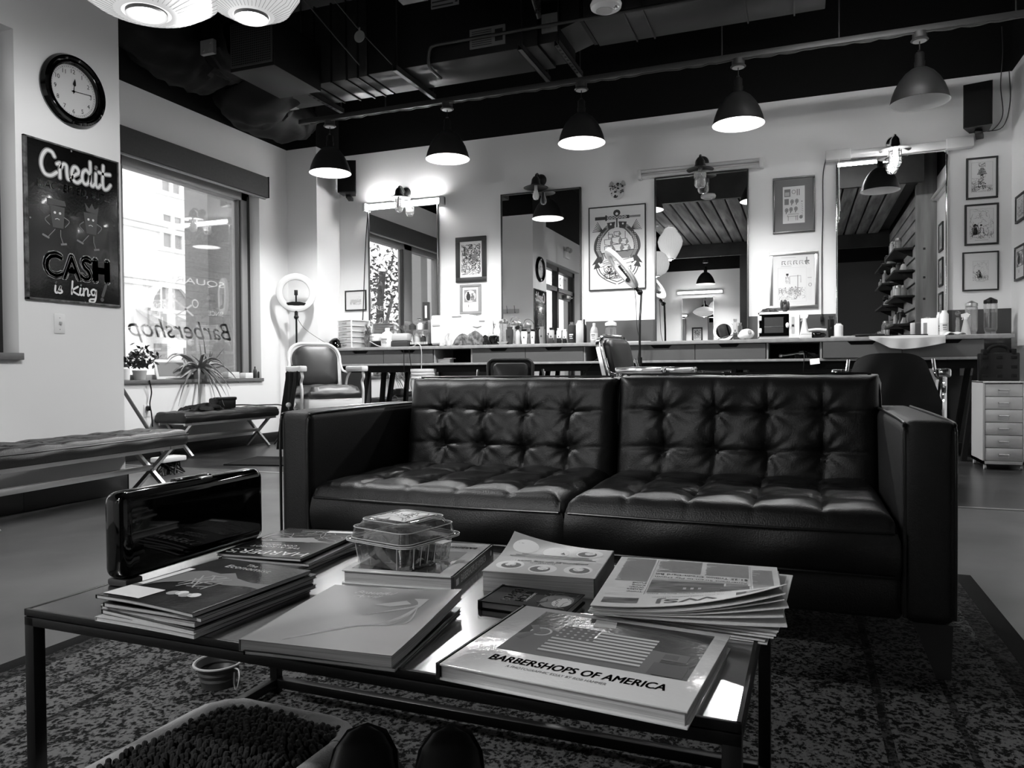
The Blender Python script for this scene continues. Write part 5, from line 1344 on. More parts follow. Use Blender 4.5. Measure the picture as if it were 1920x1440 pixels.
b = MB(); b.lathe([(0.11, 0), (0.14, 0.68), (0.145, 0.8), (0.15, 0.8), (0.15, 0.83), (0.135, 0.83), (0.1, 0.02), (0, 0.02)], n=28)
b.build('body', 'cream', t)
for z in (0.72, 0.76):
    b = MB(); b.lathe([(0.142, z), (0.15, z + 0.008), (0.143, z + 0.016)], n=28); b.build('rib', 'lgrey', t)
def outlet(label, loc, rz, n=1):
    t = thing('wall_outlet', label, 'power outlet', loc, rz)
    b = MB(); b.box(-0.036 * n, 0.036 * n, -0.007, 0, -0.058, 0.058, 0, 0.003); b.build('plate', 'white' if n == 1 else 'lgrey', t)
    b = MB()
    F = fr((0, -0.0075, 0))
    for k in range(n):
        for z in (-0.026, 0.026):
            x = (k - (n - 1) / 2) * 0.06
            b.rect(F, x - 0.009, x - 0.006, z - 0.004, z + 0.008); b.rect(F, x + 0.006, x + 0.009, z - 0.004, z + 0.008); b.disc(F, (x, z - 0.011), 0.003)
    b.build('sockets', 'inkg', t)
    return t
outlet('grey double power outlet on the dado under the right end of the counter', (1.437, 7.934, 0.785), 0, 2)
o = outlet('white power outlet on the wall under the big window', (-5.730, 5.355, 0.452), 90)
b = MB(); b.box(-0.018, 0.018, -0.04, -0.007, 0.0, 0.045, 0, 0.008); b.build('plug', 'black', o)
cord('power_cord', 'black cord running from the window sill down to the outlet', [(-5.690, 5.354, 0.738), (-5.700, 5.386, 0.627), (-5.700, 5.365, 0.517), (-5.680, 5.363, 0.427), (-5.700, 5.392, 0.300)], 0.006)
t = thing('light_switch', 'white toggle light switch on the pillar below the sign', 'light switch', (-4.230, 3.306, 1.109), 90)
b = MB(); b.box(-0.036, 0.036, -0.006, 0, -0.06, 0.06, 0, 0.003); b.build('plate', 'white', t)
b = MB(); b.box(-0.006, 0.006, -0.02, -0.006, -0.004, 0.012, 0, 0.002); b.build('toggle', 'lgrey', t)
b = MB()
for z in (-0.035, 0.035): b.disc(fr((0, -0.0065, 0)), (0, z), 0.003)
b.build('screws', 'inkg', t)
# metal drawer unit and tool case
t = thing('drawer_unit', 'pale metal six drawer unit on castors by the right wall', 'drawer unit', (1.47, 7.02, 0), 0)
b = MB()
b.box(-0.14, -0.127, -0.215, 0.215, 0.045, 0.69); b.box(0.127, 0.14, -0.215, 0.215, 0.045, 0.69); b.box(-0.14, 0.14, -0.22, 0.215, 0.676, 0.69, 0, 0.003); b.box(-0.14, 0.14, -0.215, 0.215, 0.045, 0.07); b.box(-0.14, 0.14, 0.2, 0.215, 0.045, 0.69)
b.build('carcass', 'cab_metal' if 'cab_metal' in M else 'lgrey', t)
for k in range(6):
    z = 0.073 + k * 0.1
    b = MB(); b.box(-0.125, 0.125, -0.213, -0.2, z, z + 0.096, 0, 0.002); d = b.build('drawer', 'lgrey', t)
    b = MB(); b.rod((-0.035, -0.228, z + 0.05), (0.035, -0.228, z + 0.05), 0.004, None, 8); b.rod((-0.035, -0.228, z + 0.05), (-0.035, -0.21, z + 0.055), 0.004, None, 8); b.rod((0.035, -0.228, z + 0.05), (0.035, -0.21, z + 0.055), 0.004, None, 8); b.build('drawer_handle', 'chrome', d)
    b = MB(); b.tube([(-0.035, -0.2135, z + 0.048), (-0.035, -0.2135, z + 0.022), (0.035, -0.2135, z + 0.022), (0.035, -0.2135, z + 0.048)], 0.002, 5); b.build('label_holder', 'steel', d)
for x in (-0.12, 0.12):
    for y in (-0.19, 0.19):
        b = MB(); b.rod((x - 0.008, y, 0.02), (x + 0.008, y, 0.02), 0.02); b.rod((x, y, 0.02), (x, y, 0.046), 0.006); b.build('castor', 'lgrey', t)
t = thing('tool_case', 'black plastic tool case standing on the metal drawer unit', 'tool case', (1.47, 6.98, 0.69))
b = MB(); b.box(-0.14, 0.14, -0.04, 0.04, 0.0, 0.225, 0, 0.012); b.build('shell', 'black', t)
b = MB(); b.tube(spline([(-0.075, 0, 0.215), (-0.06, 0, 0.262), (0, 0, 0.282), (0.06, 0, 0.262), (0.075, 0, 0.215)]), 0.014); b.build('carry_handle', 'matte_black', t)
for x in (-0.1, 0.0, 0.1):
    for z in (0.03, 0.1, 0.175):
        b = MB(); b.box(x - 0.02, x + 0.02, -0.045, -0.038, z, z + 0.025, 0, 0.003); b.build('panel_recess', 'matte_black', t)
for x in (-0.1, 0.1):
    b = MB(); b.box(x - 0.014, x + 0.014, -0.045, 0.045, 0.21, 0.255, 0, 0.004); b.build('latch', 'matte_black', t)

# ---------------------------------------------------------------- rug and sofa
t = thing('area_rug', 'large distressed patterned rug with a dark edge under the sofa and table', 'rug', (-0.717, 1.2, 0))
b = MB(); b.box(-1.2, 1.2, -1.95, 1.95, 0.001, 0.0105); b.build('field', 'rug', t)
b = MB()
for q in ((-1.26, -1.2, -2.01, 2.01), (1.2, 1.26, -2.01, 2.01), (-1.2, 1.2, -2.01, -1.95), (-1.2, 1.2, 1.95, 2.01)): b.box(*q, 0.001, 0.0108)
for q in ((-0.9, -0.88, -1.6, 1.6), (0.88, 0.9, -1.6, 1.6), (-0.9, 0.9, 1.58, 1.6), (1.04, 1.055, -1.8, 1.8), (-1.055, -1.04, -1.8, 1.8)): b.box(*q, 0.001, 0.0112)
b.build('border_lines', 'rug_band', t)
b = MB()
for q in ((-1.32, -1.26, -2.08, 2.08), (1.26, 1.32, -2.08, 2.08), (-1.26, 1.26, -2.08, -2.01), (-1.26, 1.26, 2.01, 2.08)): b.box(*q, 0.0, 0.011, 0, 0.003)
b.build('edge_binding', 'rug_edge', t)
def cushion(L, W, T, cols, rows, r=0.05, sd=0.010, bd=0.02, puff=0.012, seed=0, sq=0.0):
    q = random.Random(seed)
    ph = [[q.uniform(0, 6.28) for _ in range(rows + 1)] for _ in range(cols + 1)]
    b = MB()
    def h(x, y):
        d = min(x, L - x, y, W - y)
        k = min(max(d, 0) / r, 1)
        z = T - r + r * math.sqrt(max(0, 1 - (1 - k) ** 2))
        fx, fy = x / L * cols, y / W * rows
        ix, iy = round(fx), round(fy)
        dx, dy = (fx - ix) * L / cols, (fy - iy) * W / rows
        e = min(1, d / r)
        z += puff * abs(math.sin(PI * fx) * math.sin(PI * fy)) ** 0.5 * e
        if 0 < ix < cols: z -= sd * math.exp(-(dx / 0.010) ** 2) * e
        if 0 < iy < rows: z -= sd * math.exp(-(dy / 0.010) ** 2) * e
        if 0 < ix < cols and 0 < iy < rows:
            rr = math.hypot(dx, dy)
            z -= bd * math.exp(-(rr / 0.03) ** 2)
            z += 0.0055 * math.exp(-rr / 0.05) * math.cos(9 * math.atan2(dy, dx) + ph[ix][iy]) * min(1, rr / 0.012)
        z += 0.002 * math.sin(37 * x + 5 * y + 3 * math.sin(11 * y)) * e + 0.0015 * math.sin(23 * y - 31 * x) * e
        return z
    nu, nv = cols * 20, rows * 20
    S_ = lambda t_: 0.5 - 0.5 * math.cos(PI * t_) if False else t_
    b.grid(lambda u, v: V((u * L, v * W, h(u * L, v * W))), nu, nv)
    def rim(s_):
        P = L * 2 + W * 2
        a = s_ * P
        if a < L: return (a, 0, 0, -1)
        a -= L
        if a < W: return (L, a, 1, 0)
        a -= W
        if a < L: return (L - a, W, 0, 1)
        a -= L
        return (0, max(W - a, 0), -1, 0)
    def side(u, v):
        x, y, nx, ny = rim(u)
        o = 0.012 * math.sin(PI * v) + 0.0025 * math.sin(60 * u + 4 * v)
        return V((x + nx * o, y + ny * o, (T - r) * (1 - v)))
    b.grid(side, 160, 6, 0, None, True)
    return b
t = thing('sofa', 'long black tufted leather sofa with two seats facing the coffee table', 'sofa', (-0.657, 2.13, 0.0))
def arm(x0, x1):
    b = MB(); b.box(x0, x1, 0, 0.85, 0.15, 0.668, 0, 0.03, seg=4)
    a = b.build('arm', 'leather_arm', t)
    q = MB()
    for x in (x0 + 0.006, x1 - 0.006):
        q.tube(spline([(x, -0.001, 0.17), (x, -0.002, 0.4), (x, 0.0, 0.61), (x, 0.012, 0.648), (x, 0.05, 0.661), (x, 0.4, 0.665), (x, 0.83, 0.665)]), 0.0045, 8)
    q.build('piping', 'piping', a)
arm(-1.022, -0.897)
arm(0.897, 1.022)
b = MB(); b.box(-0.9, 0.9, 0.02, 0.84, 0.15, 0.262, 0, 0.012); b.build('base_frame', 'leather', t)
b = MB(); b.box(-0.9, 0.9, 0.76, 0.85, 0.2, 0.70, 0, 0.03); b.build('back_frame', 'leather', t)
for i, x in enumerate((-0.89, 0.004)):
    b = cushion(0.886, 0.66, 0.165, 5, 3, 0.05, 0.005, 0.018, 0.006, i)
    b.v = [V((x + p.x, 0.0 + p.y, 0.262 + p.z)) for p in b.v]
    s_ = b.build('seat_cushion', 'leather', t)
    q = MB(); q.tube([(x + 0.01, -0.004, 0.378), (x + 0.3, -0.009, 0.376), (x + 0.6, -0.009, 0.376), (x + 0.876, -0.004, 0.378)], 0.004, 8); q.tube([(x + 0.01, -0.006, 0.266), (x + 0.876, -0.006, 0.266)], 0.004, 8); q.build('piping', 'piping', s_)
for i, (x, L_, zt) in enumerate(((-0.885, 0.888, 0.79), (0.008, 0.90, 0.797))):
    W_ = 0.42
    b = cushion(L_, W_, 0.17, 5, 3, 0.06, 0.004, 0.016, 0.002, 7 + i)
    a = R(78)
    cy, sy = math.cos(a), math.sin(a)
    b.v = [V((x + p.x, 0.785 + (p.y - W_) * cy - p.z * sy + 0.06, zt - 0.008 + (p.y - W_) * sy + (p.z - 0.17) * cy * 1.0)) for p in b.v]
    s_ = b.build('back_cushion', 'leather', t)
    yt = 0.785 - 0.115 * sy + 0.06
    q = MB(); q.tube(spline([(x - 0.004, yt - 0.03, zt - 0.2), (x, yt, zt - 0.06), (x + 0.03, yt + 0.01, zt - 0.02), (x + 0.1, yt + 0.012, zt - 0.014), (x + L_ - 0.1, yt + 0.012, zt - 0.014), (x + L_ - 0.03, yt + 0.01, zt - 0.02), (x + L_, yt, zt - 0.06), (x + L_ + 0.004, yt - 0.03, zt - 0.2)]), 0.004, 8)
    q.build('piping', 'piping', s_)
for x in (-0.97, 0.97):
    for y in (0.05, 0.79):
        b = MB(); b.prism([(x - 0.045, 0.15), (x + 0.045, 0.15), (x + 0.04 * (1 if x > 0 else -0.2), 0.011), (x - 0.04 * (1 if x < 0 else -0.2), 0.011)], -0.03, 0.03, 0, fr((0, y, 0))); b.build('leg', 'wood_dark', t)

# ---------------------------------------------------------------- benches
def bench(label, loc, rz, L, W, H, seed):
    t = thing('bench', label, 'bench', loc, rz, 'tufted benches along the window side')
    b = cushion(L, W, 0.095, 6, 3, 0.025, 0.004, 0.016, 0.006, seed)
    b.v = [V((p.x - L / 2, p.y - W / 2, H - 0.1 + p.z)) for p in b.v]
    b.box(-L / 2 + 0.005, L / 2 - 0.005, -W / 2 + 0.005, W / 2 - 0.005, H - 0.104, H - 0.09)
    s_ = b.build('seat', 'leather_bench', t)
    q = MB()
    for z in (H - 0.035, ): q.tube([(-L / 2 - 0.004, -W / 2 - 0.006, z), (L / 2 + 0.004, -W / 2 - 0.006, z), (L / 2 + 0.006, W / 2, z)], 0.0035, 6)
    q.build('piping', 'piping', s_)
    for x in (-L / 2 + 0.12, L / 2 - 0.12):
        for s2 in (-1, 1):
            b = MB(); b.bar((x + s2 * 0.012, -s2 * (W / 2 - 0.03), H - 0.11), (x + s2 * 0.012, s2 * (W / 2 - 0.02), 0.012), 0.03, 0.024); b.build('leg', 'steel', t)
        b = MB(); b.box(x - 0.02, x + 0.02, -W / 2 + 0.01, W / 2 - 0.01, H - 0.125, H - 0.1); b.build('seat_rail', 'steel', t)
    b = MB(); b.box(-L / 2 + 0.12, L / 2 - 0.12, -0.015, 0.015, H * 0.38, H * 0.38 + 0.035, 0, 0.003); b.build('stretcher', 'steel', t)
    b = MB(); b.box(-L / 2 + 0.02, L / 2 - 0.02, -W / 2 + 0.015, -W / 2 + 0.035, H - 0.128, H - 0.1); b.box(-L / 2 + 0.02, L / 2 - 0.02, W / 2 - 0.035, W / 2 - 0.015, H - 0.128, H - 0.1); b.build('side_rail', 'steel', t)
    return t
bench('black tufted bench with crossed metal legs against the pillar', (-3.955, 3.17, 0), 95, 1.46, 0.37, 0.43, 21)
bench('black bench with crossed metal legs under the big window', (-5.525, 6.1, 0), 90, 1.34, 0.36, 0.435, 22)
# bag and cloth on the far bench
p = (-5.500, 6.114, 0.514)
t = thing('shoulder_bag', 'black boxy bag with a trailing strap on the window bench', 'bag', (-5.52, p[1], 0.437), 80)
b = MB(); b.box(-0.11, 0.11, -0.08, 0.08, 0, 0.11, 0, 0.02); b.build('body', 'black', t)
b = MB(); b.box(-0.115, 0.115, -0.085, 0.0, 0.085, 0.118, 0, 0.01); b.build('flap', 'black', t)
b = MB(); b.tube(spline([(0.1, -0.02, 0.03), (0.22, -0.04, 0.03), (0.36, -0.08, 0.02), (0.5, -0.12, 0.02), (0.6, -0.2, 0.01), (0.62, -0.22, -0.07), (0.62, -0.215, -0.12)]), 0.008, 6); b.build('strap', 'black', t)
p = (-5.500, 5.877, 0.470)
heap('black garment lying flat beside the bag on the window bench', -5.5, p[1], 0.1, 0.26, 0.06, 'cloth_dark', 12, 0.437, 'garment', 'garment')
# broom leaning between the benches
t = thing('broom', 'dark handled broom leaning in the corner behind the near bench', 'broom', (-4.68, 4.6, 0))
b = MB(); b.rod((-0.06, 0.02, 0.12), (-0.86, 0.24, 0.78), 0.015); b.build('handle', 'dark', t)
b = MB(); b.box(-0.09, 0.05, -0.12, 0.12, 0.1, 0.14, 0, 0.01); b.build('head', 'white', t)
b = MB()
for k in range(40): b.rod((rnd.uniform(-0.08, 0.04), rnd.uniform(-0.11, 0.11), 0.1), (rnd.uniform(-0.1, 0.09), rnd.uniform(-0.15, 0.15), 0.004), 0.006, None, 5)
b.build('bristles', 'black', t)
simple('floor_mat', MB().box(-0.75, 0.55, -0.3, 0.3, 0, 0.012, 0, 0.004), 'matte_black', 'thin black mat on the floor before the white barber chair', 'mat', (-4.0, 5.62, 0), 12)

# ---------------------------------------------------------------- barber chairs
def backline(w0, w1, h, rc, n=10):
    P = [(-w0 + 0.02, 0), (w0 - 0.02, 0), (w0, 0.02)]
    P += [(w1 - rc + rc * math.cos(a), h - rc + rc * math.sin(a)) for a in [PI / 2 * k / n for k in range(n + 1)]]
    P += [(-w1 + rc + rc * math.cos(a), h - rc + rc * math.sin(a)) for a in [PI / 2 + PI / 2 * k / n for k in range(n + 1)]]
    return P + [(-w0, 0.02)]
def barber_chair(label, loc, rz, fm, lm, zs=0.56, zt=1.10, wb=0.25, pad='white', rec=0.12, rc=0.15, za=None, bm=None):
    t = thing('barber_chair', label, 'barber chair', loc, rz, 'barber chairs')
    b = MB(); b.lathe([(0, 0), (0.34, 0), (0.35, 0.015), (0.32, 0.035), (0.14, 0.07), (0.1, 0.12), (0.085, 0.3), (0.1, 0.36), (0, 0.36)], n=40); b.build('pedestal', fm, t)
    b = MB(); b.box(-0.27, 0.27, -0.27, 0.25, zs - 0.21, zs - 0.1, 0, 0.02); b.build('seat_frame', fm, t)
    b = cushion(0.5, 0.5, 0.11, 1, 1, 0.045, 0, 0, 0.02, 3)
    b.v = [V((p.x - 0.25, p.y - 0.27, zs - 0.1 + p.z)) for p in b.v]; b.build('seat', lm, t)
    H = zt - zs - 0.02
    tilt = Matrix.Translation((0, 0.2, zs + 0.0)) @ Matrix.Rotation(-rec * 1.6, 4, 'X')
    F = tilt @ fr((0, 0, 0))
    b = MB(); b.prism(backline(wb, wb + 0.015, H, rc), -0.06, -0.01, 0, F)
    P = backline(wb, wb + 0.015, H, rc)
    b.tube([F @ V((x, y, -0.01)) for x, y in P + P[:1]], 0.016, 8)
    b.build('back_frame', bm or fm, t)
    P = backline(wb - 0.035, wb - 0.02, H - 0.04, rc * 0.87)
    n = len(P)
    cx = (0, H * 0.45)
    b = MB()
    vs, fs = [], []
    for k, (s_, z) in enumerate(((1, -0.01), (1, 0.02), (0.95, 0.04), (0.8, 0.052), (0.5, 0.06), (0.2, 0.062))):
        vs += [(cx[0] + (x - cx[0]) * s_, cx[1] + (y + 0.012 - cx[1]) * s_, z) for x, y in P]
    for k in range(5):
        for i in range(n):
            j = (i + 1) % n
            fs.append((k * n + i, k * n + j, (k + 1) * n + j, (k + 1) * n + i))
    fs.append(tuple(5 * n + i for i in range(n)))
    b.add(vs, fs, 0, F); b.build('backrest', lm, t)
    za = za or zs + 0.25
    for s_ in (-1, 1):
        x = s_ * 0.305
        b = MB(); b.box(x - 0.036, x + 0.036, -0.25, 0.14, za - 0.02, za + 0.035, 0, 0.014); a = b.build('armrest', pad, t)
        b = MB(); b.tube(spline([(x, -0.2, za - 0.02), (x, -0.215, za - 0.07), (x, -0.18, za - 0.12), (x, -0.2, za - 0.2), (x, -0.19, zs - 0.2)]), 0.014, 8); b.tube(spline([(x, 0.1, za - 0.02), (x * 0.98, 0.17, za - 0.1), (x * 0.95, 0.2, zs - 0.1)]), 0.012, 8)
        b.tube(spline([(x * 0.98, 0.14, za - 0.03), (x * 0.9, 0.22, za), (x * 0.86, 0.26, za + 0.1)]), 0.012, 8)
        b.build('arm_support', fm, a)
    b = MB(); b.tube(spline([(-0.2, -0.25, zs - 0.18), (-0.2, -0.38, zs - 0.34), (-0.2, -0.5, 0.16)]), 0.014, 8); b.tube(spline([(0.2, -0.25, zs - 0.18), (0.2, -0.38, zs - 0.34), (0.2, -0.5, 0.16)]), 0.014, 8); b.box(-0.22, 0.22, -0.56, -0.42, 0.14, 0.165, 0, 0.008); b.build('footrest', fm, t)
    b = MB(); b.tube(spline([(-0.27, 0.05, zs - 0.15), (-0.36, -0.05, zs - 0.2), (-0.4, -0.1, zs - 0.16)]), 0.012, 8); b.ell((-0.4, -0.11, zs - 0.155), (0.025, 0.035, 0.025), 12); b.build('lever', fm, t)
    return t
barber_chair('antique white enamel barber chair with dark leather by the window corner', (-4.3, 6.15, 0.0), 57, 'porcelain', 'leather_chair', 0.655, 1.115, za=0.825)
def drape(label, loc, rz, fn, nu, nv, m, name='cape'):
    b = MB(); b.grid(fn, nu, nv)
    return tag(b.build(name, m, loc=loc, rz=rz), label, 'cape')
drape('black cape with a pale lining hung over the left arm of the white chair', (-4.3, 6.15, 0), 57, lambda u, v: V((-0.33 - 0.02 * math.sin(9 * u) - 0.12 * max(0, v - 0.15) - 0.015 * math.sin(20 * u + 4 * v), -0.2 + 0.3 * u, 0.86 - 0.78 * v)) if v > 0.08 else V((-0.25 - 0.08 * v / 0.08, -0.2 + 0.3 * u, 0.872 - 0.01 * v)), 30, 24, 'cloth_dark')
barber_chair('dark leather barber chair with a low back behind the left sofa cushion', (-2.10, 5.45, 0), 22, 'chrome', 'leather', 0.46, 0.915, 0.165, 'black', 0.1, 0.05, None, 'leather')
barber_chair('black barber chair with a chrome edged back seen from the side', (-1.09, 5.86, 0), 76, 'chrome', 'leather', 0.54, 1.105, 0.21, 'chrome', 0.14, 0.09)
barber_chair('barber chair covered by a black cape near the metal drawer unit', (0.55, 5.55, 0), -6, 'chrome', 'leather', 0.5, 0.88, 0.21, 'chrome', za=0.76)
def cape(u, v):
    a = PI * (1.12 - 1.24 * u) - 0.0
    top = min(v / 0.22, 1)
    k = math.sin(top * PI / 2)
    dn = max(0, (v - 0.22) / 0.78)
    rx = (0.27 + 0.1 * dn) * k
    ry = (0.12 + 0.07 * dn) * k
    w_ = 1 + 0.06 * math.sin(14 * u + 3 * dn) * dn
    return V((rx * math.cos(a) * w_, 0.3 - ry * math.sin(-a + PI) * w_ * -1 if False else 0.29 + ry * math.sin(a) * w_, 0.95 - 0.03 * (1 - math.cos(top * PI / 2)) - 0.62 * dn + 0.02 * math.sin(11 * u) * dn))
drape('black cape thrown over the barber chair near the metal drawer unit', (0.55, 5.55, 0), -6, lambda u, v: V((0.29 * (2 * u - 1) * (0.74 + 0.34 * min(1, v * 1.6)) , 0.1 - 0.06 * math.sin(PI * u) - 0.12 * v + 0.015 * math.sin(17 * u + 6 * v) * v, 0.90 - 0.06 * (2 * u - 1) ** 4 * (1 - v * 0.5) - 0.5 * v + 0.03 * math.sin(5 * u + 2)*v)), 50, 30, 'cloth_dark')
drape('black cape hanging down the back of the covered barber chair', (0.55, 5.55, 0), -6, lambda u, v: V((0.3 * (2 * u - 1) * (0.73 + 0.36 * min(1, v * 1.6)), 0.1 + 0.2 * min(1, v * 6) + 0.1 * v + 0.02 * math.sin(15 * u + 4 * v) * v, 0.90 - 0.06 * (2 * u - 1) ** 4 - 0.7 * v)), 40, 24, 'cloth_dark')

# ---------------------------------------------------------------- ring lights
def ring_light(label, loc, rz, zc, n, out=0.22, inn=0.15, phone=True, bend=(0, 0)):
    t = thing('ring_light', label, 'ring light', loc, rz, 'ring lights on stands')
    n = V(n).normalized()
    x = V((0, 0, 1)).cross(n).normalized() if abs(n.z) < 0.95 else V((1, 0, 0))
    y = n.cross(x)
    c = V((bend[0], bend[1], zc))
    T = fr(c, x, y)
    b = MB(); b.lathe([(inn, -0.012), (inn, 0.012), (inn + 0.006, 0.016), (out - 0.006, 0.016), (out, 0.012), (out, -0.012)], n=56, T=T); b.build('diffuser', 'cream', t)
    b = MB(); b.lathe([(inn - 0.002, -0.013), (inn - 0.001, -0.022), (out + 0.001, -0.022), (out + 0.002, -0.013)], n=56, T=T); b.build('housing', 'white', t)
    foot = c - y * out
    b = MB(); b.rod(foot + y * 0.01, foot - y * 0.06, 0.02); b.ell(foot - y * 0.06, (0.028,) * 3, 12); b.build('tilt_head', 'black', t)
    st = foot - y * 0.08
    b = MB(); b.tube(spline([st, V((st.x * 0.55, st.y * 0.55, st.z - 0.14)), V((0, 0, st.z - 0.34)), V((0, 0, 0.5))]), 0.011); b.rod((0, 0, 0.9), (0, 0, 0.3), 0.014); b.rod((0, 0, 0.86), (0, 0, 0.92), 0.022); b.build('pole', 'black', t)
    for k in range(3):
        a = 2 * PI * k / 3 + 0.4
        b = MB(); b.bar((0.02 * math.cos(a), 0.02 * math.sin(a), 0.42), (0.36 * math.cos(a), 0.36 * math.sin(a), 0.008), 0.016, 0.01); b.build('leg', 'black', t)
    if phone:
        b = MB(); b.prism([(-0.09, -0.145), (0.09, -0.145), (0.11, -0.12), (0.04, -0.105), (-0.04, -0.105), (-0.11, -0.12)], -0.02, 0.02, 0, T); b.build('phone_tray', 'matte_black', t)
        b = MB(); b.rod(c - y * 0.12, c - y * 0.02, 0.01); b.box(-0.02, 0.02, -0.03, 0.03, -0.01, 0.01, 0, 0.003, T); b.build('phone_clamp', 'black', t)
    return t
ring_light('ring light on a slim black stand in the window corner', (-5.40, 7.18, 0), 0, 1.715, (0.6, -0.8, 0))
o = ring_light('ring light seen edge on before the anchor poster', (-1.44, 7.18, 0), 0, 1.78, (-0.73, -0.28, -0.62), 0.235, 0.165, True, (-0.18, 0.0))
cord('power_cord', 'thin cord hanging from the ring light beside the white chair', [(-5.38, 7.17, 1.42), (-5.3, 7.2, 1.3), (-5.12, 7.25, 1.17), (-5.0, 7.3, 1.1)], 0.003)
cord('power_cord', 'thin black cord hanging beside the pole before the anchor poster', [(-1.511, 7.200, 1.693), (-1.490, 7.240, 1.490), (-1.480, 7.240, 1.232), (-1.455, 7.240, 1.076), (-1.471, 7.240, 0.896), (-1.462, 7.240, 0.793)], 0.003)

# ---------------------------------------------------------------- clock and sign on the pillar
PXL = -4.23
t = thing('wall_clock', 'round white faced wall clock in a broad black rim', 'clock', (PXL, 3.42, 2.556), 90)
b = MB(); b.T = Matrix.Rotation(R(90), 4, 'X')
b.lathe([(0.218, 0), (0.222, 0.015), (0.21, 0.04), (0.195, 0.045), (0.185, 0.034), (0.17, 0.036), (0.16, 0.03), (0.157, 0.016)], n=64); b.build('rim', 'gloss_black', t)
b = MB(); b.T = Matrix.Rotation(R(90), 4, 'X'); b.lathe([(0, 0.012), (0.158, 0.012), (0.158, 0), (0, 0)], n=64)
F = wf(0.0125)
b.T = Matrix()
for k in range(1, 13):
    a = PI / 2 - 2 * PI * k / 12
    b.text(str(k), F, 0.122 * math.cos(a), 0.122 * math.sin(a) - 0.013, 0.026, 1, None, 'c', 0, 0.004)
for k in range(60):
    a = 2 * PI * k / 60
    b.stroke(F, [(0.144 * math.cos(a), 0.144 * math.sin(a)), (0.15 * math.cos(a), 0.15 * math.sin(a))], 0.0022 if k % 5 else 0.004, 0, 1)
for r in (0.143, 0.151): b.stroke(F, [(r * math.cos(2 * PI * k / 60), r * math.sin(2 * PI * k / 60)) for k in range(61)], 0.001, 0, 1)
b.build('dial', ['cream', 'ink'], t)
def hand(name, ang, L, w_, blob):
    b = MB(); F2 = wf(0.017) @ Matrix.Rotation(ang, 4, 'Z')
    b.stroke(F2, [(0, -0.015), (0, L)], w_, 0); b.disc(F2, (0, 0), 0.008)
    if blob: b.disc(F2, (0, L * 0.6), 0.011); b.poly([(-0.01, L * 0.7), (0, L * 1.08), (0.01, L * 0.7)], F2, 0.0003)
    b.build(name, 'ink', t)
hand('hour_hand', R(-7), 0.075, 0.005, True)
hand('minute_hand', R(-84), 0.125, 0.004, False)

def letters(b, F, strokes, wd, m, z=0.0, ends=True):
    for s_ in strokes:
        P = spline([(p[0], p[1], 0) for p in s_], 8)
        b.stroke(F, [(p.x, p.y) for p in P], wd, z, m)
        if ends:
            b.disc(F, (P[0].x, P[0].y), wd / 2, z + 0.00002, m, 12); b.disc(F, (P[-1].x, P[-1].y), wd / 2, z + 0.00002, m, 12)
t = thing('wall_sign', 'dark painted sign about credit and cash under the clock', 'sign', (PXL, 3.415, 1.72), 90)
b = MB(); b.box(-0.327, 0.327, -0.014, 0, -0.48, 0.48, 0, 0.006); b.build('panel', mat('lacquered sign panel', 0.004, 0.22, spec=0.6, bump=0.25, bscale=70, coat=0.4), t)
b = MB()
for q in ((-0.327, 0.327, 0.47, 0.48), (-0.327, 0.327, -0.48, -0.465), (-0.327, -0.305, -0.48, 0.48), (0.317, 0.327, -0.48, 0.48)): b.box(q[0], q[1], -0.017, 0.0, q[2], q[3], 0, 0.002)
b.build('worn_edge', mat('worn grey edge', 0.09, 0.5, noise=0.9, nscale=25), t)
F = wf(0.0145)
b = MB()
cred = [  # hand lettered script, units: letter height 1
 [(0.62, 0.82), (0.5, 0.98), (0.28, 0.98), (0.1, 0.7), (0.06, 0.35), (0.2, 0.05), (0.45, 0.02), (0.7, 0.2)],
 [(0.72, 0.55), (0.86, 0.6), (0.84, 0.3), (0.84, 0.02)], [(0.84, 0.35), (0.98, 0.6), (1.12, 0.58), (1.14, 0.3), (1.18, 0.06), (1.3, 0.05)],
 [(1.3, 0.05), (1.45, 0.25), (1.66, 0.42), (1.6, 0.6), (1.45, 0.6), (1.36, 0.35), (1.42, 0.08), (1.6, 0.0), (1.8, 0.15)],
 [(2.16, 0.5), (2.0, 0.62), (1.84, 0.45), (1.84, 0.15), (1.98, 0.02), (2.14, 0.18), (2.2, 0.6), (2.2, 1.0)], [(2.2, 0.6), (2.2, 0.15), (2.3, 0.02), (2.42, 0.15)],
 [(2.46, 0.58), (2.45, 0.15), (2.55, 0.02), (2.68, 0.15)], [(2.47, 0.82), (2.475, 0.84)],
 [(2.82, 1.0), (2.78, 0.3), (2.84, 0.03), (3.0, 0.05), (3.16, 0.25)], [(2.6, 0.68), (2.85, 0.66), (3.14, 0.7)]]
sx, sy = 0.155, 0.155
def put(S_, ox, oy, kx, ky): return [[(ox + x * kx, oy + y * ky) for x, y in s_] for s_ in S_]
letters(b, F, put(cred, -0.228, 0.275, 0.155, 0.15), 0.032, 2, 0.0)
letters(b, F, put(cred, -0.228, 0.275, 0.155, 0.15), 0.0175, 1, 0.0004)
b.text('IS ACCEPTED, BUT...', F, 0.0, 0.19, 0.052, 1, 0.5, 'c', 0.0, 0.012, 0.1)
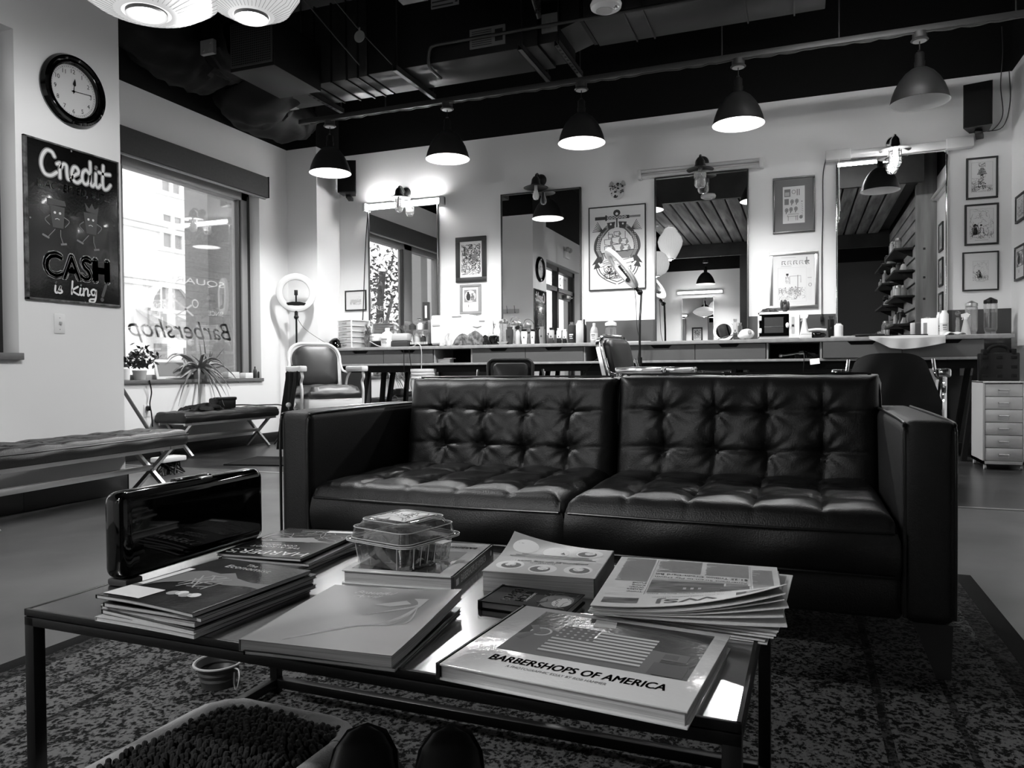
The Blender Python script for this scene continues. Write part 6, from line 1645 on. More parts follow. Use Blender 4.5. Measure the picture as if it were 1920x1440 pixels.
# two plain drawn walking figures
for x, hat in ((-0.12, 0), (0.11, 1)):
    b.poly([(x - 0.05, 0.1), (x + 0.05, 0.1), (x + 0.04, -0.03), (x - 0.03, -0.03)], F, 0.0, 3)
    b.stroke(F, [(x - 0.05, 0.04), (x - 0.08, 0.01), (x - 0.05, -0.02)], 0.005, 0.0003, 2, 5); b.stroke(F, [(x + 0.045, 0.04), (x + 0.08, 0.02), (x + 0.05, -0.02)], 0.005, 0.0003, 2, 5)
    b.stroke(F, [(x - 0.015, -0.04), (x - 0.06, -0.09)], 0.005, 0.0003, 2); b.stroke(F, [(x + 0.02, -0.04), (x + 0.02, -0.08), (x + 0.035, -0.12)], 0.005, 0.0003, 2)
    b.stroke(F, [(x - 0.1, -0.083), (x - 0.055, -0.1)], 0.012, 0.0003, 2); b.stroke(F, [(x + 0.02, -0.128), (x + 0.06, -0.12)], 0.012, 0.0003, 2)
    b.stroke(F, [(x - 0.015, 0.02), (x, 0.026), (x + 0.015, 0.02)], 0.004, 0.0003, 1, 4); b.disc(F, (x - 0.016, 0.06), 0.008, 0.0003, 1, 10); b.disc(F, (x + 0.018, 0.06), 0.008, 0.0003, 1, 10)
    if hat: b.poly([(x - 0.03, 0.11), (x - 0.04, 0.16), (x - 0.01, 0.13), (x + 0.01, 0.165), (x + 0.03, 0.13), (x + 0.06, 0.15), (x + 0.05, 0.1)], F, 0.0003, 3)
    else: b.poly([(x - 0.06, 0.1), (x + 0.06, 0.11), (x + 0.05, 0.14), (x - 0.07, 0.14)], F, 0.0003, 3)
for k, (bd, m) in enumerate(((0.062, 4), (0.044, 0), (0.016, 4), (0.002, 0))):
    b.text('CASH', F, 0.012, -0.33, 0.135 + bd * 0.2, m, 0.43 + bd * 0.25, 'c', 0.0003 * k, bd)
isk = [[(0.0, 0.5), (-0.02, 0.1), (0.06, 0.0), (0.14, 0.15)], [(0.02, 0.72), (0.025, 0.74)], [(0.14, 0.15), (0.26, 0.5), (0.24, 0.3), (0.32, 0.12), (0.22, 0.0), (0.12, 0.05)],
 [(0.85, 0.95), (0.8, 0.02)], [(1.12, 0.6), (0.84, 0.3), (0.98, 0.12), (1.16, 0.0)], [(1.26, 0.5), (1.22, 0.1), (1.3, 0.0), (1.38, 0.1)], [(1.28, 0.72), (1.285, 0.74)],
 [(1.42, 0.5), (1.42, 0.0)], [(1.42, 0.3), (1.54, 0.52), (1.64, 0.42), (1.64, 0.02), (1.74, 0.1)], [(2.06, 0.45), (1.94, 0.52), (1.82, 0.36), (1.88, 0.1), (2.02, 0.16), (2.08, 0.5), (2.06, -0.1), (1.96, -0.42), (1.74, -0.42), (1.76, -0.25), (2.0, -0.2)]]
letters(b, F, put(isk, -0.14, -0.425, 0.135, 0.085), 0.012, 1, 0.0)
letters(b, F, [[(0.215, -0.345), (0.19, -0.415)]], 0.02, 3); b.disc(F, (0.185, -0.44), 0.013, 0, 3)
for x, z in ((-0.02, 0.46), (-0.295, 0.0), (0.06, -0.468)): b.disc(F, (x, z), 0.006, 0.003, 2, 10)
b.build('lettering', ['black', 'pale', 'inkg', 'inkm', 'lgrey'], t)

# ---------------------------------------------------------------- window sill
def leafy(name, label, cat, loc, n, L, m, seed, pot, droop=1.0, w_=0.014, up=0.5, group=None):
    q = random.Random(seed)
    t = thing(name, label, cat, loc, 0, group)
    if pot:
        b = MB(); b.lathe([(0, 0), (pot * 0.8, 0), (pot, pot * 1.5), (pot * 0.92, pot * 1.5), (0, pot * 1.3)], n=24); b.build('pot', 'lgrey', t)
    b = MB()
    z0 = pot * 1.4 if pot else 0.01
    for k in range(n):
        a = q.uniform(0, 2 * PI)
        l_ = L * q.uniform(0.6, 1.1)
        e_ = q.uniform(0.1, 1.2) * up
        P = []
        for i in range(8):
            s_ = i / 7
            P.append(V((math.cos(a) * l_ * s_ * (1 - 0.2 * e_), math.sin(a) * l_ * s_ * (1 - 0.2 * e_), z0 + l_ * (e_ * 1.6 * s_ - droop * 0.9 * s_ * s_))))
        P = [V((p.x if (p.x + loc[0]) > -5.9 else -5.9 - loc[0], p.y, p.z if (p.x + loc[0] > -5.69 or p.z > 0.012) else 0.012 + 0.3 * abs(p.z) * 0.02)) for p in P]
        b.tube(P, [w_ * (1 - 0.93 * (i / 7) ** 1.3) for i in range(8)], 6)
    b.build('leaves', m, t)
    return t
p = (-5.780, 6.063, 0.777)
leafy('aloe_plant', 'aloe with long drooping leaves on the window sill', 'plant', (-5.77, p[1], 0.741), 34, 0.46, 'leaf', 31, 0.06, 1.25, 0.02, 0.7)
leafy('aloe_plant', 'upright spiky aloe at the glass behind the drooping one', 'plant', (-5.83, p[1] + 0.18, 0.741), 14, 0.27, 'leaf', 32, 0.05, 0.35, 0.012, 0.9)
p = (-5.800, 5.346, 0.778)
t = thing('potted_plant', 'dark bushy plant at the left end of the window sill', 'plant', (-5.8, p[1], 0.741))
b = MB(); b.lathe([(0, 0), (0.05, 0), (0.065, 0.09), (0.055, 0.09), (0, 0.07)], n=20); b.build('pot', 'lgrey', t)
b = MB()
for k in range(160):
    c = V((rnd.gauss(0, 0.045), rnd.gauss(0, 0.08), 0.12 + abs(rnd.gauss(0, 0.08))))
    x = V((rnd.uniform(-1, 1), rnd.uniform(-1, 1), rnd.uniform(-1, 1))).normalized()
    y = x.orthogonal().normalized()
    b.add([c - x * 0.03, c + y * 0.014, c + x * 0.03, c - y * 0.014, c + x.cross(y) * 0.004], [(0, 1, 4), (1, 2, 4), (2, 3, 4), (3, 0, 4)])
b.build('foliage', 'leaf_dark', t)
p = (-5.840, 5.771, 0.780)
t = thing('leaning_frame', 'pale framed card leaning on the glass behind the aloe', 'picture frame', (-5.83, p[1], 0.741), 90)
b = MB(); b.T = Matrix.Rotation(R(-14), 4, 'X'); b.box(-0.2, 0.2, -0.012, 0, 0, 0.2, 0, 0.003); b.build('frame', 'white', t)
b = MB(); b.T = Matrix.Rotation(R(-14), 4, 'X'); b.box(-0.17, 0.17, -0.015, -0.01, 0.03, 0.17); b.build('card', 'grey', t)
for i, (px, w_, h, lb) in enumerate(((432, 0.17, 0.07, 'long pale box on the window sill right of the aloe'), (461, 0.12, 0.06, 'small white box on the window sill near its right end'))):
    p = (-5.780, 6.528, 0.773) if i == 0 else (-5.780, 6.772, 0.771)
    simple('carton', MB().box(-w_ / 2, w_ / 2, -0.04, 0.04, 0, h, 0, 0.002), ('cream', 'white')[i], lb, 'box', (-5.77, p[1], 0.741), 90, 'cartons on the window sill')
for i, px in enumerate((0, 1)):
    p = ((-5.780, 6.912, 0.770), (-5.780, 6.984, 0.769))[i]
    bottle(('dark dropper bottle at the right end of the window sill', 'small black capped bottle last on the window sill')[i], 'bottle', -5.79, -5.75, 0.741 + (0.13, 0.1)[i], p[1], 'round', 'dark', 'black', 'bottles on the window sill', z=0.741)
p = (-5.780, 5.127, 0.804)
bottle('white tub at the hidden left end of the window sill by the pillar', 'tub', -5.80, -5.72, 0.741 + 0.12, p[1] + 0.02, 'can', 'white', 'white', z=0.741, name='tub')

# ---------------------------------------------------------------- coffee table
TZ = 0.40
t = thing('coffee_table', 'low metal topped coffee table with a thin black frame', 'coffee table', (-0.645, 1.203, 0.0105), -0.8)
z0 = TZ - 0.0105
hx, hy = 0.587, 0.32
b = MB(); b.box(-hx + 0.006, hx - 0.006, -hy + 0.006, hy - 0.006, z0 - 0.009, z0); b.build('tabletop', 'tabletop', t)
b = MB()
for q in ((-hx, hx, -hy, -hy + 0.006), (-hx, hx, hy - 0.006, hy), (-hx, -hx + 0.006, -hy, hy), (hx - 0.006, hx, -hy, hy)): b.box(*q, z0 - 0.0105, z0 + 0.001, 0, 0.001)
b.build('tabletop_rim', 'black', t)
for q in ((-hx, hx, -hy, -hy + 0.022), (-hx, hx, hy - 0.022, hy), (-hx, -hx + 0.022, -hy, hy), (hx - 0.022, hx, -hy, hy)):
    b = MB(); b.box(*q, z0 - 0.0275, z0 - 0.012, 0, 0.0015); b.build('top_rail', 'black', t)
for q in ((-hx, hx, hy - 0.022, hy), (-hx, -hx + 0.022, -hy, hy), (hx - 0.022, hx, -hy, hy)):
    b = MB(); b.box(*q, 0.012, 0.034, 0, 0.002); b.build('bottom_rail', 'black', t)
for x in (-hx, hx - 0.022):
    for y in (-hy, hy - 0.022):
        b = MB(); b.box(x, x + 0.022, y, y + 0.022, 0, z0 - 0.012, 0, 0.002); b.build('leg', 'black', t)
# glossy case at the left end
t = thing('glossy_case', 'glossy black upright case with rounded edges at the left end of the table', 'case', (-1.2, 1.235, TZ), 0)
b = MB(); b.box(-0.029, 0.029, -0.198, 0.198, 0.012, 0.178, 0, 0.022, seg=5); b.build('body', 'gloss_black', t)
b = MB(); b.box(-0.02, 0.0, -0.04, 0.06, 0.172, 0.182, 0, 0.004); b.build('carry_handle', 'gloss_black', t)
b = MB(); b.box(0.004, 0.016, 0.015, 0.045, 0.1755, 0.1795, 0, 0.0015); b.build('badge', 'steel', t)
for y in (-0.17, 0.17):
    b = MB(); b.box(-0.024, 0.024, y - 0.02, y + 0.02, 0.0, 0.014, 0, 0.004); b.build('foot', 'dark', t)

ZS[0] = 0.3
def bend(b, fn):
    b.v = [V((p.x, p.y, p.z + fn(p.x, p.y))) for p in b.v]
    return b
def slab(w_, h, z0, z1, b=None, m=0, nu=24, nv=24):
    b = b or MB()
    x0, x1, y0, y1 = -w_ / 2, w_ / 2, -h / 2, h / 2
    b.grid(lambda u, v: V((x0 + w_ * u, y0 + h * v, z1)), nu, nv, m)
    b.grid(lambda u, v: V((x1 - w_ * u, y0 + h * v, z0)), nu, nv, m)
    for (ax, ay), (bx, by), n in (((x0, y0), (x1, y0), nu), ((x1, y0), (x1, y1), nv), ((x1, y1), (x0, y1), nu), ((x0, y1), (x0, y0), nv)):
        b.grid(lambda u, v: V((ax + (bx - ax) * u, ay + (by - ay) * u, z0 + (z1 - z0) * v)), n, 1, m)
    return b
def magazine(label, loc, rz, w_, h, th, cover, art=None, curl=None, group=None, name='magazine', cat='magazine', pages='pages', inks=('pale', 'ink', 'inkg', 'paper', 'cover_dark', 'photo')):
    t = thing(name, label, cat, loc, rz, group)
    fn = curl or (lambda x, y: 0)
    b = bend(slab(w_ - 0.003, h - 0.003, 0.0006, th - 0.0007), fn); b.build('pages', pages, t)
    b = MB(); slab(w_, h, th - 0.0007, th, b); slab(w_, h, 0, 0.0006, b)
    b.box(-w_ / 2 - 0.0006, -w_ / 2, -h / 2, h / 2, 0, th)
    bend(b, fn); b.build('cover', cover, t)
    if art:
        b = MB(); F = Matrix.Translation((0, 0, th + 0.0002)); art(b, F); bend(b, fn); b.build('cover_print', list(inks), t)
    return t
def sub(b, F, x0, x1, y0, y1, m, n=10, z=0.0):        # a finely divided patch so that it bends with the page
    b.grid(lambda u, v: V((x0 + (x1 - x0) * u, y0 + (y1 - y0) * v, z)), n, n, m, F)
# --- stack of news magazines, front left
def wave(a, c): return lambda x, y: 0.004 * a * (1 + math.cos(9 * x + c)) * 0.5 + 0.003 * a * max(0, -y / 0.13) * math.cos(14 * x + c)
def art_econ(b, F):
    sub(b, F, -0.109, 0.109, -0.13, 0.128, 4, 16)
    b.text('The', F, -0.008, 0.104, 0.012, 0, None, 'c', 0.0006, 0.006); b.text('Economist', F, 0.0, 0.084, 0.016, 0, 0.105, 'c', 0.0006, 0.006)
    pts = [(-0.109, 0.02), (-0.06, 0.052), (-0.02, 0.045), (0.0, 0.06), (0.03, 0.035), (0.07, 0.025), (0.109, 0.03), (0.109, -0.13), (-0.109, -0.13)]
    b.poly(pts, F, 0.0004, 1)
    q = random.Random(5)
    for k in range(14): b.stroke(F, [(q.uniform(-0.04, 0.03), q.uniform(-0.05, 0.035)) for _ in range(2)], 0.003, 0.0007, 2)
    for k in range(4): b.disc(F, (0.0 + 0.014 * k, -0.075 + 0.006 * (k % 2)), 0.011, 0.0008, 3 if k % 2 else 2, 10)
    sub(b, F, -0.104, -0.088, -0.06, 0.05, 3, 6, 0.0009); sub(b, F, -0.104, -0.02, -0.124, -0.072, 3, 8, 0.001)
    for k in range(3): b.rect(F, -0.1, -0.05, -0.09 - 0.008 * k, -0.087 - 0.008 * k, 0.0012, 2)
    b.rect(F, -0.05, -0.025, -0.112, -0.1, 0.0012, 2)
EX, EY = -0.957, 1.022
for k, (dx, dy, rz, cv, lb) in enumerate(((0.006, -0.006, -3.0, 'cover_light', 'pale covered magazine at the bottom of the front left stack'), (0.012, 0.0, -6.0, 'cover_black', 'dark magazine second from the bottom of the front left stack'),
                                          (0.004, 0.006, -5, 'cover_mid', 'grey magazine in the middle of the front left stack'), (0.012, 0.004, -3.4, 'cover_black', 'dark magazine just below the top of the front left stack'))):
    magazine(lb, (EX + dx, EY + dy, TZ + 0.0072 * k), rz, 0.215, 0.27, 0.0070, cv, None, wave(0.25, k * 1.7), 'magazines in the front left stack')
magazine('news magazine with a white mailing label on top of the front left stack', (EX, EY, TZ + 0.0294), -4.5, 0.22, 0.266, 0.0065, 'cover_black', art_econ, wave(0.7, 0.4), 'magazines in the front left stack')
# --- stack with an upside down magazine, back left
def art_harp(b, F):
    b.text("HARPER'S", F, 0.0, 0.085, 0.032, 0, 0.185, 'c', 0.0004)
    b.rect(F, -0.09, 0.09, 0.075, 0.0765, 0.0004, 2)
    b.text('THE AI ROBOT', F, 0.01, 0.048, 0.012, 0, 0.12, 'c', 0.0004); b.text('CON GAME', F, 0.01, 0.03, 0.012, 0, 0.08, 'c', 0.0004)
    b.poly([(-0.09, -0.01), (0.07, 0.012), (0.085, 0.005), (0.05, -0.012), (0.09, -0.02), (-0.02, -0.045), (-0.05, -0.02)], F, 0.0004, 2)
    oval(F, b, 0.07, 0.0, 0.012, 0.007, 0.002, 0)
    squiggle(b, F, -0.09, 0.09, -0.11, 0.0, 26, 0.002, 2, random.Random(3), 0.07, 0.0006)
    sub(b, F, -0.09, -0.02, -0.118, -0.1, 0, 5, 0.0006)
HX, HY = -1.045, 1.372
for k, (dx, dy, rz, cv, lb) in enumerate(((0.012, -0.008, 2, 'cover_black', 'black magazine at the bottom of the back left stack'), (0.02, -0.004, -4, 'cover_dark', 'dark photo magazine low in the back left stack'), (0.016, 0.0, 5, 'cover_black', 'dark magazine below the top of the back left stack'))):
    magazine(lb, (HX + dx, HY + dy, TZ + 0.0064 * k), rz, 0.205, 0.268, 0.0062, cv, None, wave(0.2, k), 'magazines in the back left stack')
magazine('dark magazine with an upside down white masthead on the back left stack', (HX, HY, TZ + 0.0196), 184, 0.2, 0.262, 0.006, 'cover_black', art_harp, wave(0.35, 2.0), 'magazines in the back left stack')
# --- pale grey magazine, front middle
def curl_g(x, y): return 0.010 * max(0, (x + y * 0.6) / 0.2) ** 2 + 0.002 * math.sin(12 * y)
def art_grey(b, F):
    b.text('Beautiful', F, -0.025, 0.098, 0.014, 0, 0.075, 'c', 0.0004, 0.0, 0.5); b.text('April', F, -0.03, 0.076, 0.017, 0, 0.05, 'c', 0.0004, 0.0, 0.6)
    q = random.Random(9)
    for k in range(26):
        a = 0.07 + k * 0.0022
        b.stroke(F, [(-0.06 + k * 0.002, -0.12 + 0.002 * k), (-0.01 + 0.0015 * k, -0.06 + 0.001 * k), (0.05 + 0.002 * k * q.random(), -0.02), (0.075, 0.03 + 0.001 * k), (0.08 - 0.001 * k, 0.085)], 0.0011, 0.0003, 3, 5)
    for k in range(12): b.stroke(F, [(0.0 + 0.005 * k, 0.0 + 0.004 * k), (0.03 + 0.004 * k, 0.02 + 0.003 * k), (0.08, 0.05 + 0.003 * k)], 0.0012, 0.0003, 3, 4)
    b.poly([(-0.0, 0.05), (0.045, 0.075), (0.06, 0.06), (0.03, 0.045)], F, 0.0002, 3)
GX, GY = -0.636, 0.993
magazine('thin dark magazine lying under the pale grey one', (GX + 0.004, GY - 0.002, TZ), 5.5, 0.232, 0.264, 0.006, 'cover_black', None, wave(0.3, 1), 'magazines at the front middle of the table')
magazine('thick pale grey magazine with a white drawn figure at the front middle', (GX, GY, TZ + 0.0075), 4.5, 0.237, 0.268, 0.017, 'cover_grey', art_grey, curl_g, 'magazines at the front middle of the table')
# --- hardcover photo books
def art_flag(b, F, w_, h):
    sub(b, F, -w_ * 0.36, w_ * 0.44, -h * 0.2, h * 0.44, 4, 4)
    b.poly([(-w_ * 0.36, -h * 0.2), (-w_ * 0.3, -h * 0.2), (w_ * 0.3, -h * 0.2), (w_ * 0.3, h * 0.1), (-w_ * 0.25, h * 0.16), (-w_ * 0.36, h * 0.05)], F, 0.0002, 2)
    for k in range(9):
        x0 = -w_ * 0.2 if k < 5 else -w_ * 0.02
        b.rect(F, x0, w_ * (0.24), -h * 0.15 + k * h * 0.044, -h * 0.128 + k * h * 0.044, 0.0006, 1)
        b.rect(F, x0, w_ * (0.24), -h * 0.128 + k * h * 0.044, -h * 0.106 + k * h * 0.044, 0.0006, 3)
    b.rect(F, -w_ * 0.2, -w_ * 0.03, h * 0.08, h * 0.26, 0.0008, 2)
    for i in range(5):
        for j in range(4): b.disc(F, (-w_ * 0.185 + i * w_ * 0.035, h * 0.1 + j * h * 0.045), 0.0025, 0.001, 3, 5)
    b.disc(F, (-w_ * 0.27, h * 0.12), w_ * 0.05, 0.0006, 3, 18); b.disc(F, (-w_ * 0.27, h * 0.12), w_ * 0.04, 0.0008, 2, 18); b.stroke(F, [(-w_ * 0.33, -h * 0.02), (-w_ * 0.29, h * 0.12), (-w_ * 0.33, h * 0.2)], 0.012, 0.0009, 1)
    b.poly([(-w_ * 0.1, h * 0.43), (-w_ * 0.0, h * 0.43), (w_ * 0.02, h * 0.33), (-w_ * 0.08, h * 0.31)], F, 0.0007, 3)
    b.rect(F, w_ * 0.28, w_ * 0.4, -h * 0.0, h * 0.1, 0.0007, 2); b.rect(F, w_ * 0.3, w_ * 0.36, h * 0.02, h * 0.08, 0.0009, 1); b.rect(F, w_ * 0.28, w_ * 0.42, -h * 0.19, -h * 0.04, 0.0008, 1)
def hardcover(label, loc, rz, w_, h, th, art, spine, cover='gloss_cover', board=0.0028, spm='ink', spt=None, inks=('pale', 'ink', 'inkm', 'lgrey', 'cover_dark')):
    t = thing('hardcover_book', label, 'book', loc, rz, None)
    b = MB(); b.box(-w_ / 2 + 0.004, w_ / 2 - 0.004, -h / 2 + 0.004, h / 2 - 0.004, board, th - board); b.build('pages', 'pages', t)
    b = MB(); b.box(-w_ / 2, w_ / 2, -h / 2, h / 2, th - board, th, 0, 0.0009); b.box(-w_ / 2, w_ / 2, -h / 2, h / 2, 0, board, 0, 0.0009); b.build('cover', cover, t)
    b = MB(); b.box(spine * (w_ / 2 - 0.003), spine * (w_ / 2 + 0.002), -h / 2, h / 2, 0.0, th, 0, 0.001)
    if spine < 0: b.v = [V((min(max(p.x, -w_ / 2 - 0.002), w_ / 2 + 0.002), p.y, p.z)) for p in b.v]
    if spt:
        Fs = fr((spine * (w_ / 2 + 0.0024), 0, th / 2), (0, -spine * -1, 0), (0, 0, 1))
        b.text(spt, Fs, -0.01, -th * 0.28, th * 0.56, 1, h * 0.62, 'c', 0, 0.0); b.disc(Fs, (h * 0.42, 0), th * 0.22, 0, 1, 14); b.rect(Fs, -h * 0.46, -h * 0.4, -th * 0.25, th * 0.2, 0, 1)
    b.build('spine', [spm, 'pale'], t)
    b = MB(); F = Matrix.Translation((0, 0, th + 0.0002)); art(b, F, w_, h); b.build('cover_print', list(inks), t)
    return t
def art_b1(b, F, w_, h):
    art_flag(b, F, w_, h)
    b.text('BARBERSHOPS OF AMERICA', F, 0.008, -h * 0.345, 0.0185, 1, 0.235, 'c', 0.0004, 0.028, 0.12)
    b.text('A PHOTOGRAPHIC ESSAY BY ROB HAMMER', F, -0.01, -h * 0.4, 0.0068, 2, 0.135, 'c', 0.0004, 0.0, 0.1)
hardcover('large glossy white barbershop photo book at the front right of the table', (-0.267, 0.987, TZ), -5.2, 0.325, 0.266, 0.0215, art_b1, -1)
def art_b2(b, F, w_, h):
    art_flag(b, F, w_, h)
    b.text('BARBERSHOPS OF AMERICA', F, 0.0, -h * 0.37, 0.015, 1, w_ * 0.8, 'c', 0.0004, 0.012, 0.12)
hardcover('upside down barbershop photo book with a black spine under the clear clamshell', (-0.715, 1.347, TZ), 186.5, 0.222, 0.26, 0.0265, art_b2, -1, spt='BARBERSHOPS OF AMERICA')
# --- thick paperback of hairstyles
def curl_h(x, y): return 0.045 * max(0, (x * 0.75 - y) / 0.19 - 0.15) ** 2.2
def art_hair(b, F):
    sub(b, F, -0.1, 0.1, -0.0, 0.103, 3, 8)
    for i, (cx, cy) in enumerate(((-0.065, 0.058), (0.0, 0.066), (0.066, 0.052), (-0.064, -0.062), (0.002, -0.055), (0.066, -0.062))):
        b.disc(F, (cx, cy), 0.0265, 0.0005, 0, 24, 0.03)
        b.disc(F, (cx + (0.004 if i % 2 else -0.003), cy + 0.003), 0.019, 0.0008, 2, 16, 0.02); b.disc(F, (cx, cy - 0.004), 0.0105, 0.001, 0, 14, 0.013)
        squiggle(b, F, cx - 0.012, cx + 0.012, cy - 0.012, cy + 0.016, 8, 0.001, 1, random.Random(i), 0.012, 0.0012)
    b.text('HAIRSTYLES OF THE WORLD', F, 0.0, 0.012, 0.0095, 0, 0.15, 'c', 0.0008, 0.012)
    b.text('BARBER', F, 0.01, 0.026, 0.006, 2, 0.05, 'c', 0.0008)
    for k in range(3): b.rect(F, -0.085 + 0.008 * k, 0.085 - 0.01 * k, -0.012 - 0.0085 * k, -0.009 - 0.0085 * k, 0.0008, 2)
t = magazine('thick paperback of hairstyles with six oval portraits, far corner curled up', (-0.448, 1.368, TZ), 184.5, 0.207, 0.212, 0.036, 'cover_mid', art_hair, curl_h, None, 'paperback_book', 'book', inks=('pale', 'ink', 'inkm', 'lgrey', 'cover_dark'))
b = MB(); b.box(-0.1055, -0.1035, -0.106, 0.106, 0.0, 0.036, 0); b.rect(fr((-0.1058, 0, 0.018), (0, -1, 0), (0, 0, 1)), -0.08, 0.02, -0.006, 0.006, 0, 1); b.build('spine', ['inkm', 'ink'], t)
# --- small black hardcover
def art_irish(b, F, w_, h):
    b.text('IRISH', F, -0.022, 0.0, 0.016, 0, 0.055, 'c', 0.0004, 0.02, 0, R(-90)); b.text('BEARDS', F, -0.046, 0.0, 0.016, 0, 0.068, 'c', 0.0004, 0.02, 0, R(-90))
    b.text('THE FACES BEHIND', F, -0.006, 0.0, 0.005, 0, 0.05, 'c', 0.0004, 0.0, 0, R(-90))
    b.disc(F, (0.046, -0.006), 0.028, 0.0002, 2, 20, 0.036); b.disc(F, (0.056, -0.01), 0.016, 0.0004, 3, 16, 0.024)
    squiggle(b, F, 0.015, 0.07, -0.042, 0.042, 24, 0.0015, 2, random.Random(2), 0.03, 0.0005)
hardcover('small black book about beards with white lettering before the paperback', (-0.426, 1.2, TZ), -2.5, 0.155, 0.1, 0.0145, art_irish, -1, 'matte_black', 0.002)
# --- newspapers
def paper(label, loc, rz, w_, h, sheets, seed, art=None, lift=0.0):
    q = random.Random(seed)
    t = thing('newspaper', label, 'newspaper', loc, rz, 'newspapers stacked at the right')
    b = MB()
    th = 0.0024
    def base(x, y, k):
        e = max(0, 0.5 - x / w_)
        n_ = max(0, y / h + 0.1)
        return lift * (e ** 2) * n_ * (k + 1) / sheets * 1.6 + 0.0016 * math.sin(11 * x + k * 1.3) * (0.4 + n_)
    for k in range(sheets):
        dx, dy = q.uniform(-0.004, 0.004), q.uniform(-0.004, 0.004)
        s_ = MB(); slab(w_ + q.uniform(-0.006, 0.002), h + q.uniform(-0.006, 0.002), k * th, k * th + th * 0.72, s_, 0, 28, 28)
        bend(s_, lambda x, y, k=k: base(x, y, k))
        b.add([V((p.x + dx, p.y + dy, p.z)) for p in s_.v], s_.f, 0)
    b.build('sheets', 'newsprint', t)
    b = MB(); slab(w_, h, sheets * th - 0.0006, sheets * th + 0.0002, b, 0, 28, 28); bend(b, lambda x, y: base(x, y, sheets - 1)); b.build('front_page', 'newsprint', t)
    if art:
        b = MB(); art(b, Matrix.Translation((0, 0, sheets * th + 0.0006)), w_, h); bend(b, lambda x, y: base(x, y, sheets - 1)); b.build('newsprint_ink', ['ink', 'inkm', 'inkg', 'newsprint', 'photo'], t)
    return t
def column(b, F, x0, x1, y0, y1, q, m=2):
    y = y1
    while y > y0:
        b.rect(F, x0, x1 - (x1 - x0) * (0.4 * q.random() if q.random() < 0.2 else 0.04 * q.random()), y - 0.0014, y, 0, m); y -= 0.0032
def art_wsj(b, F, w_, h):                               # in the paper's own orientation: masthead at the top
    q = random.Random(4)
    W2, H2 = w_ / 2, h / 2
    b.text('WSJ', F, 0.0, H2 - 0.047, 0.03, 0, 0.09, 'c', 0, 0.03)
    b.text('THE WALL STREET JOURNAL WEEKEND', F, 0.0, H2 - 0.058, 0.006, 2, 0.11, 'c', 0)
    b.rect(F, -W2 + 0.01, W2 - 0.01, H2 - 0.068, H2 - 0.0672, 0, 2)
    sub(b, F, -W2 + 0.012, -W2 + 0.07, H2 - 0.05, H2 - 0.018, 1, 6, 0.0); oval(F, b, -W2 + 0.04, H2 - 0.034, 0.014, 0.009, 0.004, 3, 0.0004)
    sub(b, F, W2 - 0.068, W2 - 0.012, H2 - 0.048, H2 - 0.02, 4, 6, 0.0)
    b.text('Rocket Explosion Is Major Blow for Bezos', F, 0.0, H2 - 0.08, 0.006, 0, 0.13, 'c', 0, 0.01)
    x0, x1 = -W2 + 0.05, W2 - 0.075
    sub(b, F, x0, x1, H2 - 0.168, H2 - 0.084, 4, 12, 0.0)
    sub(b, F, x0 + 0.045, x0 + 0.07, H2 - 0.12, H2 - 0.086, 1, 4, 0.0003)
    for k in range(6): b.rect(F, x0 + 0.095 + 0.012 * (k % 3) - 0.02, x0 + 0.1 + 0.012 * (k % 3) - 0.02, H2 - 0.112 - 0.008 * (k // 3), H2 - 0.107 - 0.008 * (k // 3), 0.0004, 3)
    sub(b, F, x0 - 0.002, x0 + 0.04, H2 - 0.172, H2 - 0.132, 3, 4, 0.0004); sub(b, F, x0 + 0.002, x0 + 0.037, H2 - 0.169, H2 - 0.136, 2, 4, 0.0006); b.disc(F, (x0 + 0.02, H2 - 0.152), 0.011, 0.0008, 3, 12)
    column(b, F, x0, x1, H2 - 0.182, H2 - 0.172, q)
    b.text('Americans Strain to Pay Down', F, (x0 + x1) / 2, H2 - 0.2, 0.0125, 0, x1 - x0 - 0.004, 'c', 0, 0.006)
    b.text('$1.25 Trillion Credit-Card Bill', F, (x0 + x1) / 2, H2 - 0.219, 0.0125, 0, x1 - x0 - 0.004, 'c', 0, 0.006)
    column(b, F, x0, x0 + 0.075, -H2 + 0.008, H2 - 0.226, q); column(b, F, x0 + 0.082, x1, -H2 + 0.008, H2 - 0.226, q)
    for k, s_ in enumerate(('Trump', 'Aides', 'Weigh', 'Killing', 'Fund')): b.text(s_, F, W2 - 0.068, H2 - 0.092 - 0.0135 * k, 0.0085, 0, None, 'l', 0, 0.012)
    column(b, F, W2 - 0.068, W2 - 0.012, -H2 + 0.008, H2 - 0.152, q)
    column(b, F, -W2 + 0.01, -W2 + 0.045, -H2 + 0.03, H2 - 0.078, q)
    b.rect(F, W2 - 0.0725, W2 - 0.0718, -H2 + 0.01, H2 - 0.07, 0, 2); b.rect(F, -W2 + 0.0472, -W2 + 0.0478, -H2 + 0.01, H2 - 0.07, 0, 2)
def art_under(b, F, w_, h):
    q = random.Random(6)
    for k in range(4): column(b, F, -w_ / 2 + 0.01 + k * w_ / 4.1, -w_ / 2 + (k + 0.88) * w_ / 4.1, -h / 2 + 0.01, h / 2 - 0.01, q)
paper('newspaper at the bottom of the stack, its folded corner showing at the right', (-0.172, 1.3, TZ), 177, 0.262, 0.29, 4, 1, art_under)
paper('newspaper in the middle of the stack overhanging the table end', (-0.165, 1.315, TZ + 0.0104), 177, 0.286, 0.322, 4, 2, art_under, -0.0)
paper('upside down newspaper on top of the stack, near corner curling up', (-0.172, 1.29, TZ + 0.0212), 184, 0.285, 0.318, 6, 3, art_wsj, 0.06)

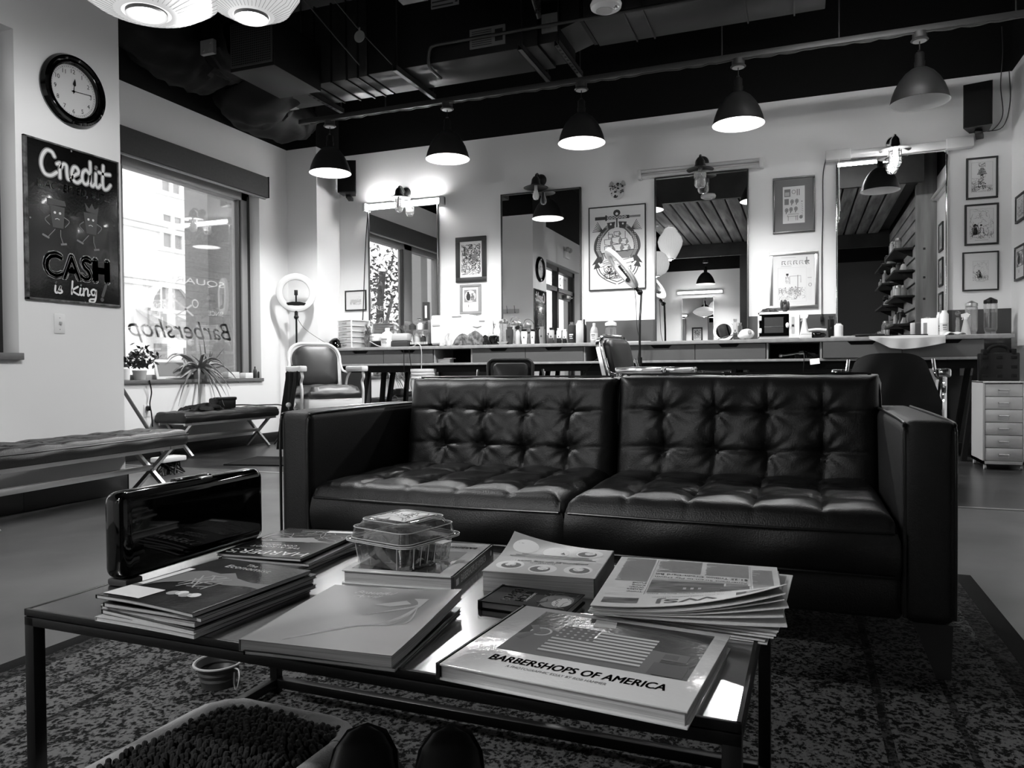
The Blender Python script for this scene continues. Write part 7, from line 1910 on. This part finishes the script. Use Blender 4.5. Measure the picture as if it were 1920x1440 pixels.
# --- clear clamshell of cookies
CB = TZ + 0.0268
t = thing('clamshell', 'clear plastic clamshell of dark cookies on the upside down photo book', 'food container', (-0.733, 1.305, CB), -14)
def rring(w_, h, r, z, n=6):
    P = []
    for cx, cy, a0 in ((w_ - r, h - r, 0), (-w_ + r, h - r, 90), (-w_ + r, -h + r, 180), (w_ - r, -h + r, 270)):
        for k in range(n + 1):
            a = R(a0 + 90 * k / n)
            P.append(V((cx + r * math.cos(a), cy + r * math.sin(a), z)))
    return P
def loft(b, rings, cap0=False, cap1=False, m=0):
    n = len(rings[0])
    vs = [p for r in rings for p in r]
    fs = [(i * n + k, i * n + (k + 1) % n, (i + 1) * n + (k + 1) % n, (i + 1) * n + k) for i in range(len(rings) - 1) for k in range(n)]
    if cap0: fs.append(tuple(reversed(range(n))))
    if cap1: fs.append(tuple((len(rings) - 1) * n + k for k in range(n)))
    return b.add(vs, fs, m)
b = MB(); loft(b, [rring(0.066, 0.066, 0.02, 0.001), rring(0.071, 0.071, 0.022, 0.03), rring(0.076, 0.076, 0.024, 0.046), rring(0.084, 0.084, 0.024, 0.047)], True); b.build('base', 'cglass', t)
b = MB(); loft(b, [rring(0.085, 0.085, 0.024, 0.049), rring(0.078, 0.078, 0.024, 0.051), rring(0.074, 0.074, 0.022, 0.072), rring(0.066, 0.066, 0.02, 0.076), rring(0.06, 0.06, 0.018, 0.086), rring(0.052, 0.052, 0.016, 0.088)], False, True); b.build('lid', 'cglass', t)
b = MB()
for w_, r, z in ((0.085, 0.024, 0.0475), (0.0855, 0.024, 0.0505), (0.0745, 0.022, 0.0725), (0.0605, 0.018, 0.0865), (0.078, 0.024, 0.0525)):
    P = rring(w_, w_, r, z)
    b.tube(P + P[:1], 0.0009, 5)
for s_ in (-1, 1): b.tube([(s_ * 0.05, -0.072, 0.004), (s_ * 0.055, -0.077, 0.045)], 0.0009, 5); b.tube([(0.072, s_ * 0.05, 0.004), (0.077, s_ * 0.055, 0.045)], 0.0009, 5)
for k in range(6): b.tube([(0.07, -0.05 + 0.02 * k, 0.006), (0.0755, -0.05 + 0.02 * k, 0.044)], 0.0008, 5)
b.build('moulded_ridges', 'cream', t)
b = MB(); b.box(-0.045, 0.045, -0.045, 0.045, 0.0885, 0.089)
F = Matrix.Translation((0, 0, 0.0893))
b.rect(F, -0.03, 0.034, -0.012, 0.03, 0, 1); squiggle(b, F, -0.042, 0.042, -0.042, 0.04, 26, 0.0022, 2, random.Random(8), 0.03, 0.0004)
b.build('lid_label', ['cream', 'white', 'inkg'], t)
b = MB(); b.box(0.086, 0.108, -0.006, 0.02, 0.047, 0.0485); b.build('tab', 'cream', t)
q = random.Random(3)
for k, (x, y, z, tx) in enumerate(((-0.045, -0.03, 0.012, 60), (-0.02, -0.035, 0.012, 62), (0.008, -0.03, 0.012, 58), (0.036, -0.028, 0.012, 63), (-0.04, 0.02, 0.012, 60), (-0.012, 0.022, 0.012, 64), (0.016, 0.024, 0.012, 57), (0.042, 0.02, 0.012, 62), (0.02, -0.004, 0.034, 35), (-0.025, -0.002, 0.034, 30))):
    b = MB()
    b.T = Matrix.Translation((0, 0, 0.018)) @ Matrix.Rotation(R(tx), 4, 'Y')
    b.grid(lambda u, v: V(((0.024 + 0.0016 * math.sin(9 * 2 * PI * u)) * math.sin(PI * v) ** 0.6 * math.cos(2 * PI * u), (0.024 + 0.0016 * math.sin(9 * 2 * PI * u)) * math.sin(PI * v) ** 0.6 * math.sin(2 * PI * u), 0.006 * math.cos(PI * v) + 0.0012 * math.sin(8 * u * PI + 5 * v))), 36, 10, 0, None, True)
    c = Matrix.Rotation(R(-14), 4, 'Z') @ V((x, y, z))
    tag(b.build('cookie', 'fruit', loc=(-0.733 + c.x, 1.305 + c.y, CB + c.z - 0.006), rz=-14), 'dark crinkled cookie inside the clear clamshell', 'cookie', 'cookies in the clamshell')

ZS[0] = 1.0
# ---------------------------------------------------------------- under the table
RZ = 0.0112
t = thing('pet_bowl', 'dark collapsible pet bowl with a bright rim on the rug', 'bowl', (-1.377, 1.498, RZ))
b = MB()
b.lathe([(0, 0.002), (0.04, 0.0), (0.042, 0.012), (0.046, 0.02), (0.044, 0.026), (0.05, 0.036), (0.048, 0.042), (0.055, 0.054), (0.058, 0.058), (0.053, 0.058), (0.046, 0.042), (0.048, 0.036), (0.042, 0.026), (0.044, 0.02), (0.038, 0.006), (0, 0.006)], n=40); b.build('body', mat('dark rubber', 0.05, 0.45), t)
b = MB(); b.tube([(0.0585 * math.cos(a * PI / 20), 0.0585 * math.sin(a * PI / 20), 0.058) for a in range(41)], 0.003, 8); b.build('rim', 'lgrey', t)
b = MB(); b.tube(spline([(0.055, -0.01, 0.054), (0.075, -0.012, 0.05), (0.082, -0.02, 0.03), (0.078, -0.026, 0.008), (0.068, -0.022, 0.02), (0.062, -0.014, 0.045)]), 0.0022, 6); b.build('clip', 'steel', t)
# pet bed
t = thing('pet_bed', 'chenille topped pet bed with a plush bolster rim under the table', 'pet bed', (-0.995, 0.93, RZ), -2)
hx, hy = 0.195, 0.36
P = rring(hx - 0.022, hy - 0.022, 0.075, 0.075, 10)
b = MB(); b.tube(P + P[:1], [0.023 + 0.0008 * math.sin(k * 2.1) for k in range(len(P) + 1)], 16, 0, None, False); b.build('bolster', 'bolster', t)
b = MB(); loft(b, [rring(hx - 0.012, hy - 0.012, 0.08, 0.0), rring(hx, hy, 0.09, 0.02), rring(hx - 0.01, hy - 0.01, 0.085, 0.06), rring(hx - 0.05, hy - 0.05, 0.06, 0.068)], True, True); b.build('cushion', 'bolster', t)
b = MB()
q = random.Random(17)
def cap_(b, p, d, L, r):
    x = d.orthogonal().normalized(); y = d.cross(x)
    n = 6
    rings = [(0, r * 0.8), (L * 0.5, r), (L - r * 0.6, r * 0.95), (L - r * 0.1, r * 0.55)]
    vs = [p + d * z + (x * math.cos(2 * PI * k / n) + y * math.sin(2 * PI * k / n)) * rr for z, rr in rings for k in range(n)] + [p + d * L]
    fs = [(i * n + k, i * n + (k + 1) % n, (i + 1) * n + (k + 1) % n, (i + 1) * n + k) for i in range(3) for k in range(n)] + [(3 * n + k, 3 * n + (k + 1) % n, 4 * n) for k in range(n)]
    b.add(vs, fs)
s_ = 0.0115
for i in range(int(2 * hx / s_)):
    for j in range(int(2 * hy / s_)):
        x, y = -hx + 0.03 + i * s_ + q.uniform(-0.003, 0.003), -hy + 0.03 + j * s_ + q.uniform(-0.003, 0.003)
        if abs(x) > hx - 0.038 or abs(y) > hy - 0.038 or (abs(x) > hx - 0.075 and abs(y) > hy - 0.075 and math.hypot(abs(x) - hx + 0.075, abs(y) - hy + 0.075) > 0.045): continue
        a = 2.4 * math.sin(9 * x + 2) + 2 * math.cos(8 * y + 1) + q.uniform(-0.7, 0.7)
        k = 0.35 + 0.35 * math.sin(11 * x - 7 * y) + q.uniform(0, 0.3)
        cap_(b, V((x, y, 0.066 + 0.014 * math.cos(7 * x) * math.cos(4 * y))), V((math.cos(a) * k, math.sin(a) * k, 1)).normalized(), q.uniform(0.024, 0.036), 0.0054)
o = b.build('chenille_pile', 'chenille', t)
o['kind'] = 'stuff'
# shoes of the person holding the camera
def shoe(label, loc, rz):
    t = thing('shoe', label, 'shoe', loc, rz, 'pair of shoes on the rug')
    t.rotation_euler = (R(52), 0, R(rz))
    HO = Matrix.Translation((0, 0.135, 0))
    st = [(-0.13, 0.028, 0.05), (-0.125, 0.034, 0.075), (-0.08, 0.036, 0.1), (-0.03, 0.034, 0.098), (0.02, 0.04, 0.078), (0.06, 0.048, 0.06), (0.1, 0.049, 0.05), (0.13, 0.042, 0.043), (0.15, 0.028, 0.034), (0.158, 0.012, 0.026)]
    b = MB(); b.T = HO
    def fn(u, v):
        k = v * (len(st) - 1)
        i = min(int(k), len(st) - 2)
        f_ = k - i
        f_ = f_ * f_ * (3 - 2 * f_)
        y, w_, h = [st[i][c] + (st[i + 1][c] - st[i][c]) * f_ for c in range(3)]
        a = PI * u
        return V((w_ * math.copysign(abs(math.cos(a)) ** 0.75, math.cos(a)), y, 0.018 + h * math.sin(a) ** 0.8))
    b.grid(fn, 24, 36); b.build('upper', mat('worn black leather', 0.008, 0.42, noise=0.5, nscale=10), t)
    b = MB(); b.T = HO
    out = [(0.03, -0.135), (0.04, -0.08), (0.036, -0.02), (0.046, 0.04), (0.054, 0.09), (0.048, 0.13), (0.03, 0.158), (0, 0.168), (-0.03, 0.158), (-0.048, 0.13), (-0.054, 0.09), (-0.046, 0.04), (-0.036, -0.02), (-0.04, -0.08), (-0.03, -0.135)]
    b.prism(out, 0.0, 0.02); b.build('sole', 'black', t)
    b = MB(); b.T = HO; b.tube([fn(0.12 + 0.76 * k / 16, 0.62) + V((0, -0.008 * math.sin(PI * k / 16), 0.001)) for k in range(17)], 0.0018, 6); b.build('toe_seam', 'dark', t)
    b = MB(); b.T = HO; b.lathe([(0.037, 0.08), (0.04, 0.12), (0.042, 0.15), (0.038, 0.15), (0.034, 0.1)], (0, -0.085, 0), 20); b.build('collar', 'black', t)
    return t
shoe('worn black round toed shoe beside the pet bed', (-0.557, 0.83, RZ), 22)
shoe('black round toed shoe standing apart on the rug', (-0.44, 0.87, RZ), 20)

# ---------------------------------------------------------------- what the mirrors show behind the camera
t = thing('wall_mirror', 'station mirror on the far wall seen inside the third mirror', 'mirror', (-2.25, -2.25, 0.9), 180, 'tall station mirrors')
b = MB(); b.box(-0.36, 0.36, -0.02, 0, 0.01, 1.58); b.build('mirror_pane', 'mirror', t)
b = MB()
for q_ in ((-0.37, -0.355, 0, 1.59), (0.355, 0.37, 0, 1.59), (-0.37, 0.37, 1.575, 1.59), (-0.37, 0.37, 0, 0.015)): b.box(q_[0], q_[1], -0.03, 0, q_[2], q_[3])
b.build('frame', 'steel', t)
t = thing('tube_light', 'lit tube light on the far wall seen inside the third mirror', 'tube light', (-2.2, -2.25, 2.6), 180)
b = MB(); b.box(-0.52, 0.52, -0.05, 0, -0.03, 0.04, 0, 0.005); b.build('housing', 'white', t)
b = MB(); b.rod((-0.5, -0.07, 0), (0.5, -0.07, 0), 0.02); b.build('tube', 'tube_on', t)
pendant('lit barn pendant near the far wall seen inside the third mirror', (-1.93, -1.0, 2.66), True, None)
t = thing('wall_console', 'white console below the far mirror seen inside the third mirror', 'console', (-2.25, -2.0, 0))
b = MB(); b.box(-0.7, 0.7, -0.24, 0.22, 0.86, 0.9); b.build('top', 'cream', t)
b = MB(); b.box(-0.65, 0.65, -0.2, 0.18, 0.1, 0.86); b.build('cupboard', 'white', t)
# coat hooks and frame on the end of the pillar
t = thing('coat_rack', 'pale coat hook rail on the pillar seen in the second mirror', 'coat rack', (-4.68, 3.785, 1.82), 180)
b = MB(); b.box(-0.2, 0.2, -0.018, 0, -0.035, 0.035, 0, 0.003); b.build('board', 'lgrey', t)
for x in (-0.14, 0.0, 0.14):
    b = MB(); b.tube(spline([(x, -0.018, -0.02), (x, -0.05, -0.03), (x, -0.055, 0.03), (x, -0.075, 0.09)]), 0.005, 6); b.build('hook', 'dsteel', t)
picture('black framed print on the pillar seen at the edge of the second mirror', 0.3, 0.45, 0.03, (-4.93, 3.77, 2.37), 180, art_scene, seed=40, margin=0.02)
t = thing('exit_lamp', 'twin headed emergency lamp above the door seen in the second mirror', 'emergency lamp', (-4.23, 1.9, 3.02), 90)
b = MB(); b.box(-0.11, 0.11, -0.06, 0, -0.07, 0.06, 0, 0.01); b.build('housing', 'white', t)
for x in (-0.08, 0.08):
    b = MB(); b.ell((x, -0.08, 0.09), (0.05, 0.045, 0.05), 14); b.build('lamp_head', 'lgrey', t)
# shelves on the slat wall with bottles
kinds = (('round', 'white', 'black', 'white bottle'), ('jar', 'jar', 'steel', 'glass jar'), ('can', 'dark', 'lgrey', 'dark bottle'), ('round', 'lgrey', 'white', 'grey bottle'), ('cone', 'cream', 'black', 'pale spray bottle'), ('can', 'white', 'white', 'white tub'))
names = ('lowest shelf', 'lower middle shelf', 'upper middle shelf', 'top shelf')
for bank, yc in enumerate((2.9, 1.15)):
    for k, z in enumerate((1.42, 1.83, 2.2, 2.52)):
        where = '%s of the %s bank seen in the right mirror' % (names[k], ('near', 'far')[bank])
        t = thing('wall_shelf', 'dark wooden wall shelf, ' + where, 'shelf', (1.53, yc, z), -90, 'shelves on the slat wall')
        b = MB(); b.box(-0.62, 0.62, -0.26, 0, 0, 0.03, 0, 0.003); b.build('board', 'wood_dark', t)
        for x in (-0.5, 0.5):
            b = MB(); b.prism([(0, 0), (0, -0.1), (-0.2, 0)], -0.01, 0.01, 0, Matrix.Translation((x, 0, 0)) @ fr((0, 0, 0), (0, 1, 0), (0, 0, 1))); b.build('bracket', 'black', t)
        n = 6 if bank == 0 else 4
        for j in range(n):
            kd = kinds[(j * 2 + k + bank) % 6]
            y = yc - 0.5 + (j + 0.5) / n + rnd.uniform(-0.03, 0.03)
            r = rnd.uniform(0.032, 0.05)
            xx = 1.53 - rnd.uniform(0.08, 0.19)
            bottle('%s, %s from the post on the %s, %s bank' % (kd[3], ('first', 'second', 'third', 'fourth', 'fifth', 'sixth')[n - 1 - j], ('lowest shelf', 'lower middle shelf', 'upper middle shelf', 'top shelf')[k], ('near', 'far')[bank]), 'bottle', xx - r, xx + r, z + 0.03 + rnd.uniform(0.12, 0.24), y, kd[0], kd[1], kd[2], 'bottles on the slat wall shelves', z=z + 0.03, top='spray' if kd[0] == 'cone' else 'cap')
# tube light high on the right wall
t = thing('tube_light', 'unlit batten light high on the right wall seen in the right mirror', 'tube light', (1.77, 4.55, 3.15), -90)
b = MB(); b.box(-0.62, 0.62, -0.06, 0, -0.04, 0.04, 0, 0.008); b.build('housing', 'white', t)
b = MB(); b.rod((-0.58, -0.075, -0.02), (0.58, -0.075, -0.02), 0.018); b.build('tube', 'frost', t)
